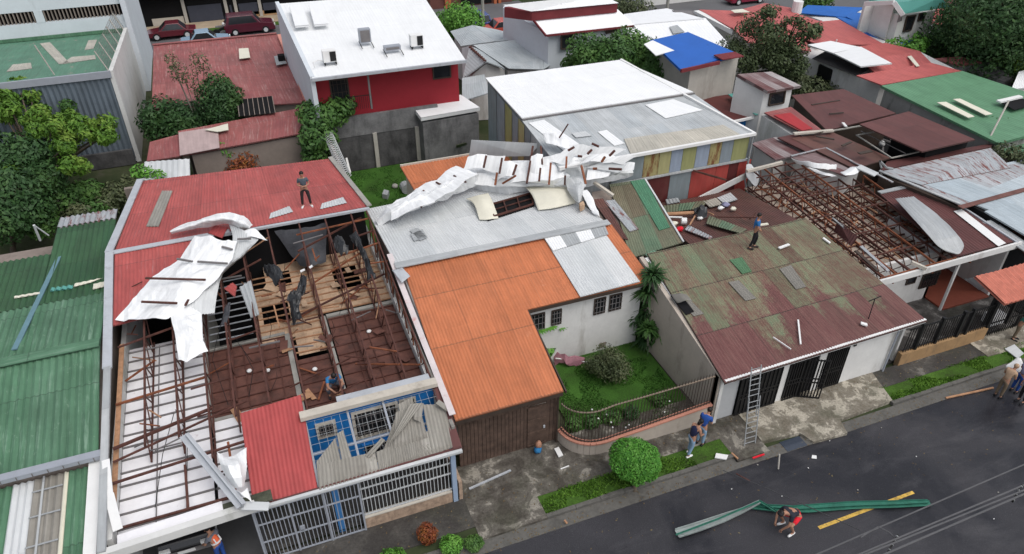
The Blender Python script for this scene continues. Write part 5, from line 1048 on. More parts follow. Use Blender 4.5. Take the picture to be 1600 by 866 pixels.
# =========================================================== maroon complex with the burnt hole
HX = thing('maroon_roof_complex', 'low complex of dark maroon roofs with a big black hole in the middle', 'building', tuple(P(1350, 215, 0)))
def qz(root, nm, mat, pts, th=.05, **k):
    return MB().sheet(*[P(x, y, z) for x, y, z in pts], th=th, flat=k.pop('flat', True), **k).build(nm, M[mat] if isinstance(mat, str) else mat, root)
def body(root, mat, pts, drop=.1, z0=0, ins=.25, nm='wall'):
    t_ = inset([P(x, y, z) for x, y, z in pts], ins); return MB().prism([q - V(0, 0, drop) for q in t_], z0).build(nm, M[mat], root)
m1 = [(1292, 204, 4.2), (1400, 177, 4.2), (1318, 139, 4.4), (1237, 149, 4.4)]
qz(HX, 'main_roof', 'maroon', m1); body(HX, 'brownbar', m1)
m2 = [(1441, 237, 4.6), (1524, 218, 4.6), (1420, 174, 4.9), (1343, 194, 4.9)]
qz(HX, 'raised_roof', 'maroon', m2)
MB().prism([P(1450, 230, 4.5), P(1515, 215, 4.5), P(1425, 180, 4.8), P(1400, 195, 4.8)], 0).build('raised_wall', M['dark'], HX)
MB().prism([P(1330, 262, 2.2), P(1450, 240, 2.2), P(1352, 195, 2.2), P(1290, 205, 2.2)], 0).build('burnt_room_shade_floor', M['dark'], HX)  # near-black floor colour paints the shade inside the burnt roof hole
m3 = [(1335, 264, 3.9), (1392, 247, 3.9), (1300, 206, 4.1), (1236, 216, 4.1)]
qz(HX, 'debris_covered_roof', 'maroonwet', m3); body(HX, 'brownbar', m3)
MB().beam(P(1393, 247, 4.05), P(1442, 236, 4.05), .07, .05).beam(P(1338, 211, 4.15), P(1393, 247, 4.15), .07, .05).beam(P(1292, 206, 4.2), P(1350, 196, 4.2), .09, .06).beam(P(1340, 211, 4.3), P(1392, 202, 4.5), .06, .05).beam(P(1392, 203, 4.5), P(1440, 236, 4.4), .06, .06).build('hole_edge', M['concrete'], HX)
MB().beam(P(1345, 205, 4.3), P(1415, 240, 4.2), .03, .03).build('cable', M['joist'], HX)
for i in range(30):
    q = P(1355 + rr(0, 62), 212 + rr(0, 28), 2.25)
    if i % 3 == 0: MB().beam(q, q + V(rr(-1, 1), rr(-1, 1), rr(0, .5)), .1, .08).build('charred_timber', M['joist'], HX)
one(MB().blob(P(1378, 225, 2.6), .18, 8, 6), 'white_ball', M['whitepaint'], 'upper small white object in the black roof hole', 'object', None, True)
one(MB().blob(P(1407, 237, 2.6), (.3, .2, .18), 8, 6), 'white_ball', M['whitepaint'], 'lower small white object in the black roof hole', 'object', None, True)
for (a, b, c2, lab) in (((1268, 164), (1312, 157), .15, 'long dark bar lying on the main maroon roof'), ((1296, 178), (1318, 176), .12, 'bent black bar on the main maroon roof'), ((1275, 213), (1304, 218), .2, 'dark torn piece on the debris covered roof'), ((1316, 228), (1330, 222), .25, 'dark scrap heap on the debris covered roof'), ((1342, 240), (1362, 236), .35, 'grey board on the debris covered roof'), ((1272, 210), (1286, 206), .08, 'black twisted bar above the torn piece'), ((1317, 192), (1322, 198), .25, 'white scrap at the edge of the main maroon roof')):
    one(MB().beam(P(*a, 4.35), P(*b, 4.35), c2 * .6, .05), 'roof_debris', M['brownbar'] if 'white' not in lab else M['whitepaint'], lab, 'debris')
one(MB().tube([P(1377, 262, 4.4), P(1375, 252, 4.9), P(1385, 262, 4.2), P(1395, 264, 4.1)], .06, 6), 'twisted_gutter', M['galvgrey'], 'twisted gutter end beside the rusty zinc roof', 'gutter')
# striped roofs in front of it
HP = thing('striped_roof_shed', 'shed with a grey and maroon striped roof behind the bare trusses', 'shed', tuple(P(1220, 245, 0)))
s1 = [(1212, 250, 3.8), (1260, 239, 3.8), (1212, 214, 3.9), (1174, 224, 3.9)]; qz(HP, 'roof', 'stripes', s1); body(HP, 'whitedirty', s1)
s2 = [(1262, 238, 4.0), (1292, 232, 4.0), (1245, 209, 4.1), (1215, 215, 4.1)]; qz(HP, 'roof', 'maroon', s2)
s3 = [(1322, 275, 3.8), (1352, 262, 3.8), (1290, 231, 3.9), (1234, 246, 3.9)]; qz(HP, 'roof', 'stripes', s3); body(HP, 'whitedirty', s3)
MB().beam(P(1236, 244, 4.0), P(1290, 231, 4.0), .10, .05).beam(P(1290, 231, 4.0), P(1395, 285, 4.0), .12, .05).build('edge_flashing', M['rustygrey'], HP)
C5 = lambda x, y, z: P(1150 + x / 4.556, 100 + y / 4.556, z)
one(MB().patch([[C5(390, 670, 4.4), C5(520, 700, 4.5), C5(640, 715, 4.5), C5(715, 725, 4.3)], [C5(430, 705, 4.2), C5(530, 735, 4.3), C5(620, 750, 4.3), C5(712, 755, 4.1)]], sub=6, crumple=.08, th=.012), 'folded_white_sheet', M['corrwhite'], 'folded white sheet at the back edge of the bare trusses', 'roof sheet', None, True)
one(MB().patch([[C5(500, 735, 4.0), C5(600, 760, 4.0), C5(720, 800, 3.9)], [C5(560, 770, 3.9), C5(640, 795, 3.9), C5(680, 808, 3.8)]], sub=5, crumple=.05, th=.012), 'folded_white_sheet', M['corrwhite'], 'narrow white sheet under the folded one at the bare trusses', 'roof sheet', None, True)
one(MB().patch([[C5(810, 740, 4.2), C5(860, 735, 4.3), C5(900, 748, 4.2)], [C5(740, 775, 4.1), C5(780, 795, 4.2), C5(860, 785, 4.1)]], sub=5, crumple=.06, th=.012), 'white_flashing_piece', M['corrwhite'], 'short white piece on the end of the striped roof', 'roof sheet', None, True)
one(MB().beam(C5(870, 730, 4.3), C5(1000, 790, 4.2), .5, .05), 'grey_flashing_piece', M['galv'], 'grey strip running from the striped roof along the trusses', 'flashing')
# small white tower house
HW = thing('small_white_house', 'small white upper room with a striped mono-pitch roof beside the maroon roofs', 'house', tuple(P(1200, 170, 3)) )
tw4 = [(1200, 143, 5.5), (1252, 134, 5.5), (1205, 112, 6.0), (1152, 116, 6.0)]
qz(HW, 'roof', 'stripes', tw4, th=.15)
pts = [P(x, y, z) for x, y, z in tw4]; 
MB().prism([P(1194, 144, 5.3), P(1238, 139, 5.3), P(1200, 118, 5.8), P(1150, 121, 5.8)], 0).build('wall', M['whitewall'], HW)
A_, B_ = P(1194, 144, 5.3), P(1238, 139, 5.3)
def pv2(px, py, a, b, off=.03):      # on the vertical plane through a and b
    n_ = V((b - a).y, -(b - a).x, 0).normalized(); d = ray(px, py); t_ = ((a + n_ * off) - O).dot(n_) / d.dot(n_); return O + d * t_
def quadwin(root, a, b, px, frame='brownbar', pane='glass', nm='window'):
    q = [pv2(x, y, a, b, .04) for x, y in px]; n_ = V((b - a).y, -(b - a).x, 0).normalized()
    f = MB()
    for i in range(4): f.beam(q[i], q[(i + 1) % 4], .09, .09)
    fo = f.build(nm, M[frame], root); MB().face(q).build('pane', M[pane], fo); return fo
quadwin(HW, A_, B_, [(1201, 165), (1224, 161), (1227, 142), (1204, 147)])
rw = [(1254, 207, 4.3), (1284, 203, 4.3), (1236, 167, 4.6), (1194, 176, 4.6)]
HWR = thing('red_lean_to', 'lean-to with a bright and faded red roof below the small white house', 'lean-to', tuple(P(1240, 190, 0)))
qz(HWR, 'roof', 'redold', rw); MB().prism([P(1245, 216, 3.9), P(1280, 208, 4.1), P(1236, 172, 4.4), P(1190, 180, 4.4)], 0).build('wall', M['whitedirty'], HWR)
MB().beam(P(1240, 209, 4.3), P(1302, 204, 4.3), .2, .1).build('cream_ledge', M['creamwall'], HWR)
qz(HWR, 'red_patch', roofmat('vivid red sheet', [(.36, .03, .035)], (3, 9), .04, seam=0, dirt=.2), [(1253, 204, 4.36), (1270, 201, 4.36), (1235, 176, 4.6), (1209, 180, 4.6)], th=.01)
# blue walled house with maroon roof
HBW = thing('blue_wall_house', 'low blue walled house with a plain maroon roof beside the workshop', 'house', tuple(P(1130, 175, 0)))
b4 = [(1143, 191, 3.6), (1188, 181, 3.6), (1143, 147, 3.8), (1068, 158, 3.8)]
qz(HBW, 'roof', roofmat('clean maroon sheet', [(.11, .03, .027)], (.7, 9), .05, seam=.2, dirt=.2), b4); body(HBW, 'bluewall', b4)
MB().beam(P(1143, 147, 4.1), P(1186, 179, 3.9), .5, .05).build('teal_flashing', M['teal'], HBW)
MB().beam(P(1144, 191, 3.65), P(1189, 181, 3.65), .12, .14).build('gutter', M['whitepaint'], HBW)
# =========================================================== far right: green, red, blue roofs
def house(name, label, pos): return thing(name, label, 'house', tuple(pos))
HGN = house('green_roof_building', 'long low building with a plain green roof and black streaked concrete side wall', P(1480, 170, 0))
g4 = [(1560, 224, 4.2), (1720, 182, 4.2), (1504, 111, 4.8), (1377, 134, 4.8)]
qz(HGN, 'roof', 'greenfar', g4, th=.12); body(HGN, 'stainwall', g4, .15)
qz(HGN, 'skylight', 'cream', [(1513, 184, 4.62), (1523, 182, 4.62), (1478, 159, 4.78), (1464, 160, 4.78)], th=.01)
qz(HGN, 'skylight', 'cream', [(1540, 180, 4.60), (1551, 178, 4.60), (1500, 154, 4.78), (1489, 155, 4.78)], th=.01)
qz(HGN, 'roof_opening', 'dark', [(1585, 172, 4.6), (1620, 162, 4.6), (1590, 151, 4.7), (1560, 158, 4.7)], th=.01)
MB().beam(P(1560, 159, 4.75), P(1595, 151, 4.8), .3, .1).build('white_edge', M['whitepaint'], HGN)
MB().face([P(1444, 175, 4.0), P(1452, 178, 4.0), P(1452, 174, 4.4), P(1444, 171, 4.4)]).build('wall_plate', M['whitepaint'], HGN)
g5 = [(1660, 275, 3.4), (1760, 255, 3.4), (1640, 215, 3.6), (1560, 232, 3.6)]
HGL = house('lower_green_building', 'lower green roofed building at the right edge below the long green one', P(1620, 245, 0)); qz(HGL, 'roof', 'greenfar', g5, th=.1); body(HGL, 'stainwall', g5)
one(MB().tube([P(1543, 222, 4.0), P(1576, 158, 5.6)], .05, 6), 'leaning_pole', M['concwall'], 'thin leaning pole beside the bush under the long green roof', 'pole')
HRR = house('red_roof_house', 'sprawling red roofed house with a white awning over a dark terrace opening', P(1320, 90, 0))
ra = [(1260, 90, 4.6), (1360, 60, 4.6), (1290, 24, 4.9), (1160, 8, 4.7)]
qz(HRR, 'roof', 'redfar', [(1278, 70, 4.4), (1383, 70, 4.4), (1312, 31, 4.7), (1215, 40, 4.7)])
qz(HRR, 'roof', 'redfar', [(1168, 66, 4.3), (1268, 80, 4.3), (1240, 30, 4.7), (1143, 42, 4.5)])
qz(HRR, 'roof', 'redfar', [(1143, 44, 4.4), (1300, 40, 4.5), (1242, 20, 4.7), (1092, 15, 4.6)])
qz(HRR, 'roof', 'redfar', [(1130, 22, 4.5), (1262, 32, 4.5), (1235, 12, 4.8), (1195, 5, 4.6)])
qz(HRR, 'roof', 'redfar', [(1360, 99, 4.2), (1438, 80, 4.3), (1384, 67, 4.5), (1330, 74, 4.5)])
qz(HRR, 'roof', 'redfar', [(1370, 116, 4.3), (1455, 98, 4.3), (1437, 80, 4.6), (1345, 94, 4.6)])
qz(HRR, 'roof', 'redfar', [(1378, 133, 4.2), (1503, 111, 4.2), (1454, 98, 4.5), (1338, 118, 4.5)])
MB().prism([P(1268, 92, 4.0), P(1376, 134, 3.9), P(1500, 112, 3.9), P(1440, 82, 4.2), P(1290, 35, 4.2), P(1120, 20, 4.2), P(1150, 45, 4.1)], 0).build('wall', M['whitewall'], HRR)
MB().prism([P(1262, 92, 3.0), P(1377, 136, 3.0), P(1379, 134, 3.0), P(1265, 89, 3.0)], 0).build('white_side_wall', M['whitewall'], HRR)
wa, wb = P(1268, 92, 4.0), P(1376, 134, 3.9)
quadwin(HRR, wa, wb, [(1274, 133), (1293, 141), (1300, 110), (1281, 101)], 'black', 'black', 'door')
MB().sheet(P(1300, 82, 4.75), P(1345, 104, 4.75), P(1394, 99, 4.95), P(1345, 73, 5.05), flat=True, th=.06).build('awning', M['white'], HRR)
MB().sheet(P(1262, 70, 4.9), P(1302, 83, 4.8), P(1346, 74, 5.0), P(1298, 64, 5.1), flat=True, th=.06).build('awning', M['white'], HRR)
MB().face([P(1268, 92, 4.15), P(1340, 119, 4.15), P(1372, 100, 4.35), P(1300, 74, 4.45)]).build('terrace_opening', M['dark'], HRR)
for (x, y) in ((1264, 80), (1300, 92), (1336, 112)): MB().tube([P(x, y, 3.2), P(x, y, 3.2) + V(0, 0, 1.4)], .05, 6).build('terrace_post', M['whitepaint'], HRR)
qz(HRR, 'skylight', 'cream', [(1432, 104, 4.55), (1437, 103, 4.55), (1424, 87, 4.62), (1418, 88, 4.62)], th=.01)
qz(HRR, 'ridge_strip', 'redbright', [(1278, 74, 4.75), (1281, 74, 4.75), (1284, 32, 4.85), (1281, 32, 4.85)], th=.02)
qz(HRR, 'faded_patch', 'cream', [(1148, 20, 4.9), (1172, 19, 4.9), (1160, 14, 4.9), (1142, 16, 4.9)], th=.01)
MB().sheet(P(1145, 48, 4.3), P(1152, 46, 4.3), P(1092, 16, 4.6), P(1084, 17, 4.6), flat=True, th=.3).build('white_gutter', M['whitepaint'], HRR)
HBL = house('blue_roof_house', 'house with bright blue roofs around the teal roofed white house', P(1340, 50, 0))
bfA = [(1246, 20, 4.2), (1322, 27, 4.2), (1352, 12, 4.5), (1262, 8, 4.5)]
qz(HBL, 'roof', 'bluefar', bfA); qz(HBL, 'roof', 'bluefar', [(1380, 70, 4.0), (1405, 72, 4.0), (1340, 30, 4.4), (1306, 26, 4.4)])
qz(HBL, 'roof', 'bluefar', [(1322, 26, 4.5), (1350, 40, 4.2), (1352, 22, 4.5), (1330, 18, 4.6)])
qz(HBL, 'roof', 'bluefar', [(1412, 72, 4.0), (1428, 62, 4.0), (1385, 38, 4.2), (1358, 40, 4.2)])
qz(HBL, 'tan_roof_strip', 'tanroof', [(1402, 73, 4.15), (1412, 70, 4.15), (1358, 41, 4.3), (1344, 42, 4.3)])
MB().prism([P(1250, 20, 4.0), P(1385, 70, 3.8), P(1424, 62, 3.8), P(1350, 14, 4.1), P(1264, 10, 4.2)], 0).build('wall', M['whitewall'], HBL)
one(MB().tube([P(1244, 20, 4.6), P(1244, 20, 4.6) + V(0, 0, .9)], .4, 12), 'water_tank', M['whitepaint'], 'small white water tank between the far red and blue roofs', 'water tank')
HTL = house('teal_roof_house', 'white two-storey house with a teal gabled roof and a railed balcony', P(1410, 50, 0))
qz(HTL, 'roof', 'teal', [(1413, 22, 6.3), (1484, 11, 6.3), (1470, -4, 7.1), (1400, 4, 7.1)], th=.15)
qz(HTL, 'roof', 'teal', [(1402, 5, 6.9), (1440, -2, 7.0), (1400, -10, 6.5), (1358, 0, 6.4)], th=.15)
MB().beam(P(1411, 24, 6.3), P(1397, 4, 7.1), .2, .3).beam(P(1397, 4, 7.0), P(1352, 6, 6.4), .2, .3).build('barge_board', M['whitepaint'], HTL)
ta, tb = P(1400, 22, 7.2), P(1460, 12, 7.2); tc = P(1362, 2, 7.2)
MB().prism([P(1406, 25, 6.0), P(1462, 16, 6.0), P(1440, -4, 6.4), P(1398, 7, 6.7), P(1362, 6, 6.2)], 0).build('wall', M['whitewall'], HTL)
MB().prism([P(1352, 9, 6.2), P(1372, 7, 6.2), P(1366, 1, 6.2), P(1350, 3, 6.2)], 0).build('stair_tower', M['whitewall'], HTL)
a_, b_ = P(1406, 25, 6.0), P(1462, 16, 6.0)
quadwin(HTL, a_, b_, [(1434, 33), (1443, 31), (1446, 20), (1437, 22)]); quadwin(HTL, a_, b_, [(1411, 50), (1423, 47), (1431, 24), (1417, 26)], 'brownbar', 'glass', 'door')
l0, l1 = P(1398, 7, 6.0), P(1406, 25, 6.0); MB().face([pv2(x, y, l0, l1, .06) for x, y in ((1400, 36), (1409, 33), (1410, 24), (1402, 20))]).build('window', M['glass'], HTL)
bz = P(1425, 58, 3.9)
qz(HTL, 'balcony', 'whitepaint', [(1424, 58, 4.0), (1455, 53, 4.0), (1450, 44, 4.0), (1418, 48, 4.0)], th=.25)
g = MB(); a_, b_ = P(1424, 58, 4.0), P(1455, 53, 4.0)
for i in range(13): q = a_.lerp(b_, i / 12); g.beam(q, q + V(0, 0, .95), .03, .03)
for z in (.5, .95): g.beam(a_ + V(0, 0, z), b_ + V(0, 0, z), .03, .03)
g.build('balcony_railing', M['whitepaint'], HTL)
HSH = house('brown_shack', 'small brown gabled shack with a pale metal roof under the dark tree', P(1475, 55, 0))
s_ = [(1480, 56, 3.4), (1492, 52, 3.4), (1484, 38, 3.8), (1462, 41, 3.8)]
qz(HSH, 'roof', 'galvgrey', s_); MB().prism([P(1452, 60, 3.0), P(1478, 57, 3.0), P(1484, 42, 3.0), P(1458, 40, 3.6)], 0).build('wall', M['brownbar'], HSH)
HR2 = house('far_red_house', 'red roofed house partly behind the big dark tree at the top right', P(1480, 25, 0))
s_ = [(1455, 37, 4.0), (1497, 40, 4.0), (1512, 16, 4.6), (1460, 12, 4.6)]; qz(HR2, 'roof', 'redfar', s_); body(HR2, 'whitewall', s_)
HR3 = house('far_maroon_house', 'dull maroon roof at the very top right beyond the dark tree', P(1530, 5, 0))
s_ = [(1490, 12, 4.2), (1600, 12, 4.2), (1590, -8, 4.8), (1470, -4, 4.8)]; qz(HR3, 'roof', roofmat('far dull maroon', [(.22, .09, .085)], (2, 5), .04, seam=.1), s_); body(HR3, 'whitewall', s_)
HR4 = house('low_rusty_house', 'low house with rusty pink sheet roof and grey block wall beside the long green roof', P(1530, 110, 0))
s_ = [(1502, 103, 3.8), (1536, 98, 3.8), (1500, 88, 4.0), (1455, 92, 4.0)]; qz(HR4, 'roof', 'redold', s_); body(HR4, 'blocklight', s_)
MB().prism([P(1504, 104, 3.3), P(1570, 128, 3.0), P(1585, 120, 3.0), P(1567, 97, 3.4), P(1536, 97, 3.4)], 0).build('grey_wall', M['blocklight'], HR4)
HR5 = house('edge_red_house', 'fragment of a red roof at the right edge below the dark tree', P(1595, 80, 0))
s_ = [(1572, 88, 3.8), (1640, 80, 3.8), (1640, 72, 4.2), (1580, 78, 4.2)]; qz(HR5, 'roof', 'redfar', s_); body(HR5, 'whitewall', s_)
HR6 = house('edge_white_house', 'pale wall and roof at the right edge above the long green roof', P(1595, 120, 0))
s_ = [(1580, 140, 3.6), (1660, 130, 3.6), (1640, 100, 3.8), (1592, 112, 3.8)]; qz(HR6, 'roof', 'whitefar', s_); body(HR6, 'whitewall', s_)
# =========================================================== blue tarp house, white roofs
HBT = house('bright_blue_roof_house', 'narrow concrete walled house with a bright blue sheet roof and one white corner', P(1100, 100, 0))
b4 = [(1064, 109, 6.2), (1156, 85, 6.2), (1075, 50, 6.6), (1016, 63, 6.6)]
qz(HBT, 'roof', 'bluetarp', b4, th=.12)
qz(HBT, 'white_roof_corner', 'white', [(1025, 87, 6.42), (1054, 79, 6.42), (1020, 63, 6.68), (1006, 69, 6.68)], th=.02)
MB().prism([P(1079, 108, 6.0), P(1154, 90, 6.0), P(1080, 56, 6.3), P(1022, 68, 6.3)], 0).build('wall', M['concwall'], HBT)
MB().beam(P(1064, 111, 6.2), P(1124, 98, 6.2), .12, .2).beam(P(1122, 90, 6.35), P(1155, 85, 6.35), .9, .06).build('maroon_edge', M['redtrim'], HBT)
HWL = house('long_white_roof_house', 'house with a wide plain white roof behind the bright blue one', P(1070, 50, 0))
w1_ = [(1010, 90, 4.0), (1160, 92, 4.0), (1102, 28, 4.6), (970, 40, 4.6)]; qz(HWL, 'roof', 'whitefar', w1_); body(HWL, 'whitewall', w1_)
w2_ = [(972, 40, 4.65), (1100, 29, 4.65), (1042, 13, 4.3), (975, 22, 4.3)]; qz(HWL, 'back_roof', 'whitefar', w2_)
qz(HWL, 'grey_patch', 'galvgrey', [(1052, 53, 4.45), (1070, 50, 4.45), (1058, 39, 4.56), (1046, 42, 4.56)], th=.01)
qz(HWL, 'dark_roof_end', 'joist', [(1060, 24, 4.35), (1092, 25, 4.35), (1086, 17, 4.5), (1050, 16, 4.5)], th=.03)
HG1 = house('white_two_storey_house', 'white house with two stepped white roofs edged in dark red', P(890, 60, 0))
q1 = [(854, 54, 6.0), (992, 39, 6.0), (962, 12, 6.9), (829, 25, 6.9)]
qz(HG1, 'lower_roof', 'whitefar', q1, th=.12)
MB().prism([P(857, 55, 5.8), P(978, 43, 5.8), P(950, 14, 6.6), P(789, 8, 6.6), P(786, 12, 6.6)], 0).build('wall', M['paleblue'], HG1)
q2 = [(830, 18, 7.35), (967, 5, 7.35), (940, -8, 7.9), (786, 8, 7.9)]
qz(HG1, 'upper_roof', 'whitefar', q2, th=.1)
MB().prism([P(831, 20, 7.24), P(965, 7, 7.24), P(940, -3, 7.4), P(788, 11, 7.4)], 6.7).build('red_band', M['redtrim'], HG1)
MB().beam(P(853, 56, 6.0), P(828, 25, 6.9), .08, .14).beam(P(854, 56, 5.95), P(990, 41, 5.95), .08, .12).build('red_trim', M['redtrim'], HG1)
a_, b_ = P(857, 57, 5.8), P(978, 43, 5.8)
quadwin(HG1, a_, b_, [(877, 77), (896, 74), (897, 53), (877, 56)]); quadwin(HG1, a_, b_, [(947, 52), (964, 49), (964, 46), (947, 49)])
HG2 = house('grey_hip_roof_house', 'house with a complex grey hipped metal roof and a small pale gable', P(790, 85, 0))
C4 = lambda x, y: (690 + x / 6.66, y / 6.66)
def q3(l): return [(*C4(x, y), z) for x, y, z in l]
qz(HG2, 'roof', 'greyhip', q3([(200, 480, 3.9), (560, 430, 4.3), (320, 262, 4.5), (90, 325, 3.9)]))
qz(HG2, 'roof', 'greyhip', q3([(560, 430, 4.25), (780, 358, 4.3), (560, 305, 4.3), (325, 262, 4.5)]))
qz(HG2, 'roof', 'greyhip', q3([(700, 715, 3.7), (1060, 725, 3.7), (1030, 385, 4.6), (330, 470, 4.6)]))
qz(HG2, 'roof', 'greyhip', q3([(1060, 725, 3.7), (1230, 620, 3.7), (1080, 440, 4.5), (1028, 385, 4.6)]))
qz(HG2, 'roof', 'greyhip', q3([(1030, 385, 4.6), (560, 432, 4.35), (780, 358, 4.4), (960, 360, 4.5)]))
qz(HG2, 'gable_roof', 'greyhip', q3([(220, 815, 3.4), (465, 640, 4.4), (290, 480, 4.6), (210, 500, 4.1)]))
qz(HG2, 'gable_roof', 'greyhip', q3([(465, 640, 4.4), (660, 715, 3.7), (420, 520, 4.3), (290, 480, 4.6)]))
MB().prism([P(*C4(300, 800), 2.2 + 1), P(*C4(465, 660), 4.1), P(*C4(660, 735), 3.4), P(*C4(640, 640), 3.4), P(*C4(300, 640), 3.2)], 0).build('gable_wall', M['whitewall'], HG2)
MB().prism([P(*C4(690, 735), 3.4), P(*C4(1040, 735), 3.4), P(*C4(1180, 620), 3.4), P(*C4(900, 380), 3.7), P(*C4(330, 290), 3.7), P(*C4(130, 340), 3.5)], 0).build('wall', M['whitedirty'], HG2)
MB().beam(P(*C4(1060, 440), 4.0), P(*C4(1240, 640), 3.6), .15, .5).build('red_parapet', M['redwall'], HG2)
qz(HG2, 'low_roof', 'greyhip', [(722, 158, 3.3), (765, 145, 3.3), (757, 116, 3.5), (722, 122, 3.5)])
rc = MB(); 
for i in range(9): q = P(*C4(300, 490), 4.6).lerp(P(*C4(450, 630), 4.5), i / 8); rc.blob(q, (.14, .14, .07), 6, 4)
rc.build('rusty_ridge', M['steelrust'], HG2)
# =========================================================== red house with white roof
HRD = house('red_walled_house', 'two-storey dark red house with a broad white roof carrying cooling units', P(600, 90, 0))
wv = 42.75
rf = [V(3.95, 41.6, 6.45), V(12.95, 41.5, 6.45), V(13.6, 53.5, 7.45), V(3.6, 54.2, 7.45)]
MB().sheet(*rf, per=.2, amp=.003, rows=2, th=.14).build('roof', M['white'], HRD)
MB().beam((3.9, 41.55, 6.36), (13.0, 41.45, 6.36), .16, .16).build('gutter', M['zinc'], HRD)
MB().prism([V(4.15, wv, 6.25), V(12.85, wv, 6.25), V(13.4, 53.4, 7.2), V(3.9, 54, 7.2)], 0).build('wall', M['redwall'], HRD)
MB().prism([V(3.85, 41.7, 6.5), V(4.1, 41.7, 6.5), V(3.75, 54.2, 7.6), V(3.5, 54.2, 7.6)], 0).build('white_side_wall', M['paleblue'], HRD)
def winRD(tl, br, nm='window', nb=0):
    a = PV(*tl, wv); b = PV(*br, wv); return window_uz(HRD, wv, a.x, b.x, min(a.z, b.z), max(a.z, b.z), M['brownbar'], M['glass'], nm, .08, nb)
winRD((677, 101), (703, 119)); winRD((516, 127), (546, 160), 'balcony_door', 4)
MB().beam(PV(574, 112, 41.9), PV(581, 170, 41.9), .1, .1).build('corner_post', M['joist'], HRD)
g = MB(); a_, b_ = PV(545, 152, 41.9), PV(580, 148, 41.9)
g.beam(a_, b_, .04, .04)
for i in range(12): q = a_.lerp(b_, i / 11); g.beam(q, q - V(0, 0, .8), .02, .02)
g.build('balcony_railing', M['black'], HRD)
an_ = [(658, 184, 3.3), (750, 168, 3.3), (720, 148, 3.5), (639, 160, 3.5)]
qz(HRD, 'annex_roof', 'white', an_, th=.22); body(HRD, 'blocklight', an_, .4, 0, .1, 'annex_wall')
MB().sheet(P(541, 187, 3.1), P(580, 178, 3.1), P(572, 168, 3.2), P(545, 172, 3.2), flat=True, th=.1).build('small_red_roof', M['red'], HRD)
SR = lambda px, py, up=.1: S(px, py, 41.6, 6.45, .085, up)
for i, (x, y, lab) in enumerate(((516, 98, 'cooling unit at the left front of the white roof of the red walled house'), (651, 73, 'cooling unit at the right of the white roof of the red walled house'))):
    c_ = SR(x, y); ac = thing('cooling_unit', lab, 'cooling unit', tuple(c_), 'cooling units on the white roof')
    MB().box(c_.x - .38, c_.y - .25, c_.z + .1, c_.x + .38, c_.y + .25, c_.z + .75).build('housing', M['whitepaint'], ac)
    MB().box(c_.x - .0, c_.y - .28, c_.z + .15, c_.x + .34, c_.y - .25, c_.z + .7).build('fan_grille', M['black'], ac)
    MB().box(c_.x - .35, c_.y - .28, c_.z - .05, c_.x - .28, c_.y + .25, c_.z + .1).box(c_.x + .28, c_.y - .28, c_.z - .05, c_.x + .35, c_.y + .25, c_.z + .1).build('foot', M['black'], ac)
for (x, y, w_, h_, lab) in ((571, 68, .35, .9, 'tall cooling unit on a stand on the white roof'), (613, 80, .5, .35, 'flat grey vent box on the white roof')):
    c_ = SR(x, y); ac = thing('roof_unit', lab, 'roof unit', tuple(c_)); MB().box(c_.x - w_, c_.y - .2, c_.z + .1, c_.x + w_, c_.y + .2, c_.z + h_).build('housing', M['greypaint'], ac)
    MB().box(c_.x - w_ * .8, c_.y - .23, c_.z + .16, c_.x + w_ * .8, c_.y - .2, c_.z + h_ - .06).build('grille', M['joist'], ac)
    MB().beam((c_.x - w_, c_.y - .8, c_.z - .05), (c_.x - w_, c_.y + .2, c_.z + .1), .04, .04).beam((c_.x + w_, c_.y - .8, c_.z - .05), (c_.x + w_, c_.y + .2, c_.z + .1), .04, .04).build('stand', M['black'], ac)
for (x0, y0, lab) in ((463, 22, 'left white panel on the back of the white roof'), (493, 20, 'right white panel on the back of the white roof')):
    one(MB().sheet(SR(x0 - 2, y0 + 19, .35), SR(x0 + 20, y0 + 17, .35), SR(x0 + 9, y0 - 15, .5), SR(x0 - 11, y0 - 13, .5), flat=True, th=.1), 'roof_panel', M['white'], lab, 'panel')
one(MB().tube([SR(492, 106), SR(489, 98, .4), SR(497, 94, .5), SR(505, 96, .2)], .03, 5), 'roof_pipe', M['whitepaint'], 'thin white looped pipe beside the left cooling unit', 'pipe')
# back yard wall
YW = thing('back_yard_wall', 'tall blackened block wall with concrete columns behind the back lawn', 'wall', (9, 42.5, 0))
MB().box(4.8, 42.35, 0, 13.7, 42.5, 2.3).build('block_wall', M['blockwall'], YW)
MB().box(4.7, 42.32, 2.3, 11.3, 42.55, 3.55).build('rendered_wall', M['blocklight'], YW)
for x in (590, 655, 707): a = PV(x, 250, 42.3).x; MB().box(a - .12, 42.2, 0, a + .12, 42.36, 2.35).build('column', M['concwall'], YW)
one(MB().beam(PV(541, 247, 41.5), PV(547, 270, 41.0), .12, .1), 'white_pipe', M['whitepaint'], 'short white pipe standing at the left end of the back lawn', 'pipe')
one(MB().sheet(P(716, 240, .1), P(735, 236, .1), P(728, 222, 1.2), P(712, 226, 1.2), per=.2, th=.03), 'leaning_sheet', M['mossygreen'], 'olive sheet leaning at the corner of the back lawn', 'roof sheet')
one(MB().tube([P(636, 296, .35), P(632, 290, .35)], .32, 12), 'drum', M['galvgrey'], 'dark open ended drum lying by the orange annex', 'drum')
one(MB().prism([P(597, 303, .35), P(605, 305, .35), P(608, 298, .35), P(600, 296, .35)], 0.05), 'crate', M['galvgrey'], 'pale box on the back lawn', 'box')
one(MB().blob(P(617, 291, .15), (.2, .2, .15), 8, 6), 'stone', M['concrete'], 'small round stone on the back lawn behind the box', 'stone', None, True)
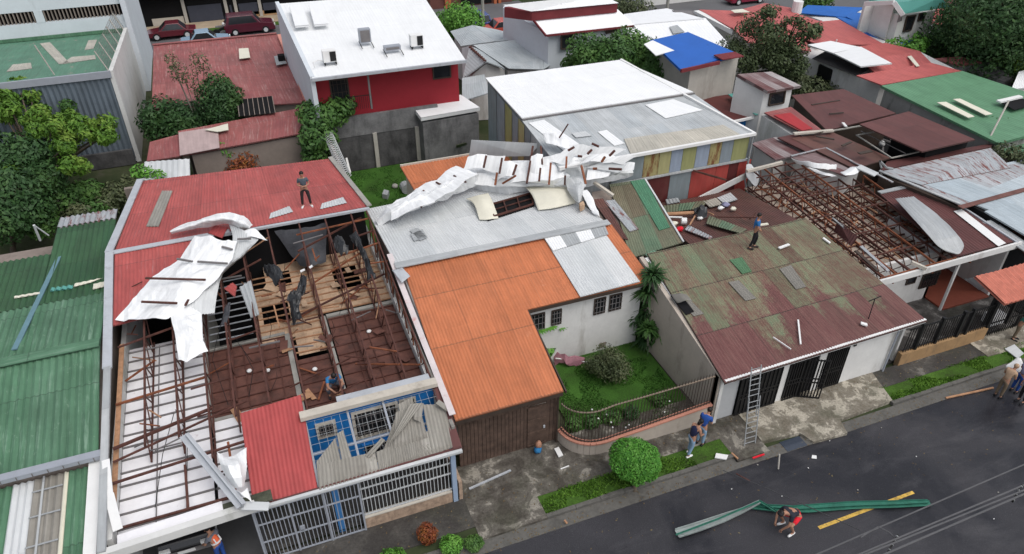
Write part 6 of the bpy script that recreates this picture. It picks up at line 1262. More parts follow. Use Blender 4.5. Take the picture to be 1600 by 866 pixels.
# side wall with coiled razor wire
SW = thing('razor_wire_wall', 'brick side wall topped with coiled razor wire left of the back lawn', 'wall', (4.3, 39, 0))
MB().box(4.2, 35.5, 0, 4.4, 43, 2.9).build('wall', M['tanwall'], SW)
cw = MB(); cp_ = []
for i in range(420): a = i * 2 * pi / 14; cp_.append(V(4.3 + .26 * cos(a), 35.4 + i * .018, 3.2 + .26 * sin(a)))
cw.tube(cp_, .018, 4); cw.build('razor_wire', M['galv'], SW)
# =========================================================== old red roofs, centre-left
HRO = house('old_red_roof_house', 'wide low house with a weathered old red metal roof and a dark window bay', P(360, 120, 0))
o4 = [(238, 172, 3.4), (488, 160, 3.4), (436, 52, 4.0), (240, 72, 4.0)]
o4 = [(237, 174, 3.4), (489, 160, 3.4), (432, 52, 4.0), (240, 70, 4.0)]
qz(HRO, 'roof', 'redold', o4); body(HRO, 'tanwall', o4)
qz(HRO, 'cream_patch', 'cream', [(374, 92, 3.95), (391, 90, 3.95), (388, 75, 4.02), (373, 76, 4.02)], th=.01)
qz(HRO, 'grey_patch', 'galvgrey', [(432, 102, 3.9), (448, 99, 3.9), (442, 86, 3.98), (428, 88, 3.98)], th=.01)
MB().box(*P(436, 97, 3.9)[:2], 3.85, P(436, 97, 3.9).x + .45, P(436, 97, 3.9).y + .5, 4.3).build('roof_vent', M['dark'], HRO)
MB().face([P(374, 182, 3.45), P(430, 176, 3.45), P(425, 150, 3.66), P(371, 156, 3.66)]).build('roof_opening', M['dark'], HRO)
g = MB(); a_, b_ = P(374, 182, 3.48), P(430, 176, 3.48); c_, d_ = P(371, 156, 3.70), P(425, 150, 3.70)
for i in range(8): g.beam(a_.lerp(b_, i / 7), c_.lerp(d_, i / 7), .04, .04)
g.build('opening_bars', M['tanwall'], HRO)
MB().beam(P(238, 70, 4.05), P(432, 52, 4.05), .3, .06).build('ridge_cap', M['redold'], HRO)
MB().prism([P(433, 54, 4.2), P(441, 53, 4.2), P(492, 172, 3.6), P(484, 174, 3.6)], 0).build('salmon_side_wall', plain('salmon wall', (.55, .25, .2), .85, .1, 1), HRO)
HRL = house('low_red_roof_house', 'low house with a weathered red roof patched pale at the left', P(360, 220, 0))
l4 = [(285, 243, 3.0), (486, 206, 3.0), (485, 166, 3.3), (278, 205, 3.3)]
qz(HRL, 'roof', 'redold', l4); MB().prism([P(300, 243, 2.8), P(484, 210, 2.8), P(482, 170, 3.0), P(284, 205, 3.0)], 0).build('wall', M['tanwall'], HRL)
qz(HRL, 'pale_patch', roofmat('pinkish pale sheet', [(.42, .32, .31)], (3, 9), .04, seam=0), [(281, 243, 3.06), (343, 231, 3.1), (340, 198, 3.34), (279, 207, 3.34)], th=.01)
qz(HRL, 'cream_patch', 'cream', [(340, 206, 3.4), (357, 203, 3.4), (356, 193, 3.4), (320, 203, 3.4)], th=.01)
l5 = [(229, 252, 2.9), (283, 244, 2.9), (279, 210, 3.1), (234, 222, 3.1)]
HRS = house('small_maroon_roof_house', 'small dark red roof corner left of the low red roof', P(255, 235, 0)); qz(HRS, 'roof', 'redold', l5); body(HRS, 'tanwall', l5)
l6 = [(222, 282, 2.9), (297, 276, 2.9), (296, 248, 3.0), (226, 253, 3.0)]
HRW = house('white_lean_to', 'small white sheet roofed lean-to behind the big red roof', P(260, 265, 0)); qz(HRW, 'roof', 'galv', l6, flat=False, per=.3, amp=.02); body(HRW, 'tanwall', l6)
# =========================================================== factory at the top left
HF = thing('factory_building', 'tall white building with a louvred window band above a green roofed hall', 'factory', (-12, 50, 0))
ghx, ghv = -6.95, 48.7
bv = 62.0; zbk_ = 4.55
gr_ = [V(-34, ghv, 5.9), V(ghx, ghv, 5.9), V(ghx, bv, zbk_), V(-34, bv, zbk_)]
MB().sheet(*gr_, per=.3, flat=True, th=.1).build('green_roof', M['greenpale'], HF)
MB().prism([V(-34, ghv + .05, 5.75), V(ghx - .1, ghv + .05, 5.75), V(ghx - .1, bv, zbk_ - .15), V(-34, bv, zbk_ - .15)], 0).build('hall_wall', M['paleblue'], HF)
MB().sheet((-30, ghv - .05, .4), (ghx - .0, ghv - .05, .4), (ghx - .0, ghv - .05, 5.75), (-30, ghv - .05, 5.75), per=.3, amp=.05, th=.02).build('corrugated_front', roofmat('slate grey cladding', [(.13, .16, .19)], (3, 9), .03, dirt=.35, dirt_shade_c=(.09, .1, .11), seam=0), HF)
MB().beam((-30, ghv - .1, 5.75), (ghx, ghv - .1, 5.75), .15, .4).build('eave_flashing', M['greypaint'], HF)
MB().prism([V(ghx - .1, ghv - .1, 5.95), V(ghx + .15, ghv - .1, 5.95), V(ghx + .15, bv - .05, 4.85), V(ghx - .1, bv - .05, 4.85)], 0).build('white_side_wall', M['whitedirty'], HF)
tx = PV(190, 12, bv).x
zt0 = PV(0, 19, bv).z; zt1 = PV(0, 39, bv).z
zl = (PV(100, 13.5, bv).z, PV(100, 32, bv).z)
zl = (max(zl), min(zl))
MB().box(-34, bv, 0, tx, 72, zl[1]).box(-34, bv, zl[0], tx, 72, zl[0] + 4.0).box(-34, bv + .5, zl[1], tx, 72, zl[0]).build('tower_wall', M['paleblue'], HF)
MB().box(-34, bv + .35, zl[1], tx, bv + .45, zl[0]).build('louvre_backing', M['dark'], HF)
gs = [MB(), MB()]; x = -33.5
wx0, wx1 = PV(54, 25, bv).x, PV(68, 25, bv).x
while x < tx - .1:
    if not (wx0 < x < wx1): gs[0 if x < wx0 else 1].hexa([(x, bv + .02, zl[1]), (x + .07, bv + .02, zl[1]), (x + .07, bv + .3, zl[1]), (x, bv + .3, zl[1])], [(x, bv + .02, zl[0]), (x + .07, bv + .02, zl[0]), (x + .07, bv + .3, zl[0]), (x, bv + .3, zl[0])])
    x += .24
for g in gs: g.build('louvres', M['tanwall'], HF)
MB().box(wx0, bv - .02, zl[1], wx1, bv + .1, zl[0]).build('louvre_post', M['paleblue'], HF)
for pts in ([(92, 100), (108, 98), (78, 66), (62, 68)], [(10, 112), (50, 107), (48, 98), (20, 101)], [(132, 78), (146, 76), (152, 62), (138, 63)], [(96, 100), (150, 92), (148, 86), (112, 89)]):
    MB().sheet(*[S(x, y, ghv, 5.9, (zbk_ - 5.9) / (bv - ghv), .03) for x, y in pts], flat=True, th=.01).build('worn_patch', M['tanroof'], HF)
MB().beam((-34, bv - .08, zbk_ + .15), (ghx - .2, bv - .08, zbk_ + .15), .10, .25).build('green_flashing', M['green'], HF)
MB().box(tx, bv - .3, 0, -6.45, 72.0, zl[0] + 3.0).build('side_wall', M['paleblue'], HF)
rfz = MB(); 
rl_ = thing('mesh_railing', 'wire mesh railing on white posts along the green roof edge of the factory', 'railing', (ghx, 51, 6))
g = MB(); n_ = 6
for i in range(n_):
    v = ghv + (bv - ghv) * i / (n_ - 1) * .95; z = 5.95 - 1.1 * i / (n_ - 1) * .95; MB().tube([(ghx - .1, v, z), (ghx - .5, v, z + 1.2)], .04, 6).build('post', M['concwall'], rl_)
for j in range(8):
    h = .15 + j * .15; g.beam((ghx - .1 - .33 * h, ghv, 5.95 + h), (ghx - .1 - .33 * h, bv, 4.85 + h), .015, .015)
for i in range(40):
    f_ = i / 39; v = ghv + (bv - ghv) * f_; z = 5.95 - 1.1 * f_; g.beam((ghx - .1, v, z), (ghx - .5, v, z + 1.2), .012, .012)
g.build('wire_mesh', M['joist'], rl_)
q = P(85, 117, 5.95); one(MB().tube([q, q + V(-.45, 0, 1.8)], .04, 6), 'roof_post', M['concwall'], 'thin white post standing on the front edge of the green factory roof', 'post')
FWs = thing('left_block_wall', 'low dark block wall under the grey corrugated factory front', 'wall', (-12, 48.4, 0)); MB().box(-22, 48.3, 0, -7.1, 48.5, 1.0).build('wall', M['blockwall'], FWs)
# =========================================================== green roofed building, near left
HL = thing('green_roof_hall', 'long green corrugated roof at the left edge with a blue strip, white patches and skylights', 'building', (-10, 22, 0))
vg, vr_, vb = 19.1, 23.6, 29.2
zga = 3.5; zgr = 4.35; 
UE = -6.38
uu = -17
SGm = lambda px, py, up=0.0: S(px, py, vg, zga, (zgr - zga) / (vr_ - vg), up)
SGb = lambda px, py, up=0.0: S(px, py, vr_, zgr, -.03, up)
zbk = zgr - .03 * (vb - vr_)
MB().sheet((uu, vg, zga), (UE, vg, zga), (UE, vr_, zgr), (uu, vr_, zgr), per=.22, amp=.03, rows=1, th=.05).build('front_roof', M['green'], HL)
MB().sheet((uu, vr_, zgr), (UE, vr_, zgr), (UE, 27.0, zgr - .1), (uu, 27.0, zgr - .1), per=.22, amp=.035, rows=1, th=.05).build('back_roof', M['green'], HL)
b1 = SGb(80, 399); b2 = SGb(95, 358); b3 = SGb(195, 341)
MB().sheet((uu, 27.0, zgr - .12), (b1.x, 27.0, zgr - .12), (b1.x, b1.y, zgr - .14), (uu, b1.y, zgr - .14), per=.22, amp=.035, th=.05).build('back_roof', M['greendark'], HL)
MB().sheet((b1.x, 27.0, zgr - .12), (UE, 27.0, zgr - .12), (UE, b3.y, zgr - .2), (b1.x, b3.y, zgr - .2), per=.22, amp=.035, th=.05).build('back_roof', M['greendark'], HL)
MB().sheet((b1.x, b3.y - .1, zgr - .15), (UE, b3.y - .1, zgr - .15), (UE, b3.y + 1.0, zgr - .25), (b1.x, b3.y + 1.0, zgr - .25), per=.22, amp=.035, th=.03).build('grey_back_strip', M['rustygrey'], HL)
MB().beam((uu, vr_, zgr + .05), (UE, vr_, zgr + .05), .5, .03).build('ridge_cap', M['green'], HL)
s0, s1, s2, s3 = SGb(17, 547, .05), SGb(27, 545, .05), SGb(96, 400, .05), SGb(88, 402, .05)
MB().sheet(s0, s1, s2, s3, flat=True, th=.02).build('blue_strip', plain('faded blue strip', (.12, .22, .26), .6, .1, 2), HL)
for pts in ([(115, 448), (142, 441), (160, 434), (117, 443)], [(145, 452), (170, 446), (170, 438), (146, 444)], [(22, 466), (62, 459), (62, 456), (22, 463)]):
    MB().sheet(*[SGb(x, y, .06) for x, y in pts], per=.22, amp=.012, th=.01).build('white_patch', M['cream'], HL)
MB().sheet(*[SGb(x, y, .05) for x, y in ((78, 455), (114, 450), (114, 445), (80, 450))], per=.22, amp=.03, th=.01).build('teal_patch', M['teal'], HL)
MB().box(uu, vg, 0, UE - .02, b3.y, 3.3).build('wall', M['tanwall'], HL)
MB().beam((uu, vg - .12, zga + .0), (UE + .1, vg - .12, zga + .0), .28, .16).build('gutter', M['greypaint'], HL)
g = MB(); x = uu
while x < UE: g.box(x, vg - .27, zga - .1, x + .03, vg - .24, zga + .06); x += .42
g.build('gutter_ribs', M['joist'], HL)
zlo = lambda v: 3.1 + (v - 18.9) * .10
def lo(u0, u1, mat, nm='lower_roof'): MB().sheet((u0, 13.5, zlo(13.5)), (u1, 13.5, zlo(13.5)), (u1, vg - .1, zlo(vg)), (u0, vg - .1, zlo(vg)), per=.22, amp=.035, th=.03).build(nm, M[mat], HL)
xs_ = [P(x, y, 3.0).x for x, y in ((-60, 800), (33, 768), (52, 760), (103, 742), (110, 740), (146, 728))]
lo(uu, xs_[1] - .2, 'green'); lo(xs_[1] - .2, xs_[2] + .05, 'galv', 'white_sheet_strip')
lo(xs_[2] + .05, xs_[3], 'clear', 'skylight'); lo(xs_[3], xs_[4], 'cream', 'cream_strip'); lo(xs_[4], UE - .35, 'green')
MB().box(uu, 14, 0, UE - .4, vg, 2.5).build('front_wall', M['tanwall'], HL)
MB().sheet((UE - .32, 15.6, 3.0), (UE + .02, 15.6, 3.0), (UE + .02, 19.0, 3.3), (UE - .32, 19.0, 3.3), flat=True, th=.03).build('white_side_strip', M['whitepaint'], HL)
MB().beam((uu, 15.2, 2.72), (UE - .1, 15.6, 2.74), .14, .12).build('front_gutter', M['galv'], HL)
g = MB()
for v in (15.6, 16.6, 17.6, 18.5): g.beam((xs_[2] + .05, v, zlo(v) + .06), (xs_[3], v, zlo(v) + .06), .05, .02)
g.beam(((xs_[2] + xs_[3]) / 2 - .1, 13.6, zlo(13.6) + .07), ((xs_[2] + xs_[3]) / 2 - .1, 19, zlo(19) + .07), .06, .02); g.build('skylight_bars', M['galvgrey'], HL)
one(MB().tube([SGb(63, 376, .0), SGb(53, 352, .9)], .05, 6).tube([SGb(53, 352, .9), SGb(76, 368, .1)], .03, 6), 'wire_bracket', M['galv'], 'white angled bracket at the back corner of the green hall roof', 'bracket')
# =========================================================== far street fronts
FS = thing('garage_shop_row', 'row of low garages with dark shutters and a cream wall across the far street', 'building', tuple(P(330, 30, 0)))
fv = P(330, 44, 0).y; fv = 79.6
ua, ub = PV(225, 30, fv).x, PV(520, 30, fv).x
MB().box(ua, fv, 0, ub, fv + 14, 3.3).build('wall', M['dark'], FS)
MB().sheet((ua, fv - 1.0, 3.2), (ub, fv - 1.0, 3.2), (ub, fv + 12, 4.6), (ua, fv + 12, 4.6), flat=True, th=.25).build('roof', M['galv'], FS)
def frect(x0, y0, x1, y1, mat, nm, off=.05):
    a = PV(x0, y0, fv); b = PV(x1, y1, fv); MB().box(a.x, fv - off, max(0, min(a.z, b.z)), b.x, fv + .02, max(a.z, b.z)).build(nm, M[mat] if isinstance(mat, str) else mat, FS)
sh = plain('grey blue shutter', (.05, .055, .075), .6, .1, 1)
frect(237, 30, 291, 44, 'creamwall', 'cream_wall'); frect(292, 10, 353, 43, sh, 'shutter'); frect(358, 8, 368, 40, sh, 'shutter'); frect(372, 6, 405, 22, sh, 'shutter'); frect(410, 5, 433, 20, sh, 'shutter')
frect(375, 20, 437, 36, plain('tan front', (.42, .25, .13), .8, .1, 1), 'tan_wall')
for x in (289, 355, 370, 408): a = PV(x, 20, fv); MB().box(a.x - .15, fv - .2, 0, a.x + .15, fv, 3.2).build('pillar', M['concwall'], FS)
FS2 = thing('orange_post_shop', 'low building with red brown front and orange posts across the far street', 'building', tuple(P(740, 10, 0)))
f2 = 76.0
ua, ub = PV(672, 5, f2).x, PV(800, 5, f2).x
MB().box(ua, f2, 0, ub, f2 + 10, 3.4).build('wall', plain('red brown front', (.14, .055, .045), .8, .2, 1), FS2)
for x in (697, 702, 773, 780): a = PV(x, 10, f2).x; MB().box(a - .15, f2 - .25, 0, a + .15, f2, 3.2).build('post', plain('orange post', (.42, .13, .06), .8, .1, 1), FS2)
MB().box(PV(720, 5, f2).x, f2 - .05, .1, PV(768, 5, f2).x, f2 + .02, 3).build('opening', M['dark'], FS2)
FS3 = thing('far_white_house', 'white house with two dark windows beyond the far street at top centre', 'house', tuple(P(1070, 0, 0)))
f3 = P(1090, 8, 0).y + 1.5
ua, ub = PV(1005, 2, f3).x, PV(1108, 2, f3).x
MB().box(ua, f3, 0, ub, f3 + 9, 3.6).build('wall', M['whitewall'], FS3)
MB().sheet((ua - .3, f3 - .6, 3.6), (ub + .3, f3 - .6, 3.6), (ub, f3 + 9, 4.8), (ua, f3 + 9, 4.8), flat=True, th=.15).build('roof', M['whitefar'], FS3)
for x0, x1 in ((1048, 1060), (1084, 1096)): a, b = PV(x0, 0, f3).x, PV(x1, 0, f3).x; window_uz(FS3, f3, a, b, 1.0, 2.0, M['brownbar'], M['glass'])
for i, (px, py, hh, lab) in enumerate(((402, 8, 8, 'grey concrete utility pole behind the far dark red SUV'), (755, 40, 8.5, 'grey concrete utility pole beside the far blue car'), (1041, 13, 8, 'grey utility pole on the far verge near the white house'))):
    q = P(px, py + 12, 0); one(MB().tube([q, q + V(0, 0, hh)], [.17, .11], 8), 'utility_pole', M['concrete'], lab, 'utility pole', 'utility poles along the far street')
# filler ground cover between buildings
# =========================================================== vegetation
def leaves(m, c, r, n, s, up=.3, shell=.55, droop=0.0):
    for i in range(n):
        d = Vector((random.gauss(0, 1), random.gauss(0, 1), random.gauss(0, 1))).normalized()
        k = shell + (1 - shell) * R() ** .6; k *= 1 + .22 * mnoise.noise(d * 2.3 + Vector(c))
        p = Vector((c[0] + d.x * r[0] * k, c[1] + d.y * r[1] * k, c[2] + d.z * r[2] * k))
        nn = (d + Vector((rr(-.8, .8), rr(-.8, .8), rr(-.8, .8) + up))).normalized()
        a = nn.cross(Vector((rr(-1, 1), rr(-1, 1), rr(-1, 1)))).normalized(); b = nn.cross(a); q = s * rr(.6, 1.3)
        a *= q; b *= q * .5; dz = Vector((0, 0, -droop * q))
        m.face([p - a, p - b * .9, p + a + dz, p + b * .9])
def tree(name, label, base, clumps, n, s, leaf, trunk='trunk', tr=.12, group=None, cat='tree', limbs=True, droop=0.0, shell=.5):
    b = Vector(base); T = thing(name, label, cat, tuple(b), group); top = centre([c for c, r in clumps]); m = MB()
    zt_ = min(c[2] - r[2] * .6 for c, r in clumps); fork = Vector((b.x * .6 + top.x * .4, b.y * .6 + top.y * .4, max(b.z + .15, b.z + (top.z - b.z) * .45)))
    m.tube([b - V(0, 0, .1), b.lerp(fork, .5) + V(rr(-.05, .05), rr(-.05, .05), 0), fork], [tr, tr * .8, tr * .62], 8)
    if limbs:
        for c, r in clumps:
            c = Vector(c); m.tube([fork, fork.lerp(c, .5) + V(rr(-.1, .1), rr(-.1, .1), rr(0, .15)), c + V(0, 0, r[2] * .3)], [tr * .5, tr * .32, tr * .12], 6)
    m.build('trunk', M[trunk], T, True)
    tot = sum(r[0] * r[1] + r[0] * r[2] for c, r in clumps); f = MB()
    for c, r in clumps: leaves(f, c, r, int(n * (r[0] * r[1] + r[0] * r[2]) / tot), s, droop=droop, shell=shell)
    f.build('crown', M[leaf], T); return T
def cl(px, py, z, rx, ry=None, rz=None):
    p = P(px, py, z); return (tuple(p), (rx, ry or rx, rz or rx * .8))
def auto(c, r, k, jit=.5):      # split a crown in k uneven clumps
    out = []
    for i in range(k):
        d = Vector((random.gauss(0, 1), random.gauss(0, 1), random.gauss(0, .7))).normalized() * rr(.35, .75)
        q = rr(.38, .6); out.append(((c[0] + d.x * r[0], c[1] + d.y * r[1], c[2] + d.z * r[2]), (r[0] * q, r[1] * q, r[2] * q)))
    return out
def split(cl_, k, f_=.55, sp=.62):
    out = []
    for c, r in cl_:
        for i in range(k):
            d = Vector((random.gauss(0, 1), random.gauss(0, 1), random.gauss(0, .8))).normalized(); q = f_ * rr(.7, 1.2)
            out.append(((c[0] + d.x * r[0] * sp, c[1] + d.y * r[1] * sp, c[2] + d.z * r[2] * sp), (r[0] * q, r[1] * q, r[2] * q)))
    return out
# left: mango tree with bright clumps
bm = P(60, 330, 0)
tree('mango_tree', 'large mango tree with yellow green leaf clumps in front of the grey corrugated factory wall', bm, split([cl(25, 150, 5.0, 1.4), cl(60, 185, 4.8, 1.1), cl(85, 180, 4.6, 1.2), cl(80, 210, 4.4, 1.3), cl(110, 245, 4.0, 1.1), cl(155, 205, 4.3, 1.0), cl(100, 200, 4.7, 1.1), cl(10, 185, 4.9, 1.1), cl(30, 165, 4.7, 1.2), cl(12, 270, 3.6, .7), cl(128, 195, 4.0, .8), cl(165, 215, 4.0, .7)], 3), 8500, .15, 'leaf_mango', tr=.22, droop=.6)
tree('shade_tree', 'big dark leafed tree in the shade at the left edge below the mango tree', P(20, 400, 0), [cl(10, 250, 3.6, 1.9), cl(45, 245, 3.6, 1.4), cl(20, 300, 3.2, 1.8), cl(70, 280, 2.8, 1.2), cl(0, 345, 2.6, 1.4), cl(45, 330, 2.4, 1.2)], 9000, .15, 'leaf_dark', tr=.2)
tree('understory_bush', 'dark green bush below the left factory wall beside the green hall roof', P(120, 345, 0), [cl(95, 310, 1.6, 1.1), cl(135, 305, 1.2, 1.1), cl(60, 350, 1.5, 1.0), cl(150, 330, .8, .9)], 4500, .13, 'leaf_mid', tr=.08)
tree('understory_bush', 'mixed yellow green undergrowth behind the green hall roof corner', P(190, 320, 0), [cl(180, 305, 1.1, .9), cl(205, 290, .9, .8), cl(165, 320, .9, .8), cl(120, 335, 1.0, .9)], 2500, .12, 'leaf_olive', tr=.05)
tree('vine_bush', 'small vine clump on the top edge of the factory hall front', P(100, 165, 2.0), [cl(86, 142, 4.9, .55), cl(105, 165, 4.4, .5)], 500, .13, 'leaf_mid', tr=.04)
VT = 47.6
def cv(px, py, rx, v=None):
    p = PV(px, py, v or VT); return (tuple(p), (rx, rx * .8, rx * .85))
_b = PV(265, 205, VT); tree('shrub', 'dark broad shrub between the white factory wall and the old red roof', V(_b.x, VT, 0), [cv(250, 178, 1.3), cv(275, 186, 1.4), cv(300, 184, 1.3), cv(255, 200, 1.3), cv(240, 190, 1.0), cv(290, 200, 1.4), cv(318, 192, .9)], 6500, .14, 'leaf_dark', tr=.1)
_b = PV(348, 200, VT); tree('round_tree', 'rounded dark green tree standing before the old red roof window bay', V(_b.x, VT - .3, 0), [cv(342, 148, 1.3, 47), cv(350, 168, 1.3, 47), cv(338, 132, .9, 47), cv(332, 165, 1.1, 47), cv(356, 152, 1.0, 47), cv(347, 185, 1.2, 47)], 6500, .11, 'leaf_dark', tr=.1)
bs = PV(312, 190, 47.2); bs = V(bs.x, 47.2, 0); sp = thing('thin_sapling', 'tall thin sapling with sparse tufts in front of the old red roof', 'tree', tuple(bs))
m = MB(); f = MB()
for (x, y, z) in ((268, 95, 6.2), (285, 115, 5.6), (305, 100, 6.0), (318, 100, 6.0), (272, 110, 5.8), (300, 130, 5)):
    q = PV(x, y, 47.2); m.tube([bs + V(0, 0, .5), bs.lerp(q, .5) + V(rr(-.2, .2), 0, 0), q], [.06, .04, .015], 5); leaves(f, q, (.4, .4, .75), 150, .08)
m.build('trunk', M['paletrunk'], sp, True); f.build('crown', M['leaf_olive'], sp)
tree('red_shrub', 'reddish brown leafed shrub behind the big red roof', P(378, 285, 0), [cl(365, 248, 1.9, .9), cl(385, 250, 1.8, .9), cl(375, 262, 1.5, .9), cl(350, 240, 2, .5)], 1800, .11, 'leaf_red', tr=.06)
tree('small_shrub', 'small bright shrub beside the reddish shrub', P(350, 262, 0), [cl(348, 232, 2.7, .5), cl(355, 238, 2.5, .4)], 350, .11, 'leaf_bright', tr=.04)
tree('weed_clump', 'weeds growing at the back gutter of the big red roof', P(235, 290, 2.0), [cl(218, 268, 3.2, .5), cl(232, 272, 3.0, .5), cl(248, 275, 3.0, .4)], 420, .12, 'leaf_bright', tr=.03)
tree('fig_tree', 'large leafed dark tree by the razor wire wall and the red walled house', P(505, 275, 0), [cl(500, 185, 3.9, 1.2), cl(520, 175, 4.0, 1.1), cl(497, 215, 3.0, 1.2), cl(538, 165, 4.2, .8), cl(485, 175, 4.0, .9), cl(500, 240, 2.0, 1.1)], 3400, .17, 'leaf_mid', tr=.12)
tree('broad_tree', 'broad bushy green tree behind the white workshop roof', P(985, 165, 0), split([cl(950, 75, 5.6, 2.6), cl(915, 90, 5.2, 1.8), cl(985, 80, 5.5, 2.2), cl(1000, 105, 4.6, 2.2), cl(1030, 120, 4.0, 1.8), cl(960, 105, 4.8, 2.4), cl(1045, 135, 3.2, 1.4), cl(905, 100, 4.4, 1.4), cl(1005, 130, 3.5, 2)], 2, .72, .4), 21000, .15, 'leaf_mid', tr=.25)
tree('sparse_tree', 'open grey green tree between the bright blue roof and the sprawling red roof', P(1205, 140, 0), split([cl(1165, 60, 6.0, 1.7), cl(1200, 50, 6.8, 1.8), cl(1235, 60, 6.2, 1.8), cl(1180, 80, 5.2, 1.9), cl(1225, 85, 5.0, 2.0), cl(1160, 85, 5, 1.3), cl(1205, 28, 7.8, .9), cl(1262, 50, 6.6, 1.1), cl(1250, 75, 5.5, 1.4), cl(1238, 38, 7.2, .8), cl(1165, 110, 3.6, 1.3), cl(1210, 115, 3.5, 1.6), cl(1245, 105, 4, 1.3)], 3, .6), 11500, .12, 'leaf_pine', tr=.2, shell=.3)
tree('dark_dense_tree', 'very large dense dark green tree at the top right', P(1560, 90, 0), auto(P(1570, 38, 5.5), (6.0, 5, 4.0), 12) + [cl(1560, 12, 8, 2.8), cl(1530, 40, 6, 2.6), cl(1595, 50, 6, 3), cl(1515, 62, 4, 2.0), cl(1555, 66, 4, 3), cl(1600, 20, 7, 3.2)], 42000, .14, 'leaf_dark', tr=.4)
tree('rounded_bush', 'lighter rounded bush at the foot of the very large dark tree', P(1485, 92, 0), [cl(1460, 76, 2.2, 2.0), cl(1485, 70, 2.6, 2.2), cl(1505, 78, 2.2, 1.9), cl(1475, 84, 1.6, 2.0)], 5500, .17, 'leaf_mid', tr=.12)
tree('edge_shrub', 'yellow green shrub at the right edge above the long green roof', P(1590, 115, 0), [cl(1585, 98, 3.5, 1.4), cl(1600, 95, 3.6, 1.5), cl(1580, 104, 3, 1)], 2200, .16, 'leaf_mango', tr=.08)
tree('dark_shrub', 'dark low shrub before the pale edge wall above the long green roof', P(1585, 135, 0), [cl(1575, 122, 2.6, 1.2), cl(1590, 128, 2.4, 1.2)], 1500, .15, 'leaf_dark', tr=.06)
tree('wall_bush', 'bush against the streaked wall of the long green roofed building', P(1540, 225, 0), [cl(1530, 205, 3.4, 1.1), cl(1550, 200, 3.6, 1.0), cl(1540, 215, 3.0, 1.1), cl(1556, 212, 3.2, .7)], 2600, .15, 'leaf_mid', tr=.08)
tree('valley_weeds', 'low weeds in the gap right of the rusty zinc roof', P(1585, 245, 3.0), [cl(1570, 238, 3.9, .7), cl(1590, 243, 3.9, .7), cl(1605, 248, 3.9, .7)], 900, .11, 'leaf_olive', tr=.03)
tree('gap_bush', 'low bushes in the gap between the small white house and the white side wall', P(1262, 150, 0), [cl(1250, 135, 2.6, 1.1), cl(1275, 140, 2.4, 1.2), cl(1300, 150, 2.2, .9), cl(1240, 128, 2.8, 1.0)], 2600, .14, 'leaf_olive', tr=.06)
tree('terrace_plant', 'small green plants between the sprawling red and the bright blue far roofs', P(1410, 78, 3.0), [cl(1400, 72, 4.2, .8), cl(1425, 76, 4.0, .9), cl(1435, 66, 4.2, .8)], 900, .15, 'leaf_bright', tr=.04)
tree('round_street_bush', 'bright round bush on the far street in front of the blue car', P(718, 50, 0), [cl(706, 34, 1.9, 1.6), cl(720, 28, 2.4, 1.8), cl(734, 34, 1.9, 1.5), cl(718, 38, 1.4, 1.8)], 5200, .15, 'leaf_bright', tr=.15)
tree('small_far_tree', 'small tree beyond the red roofs beside the white water tank', P(1277, 12, 0), [cl(1277, 0, 3.2, 1.6), cl(1270, 4, 2.6, 1.3)], 1500, .18, 'leaf_mid', tr=.1)
tree('far_verge_bush', 'low brown green bushes on the far verge at top centre', P(992, 18, 0), [cl(985, 14, 1.0, 1.6), cl(1003, 16, .8, 1.4), cl(970, 8, 1.2, 1.3)], 1600, .16, 'leaf_olive', tr=.06)
# spiky plants
def spiky(name, label, base, h, n, L, leaf, cat='plant', heads=1, wl=.035, droop=.5):
    b = Vector(base); T = thing(name, label, cat, tuple(b)); m = MB(); f = MB()
    for k in range(heads):
        top = b + V(rr(-.5, .5) if heads > 1 else 0, rr(-.5, .3) if heads > 1 else 0, h * (1 - k * .11 if heads > 1 else 1))
        m.tube([b - V(0, 0, .1), b.lerp(top, .5) + V(rr(-.08, .08), 0, 0), top], [.07, .055, .045], 6)
        for i in range(n):
            a = rr(0, 2 * pi); e = rr(-.2, 1.3); d = V(cos(a) * cos(e), sin(a) * cos(e), sin(e)); l_ = L * rr(.7, 1.2); s_ = d.cross(V(0, 0, 1)).normalized() * wl * 1.6
            p1 = top + d * l_ * .5; p2 = top + d * l_ + V(0, 0, -droop * l_ * .6)
            f.face([top - s_ * .4, p1 - s_, p1 + s_, top + s_ * .4]); f.face([p1 - s_, p2, p1 + s_])
    m.build('stem', M['paletrunk'], T, True); f.build('leaves', M[leaf], T); return T
gp = P(1005, 530, 0)
spiky('dracaena_tree', 'tall many-headed dracaena at the corner of the garden and the mossy roof wall', gp, 3.6, 120, .8, 'leaf_dark', 'tree', 12, .035)
spiky('dracaena_tree', 'shorter dracaena in front of the tall one in the garden corner', P(1012, 548, 0), 1.5, 80, .55, 'leaf_mid', 'tree', 5, .035)
spiky('spiky_plant', 'small agave-like spiky plant on a thin stem by the white garden wall', P(982, 530, 0), 1.2, 70, .45, 'leaf_mid', 'plant', 1, .03)
spiky('spiky_plant', 'spiky plant standing before the pale gable of the grey hipped roof', P(765, 128, 2.0), 1.3, 110, .9, 'leaf_bright', 'plant', 1, .05, .3)
T = thing('papaya_tree', 'young papaya tree with a bare stem at the inner corner of the orange roof', 'tree', tuple(P(845, 560, 0))); b = P(845, 560, 0); m = MB(); f = MB()
m.tube([b, b + V(0, .05, 2.1)], [.07, .04], 7)
for i in range(12):
    a = i * 2.4; e = rr(.0, .7); top = b + V(0, .05, 2.1 - (i % 3) * .15); d = V(cos(a) * cos(e), sin(a) * cos(e), sin(e)); q = top + d * rr(.55, .8); m.tube([top, q], [.015, .01], 4, cap=False)
    for j in range(7):
        a2 = a + (j - 3) * .45; d2 = V(cos(a2), sin(a2), -.25); s2_ = V(-sin(a2), cos(a2), 0) * .06; f.face([q, q + d2 * .16 - s2_, q + d2 * .36, q + d2 * .16 + s2_])
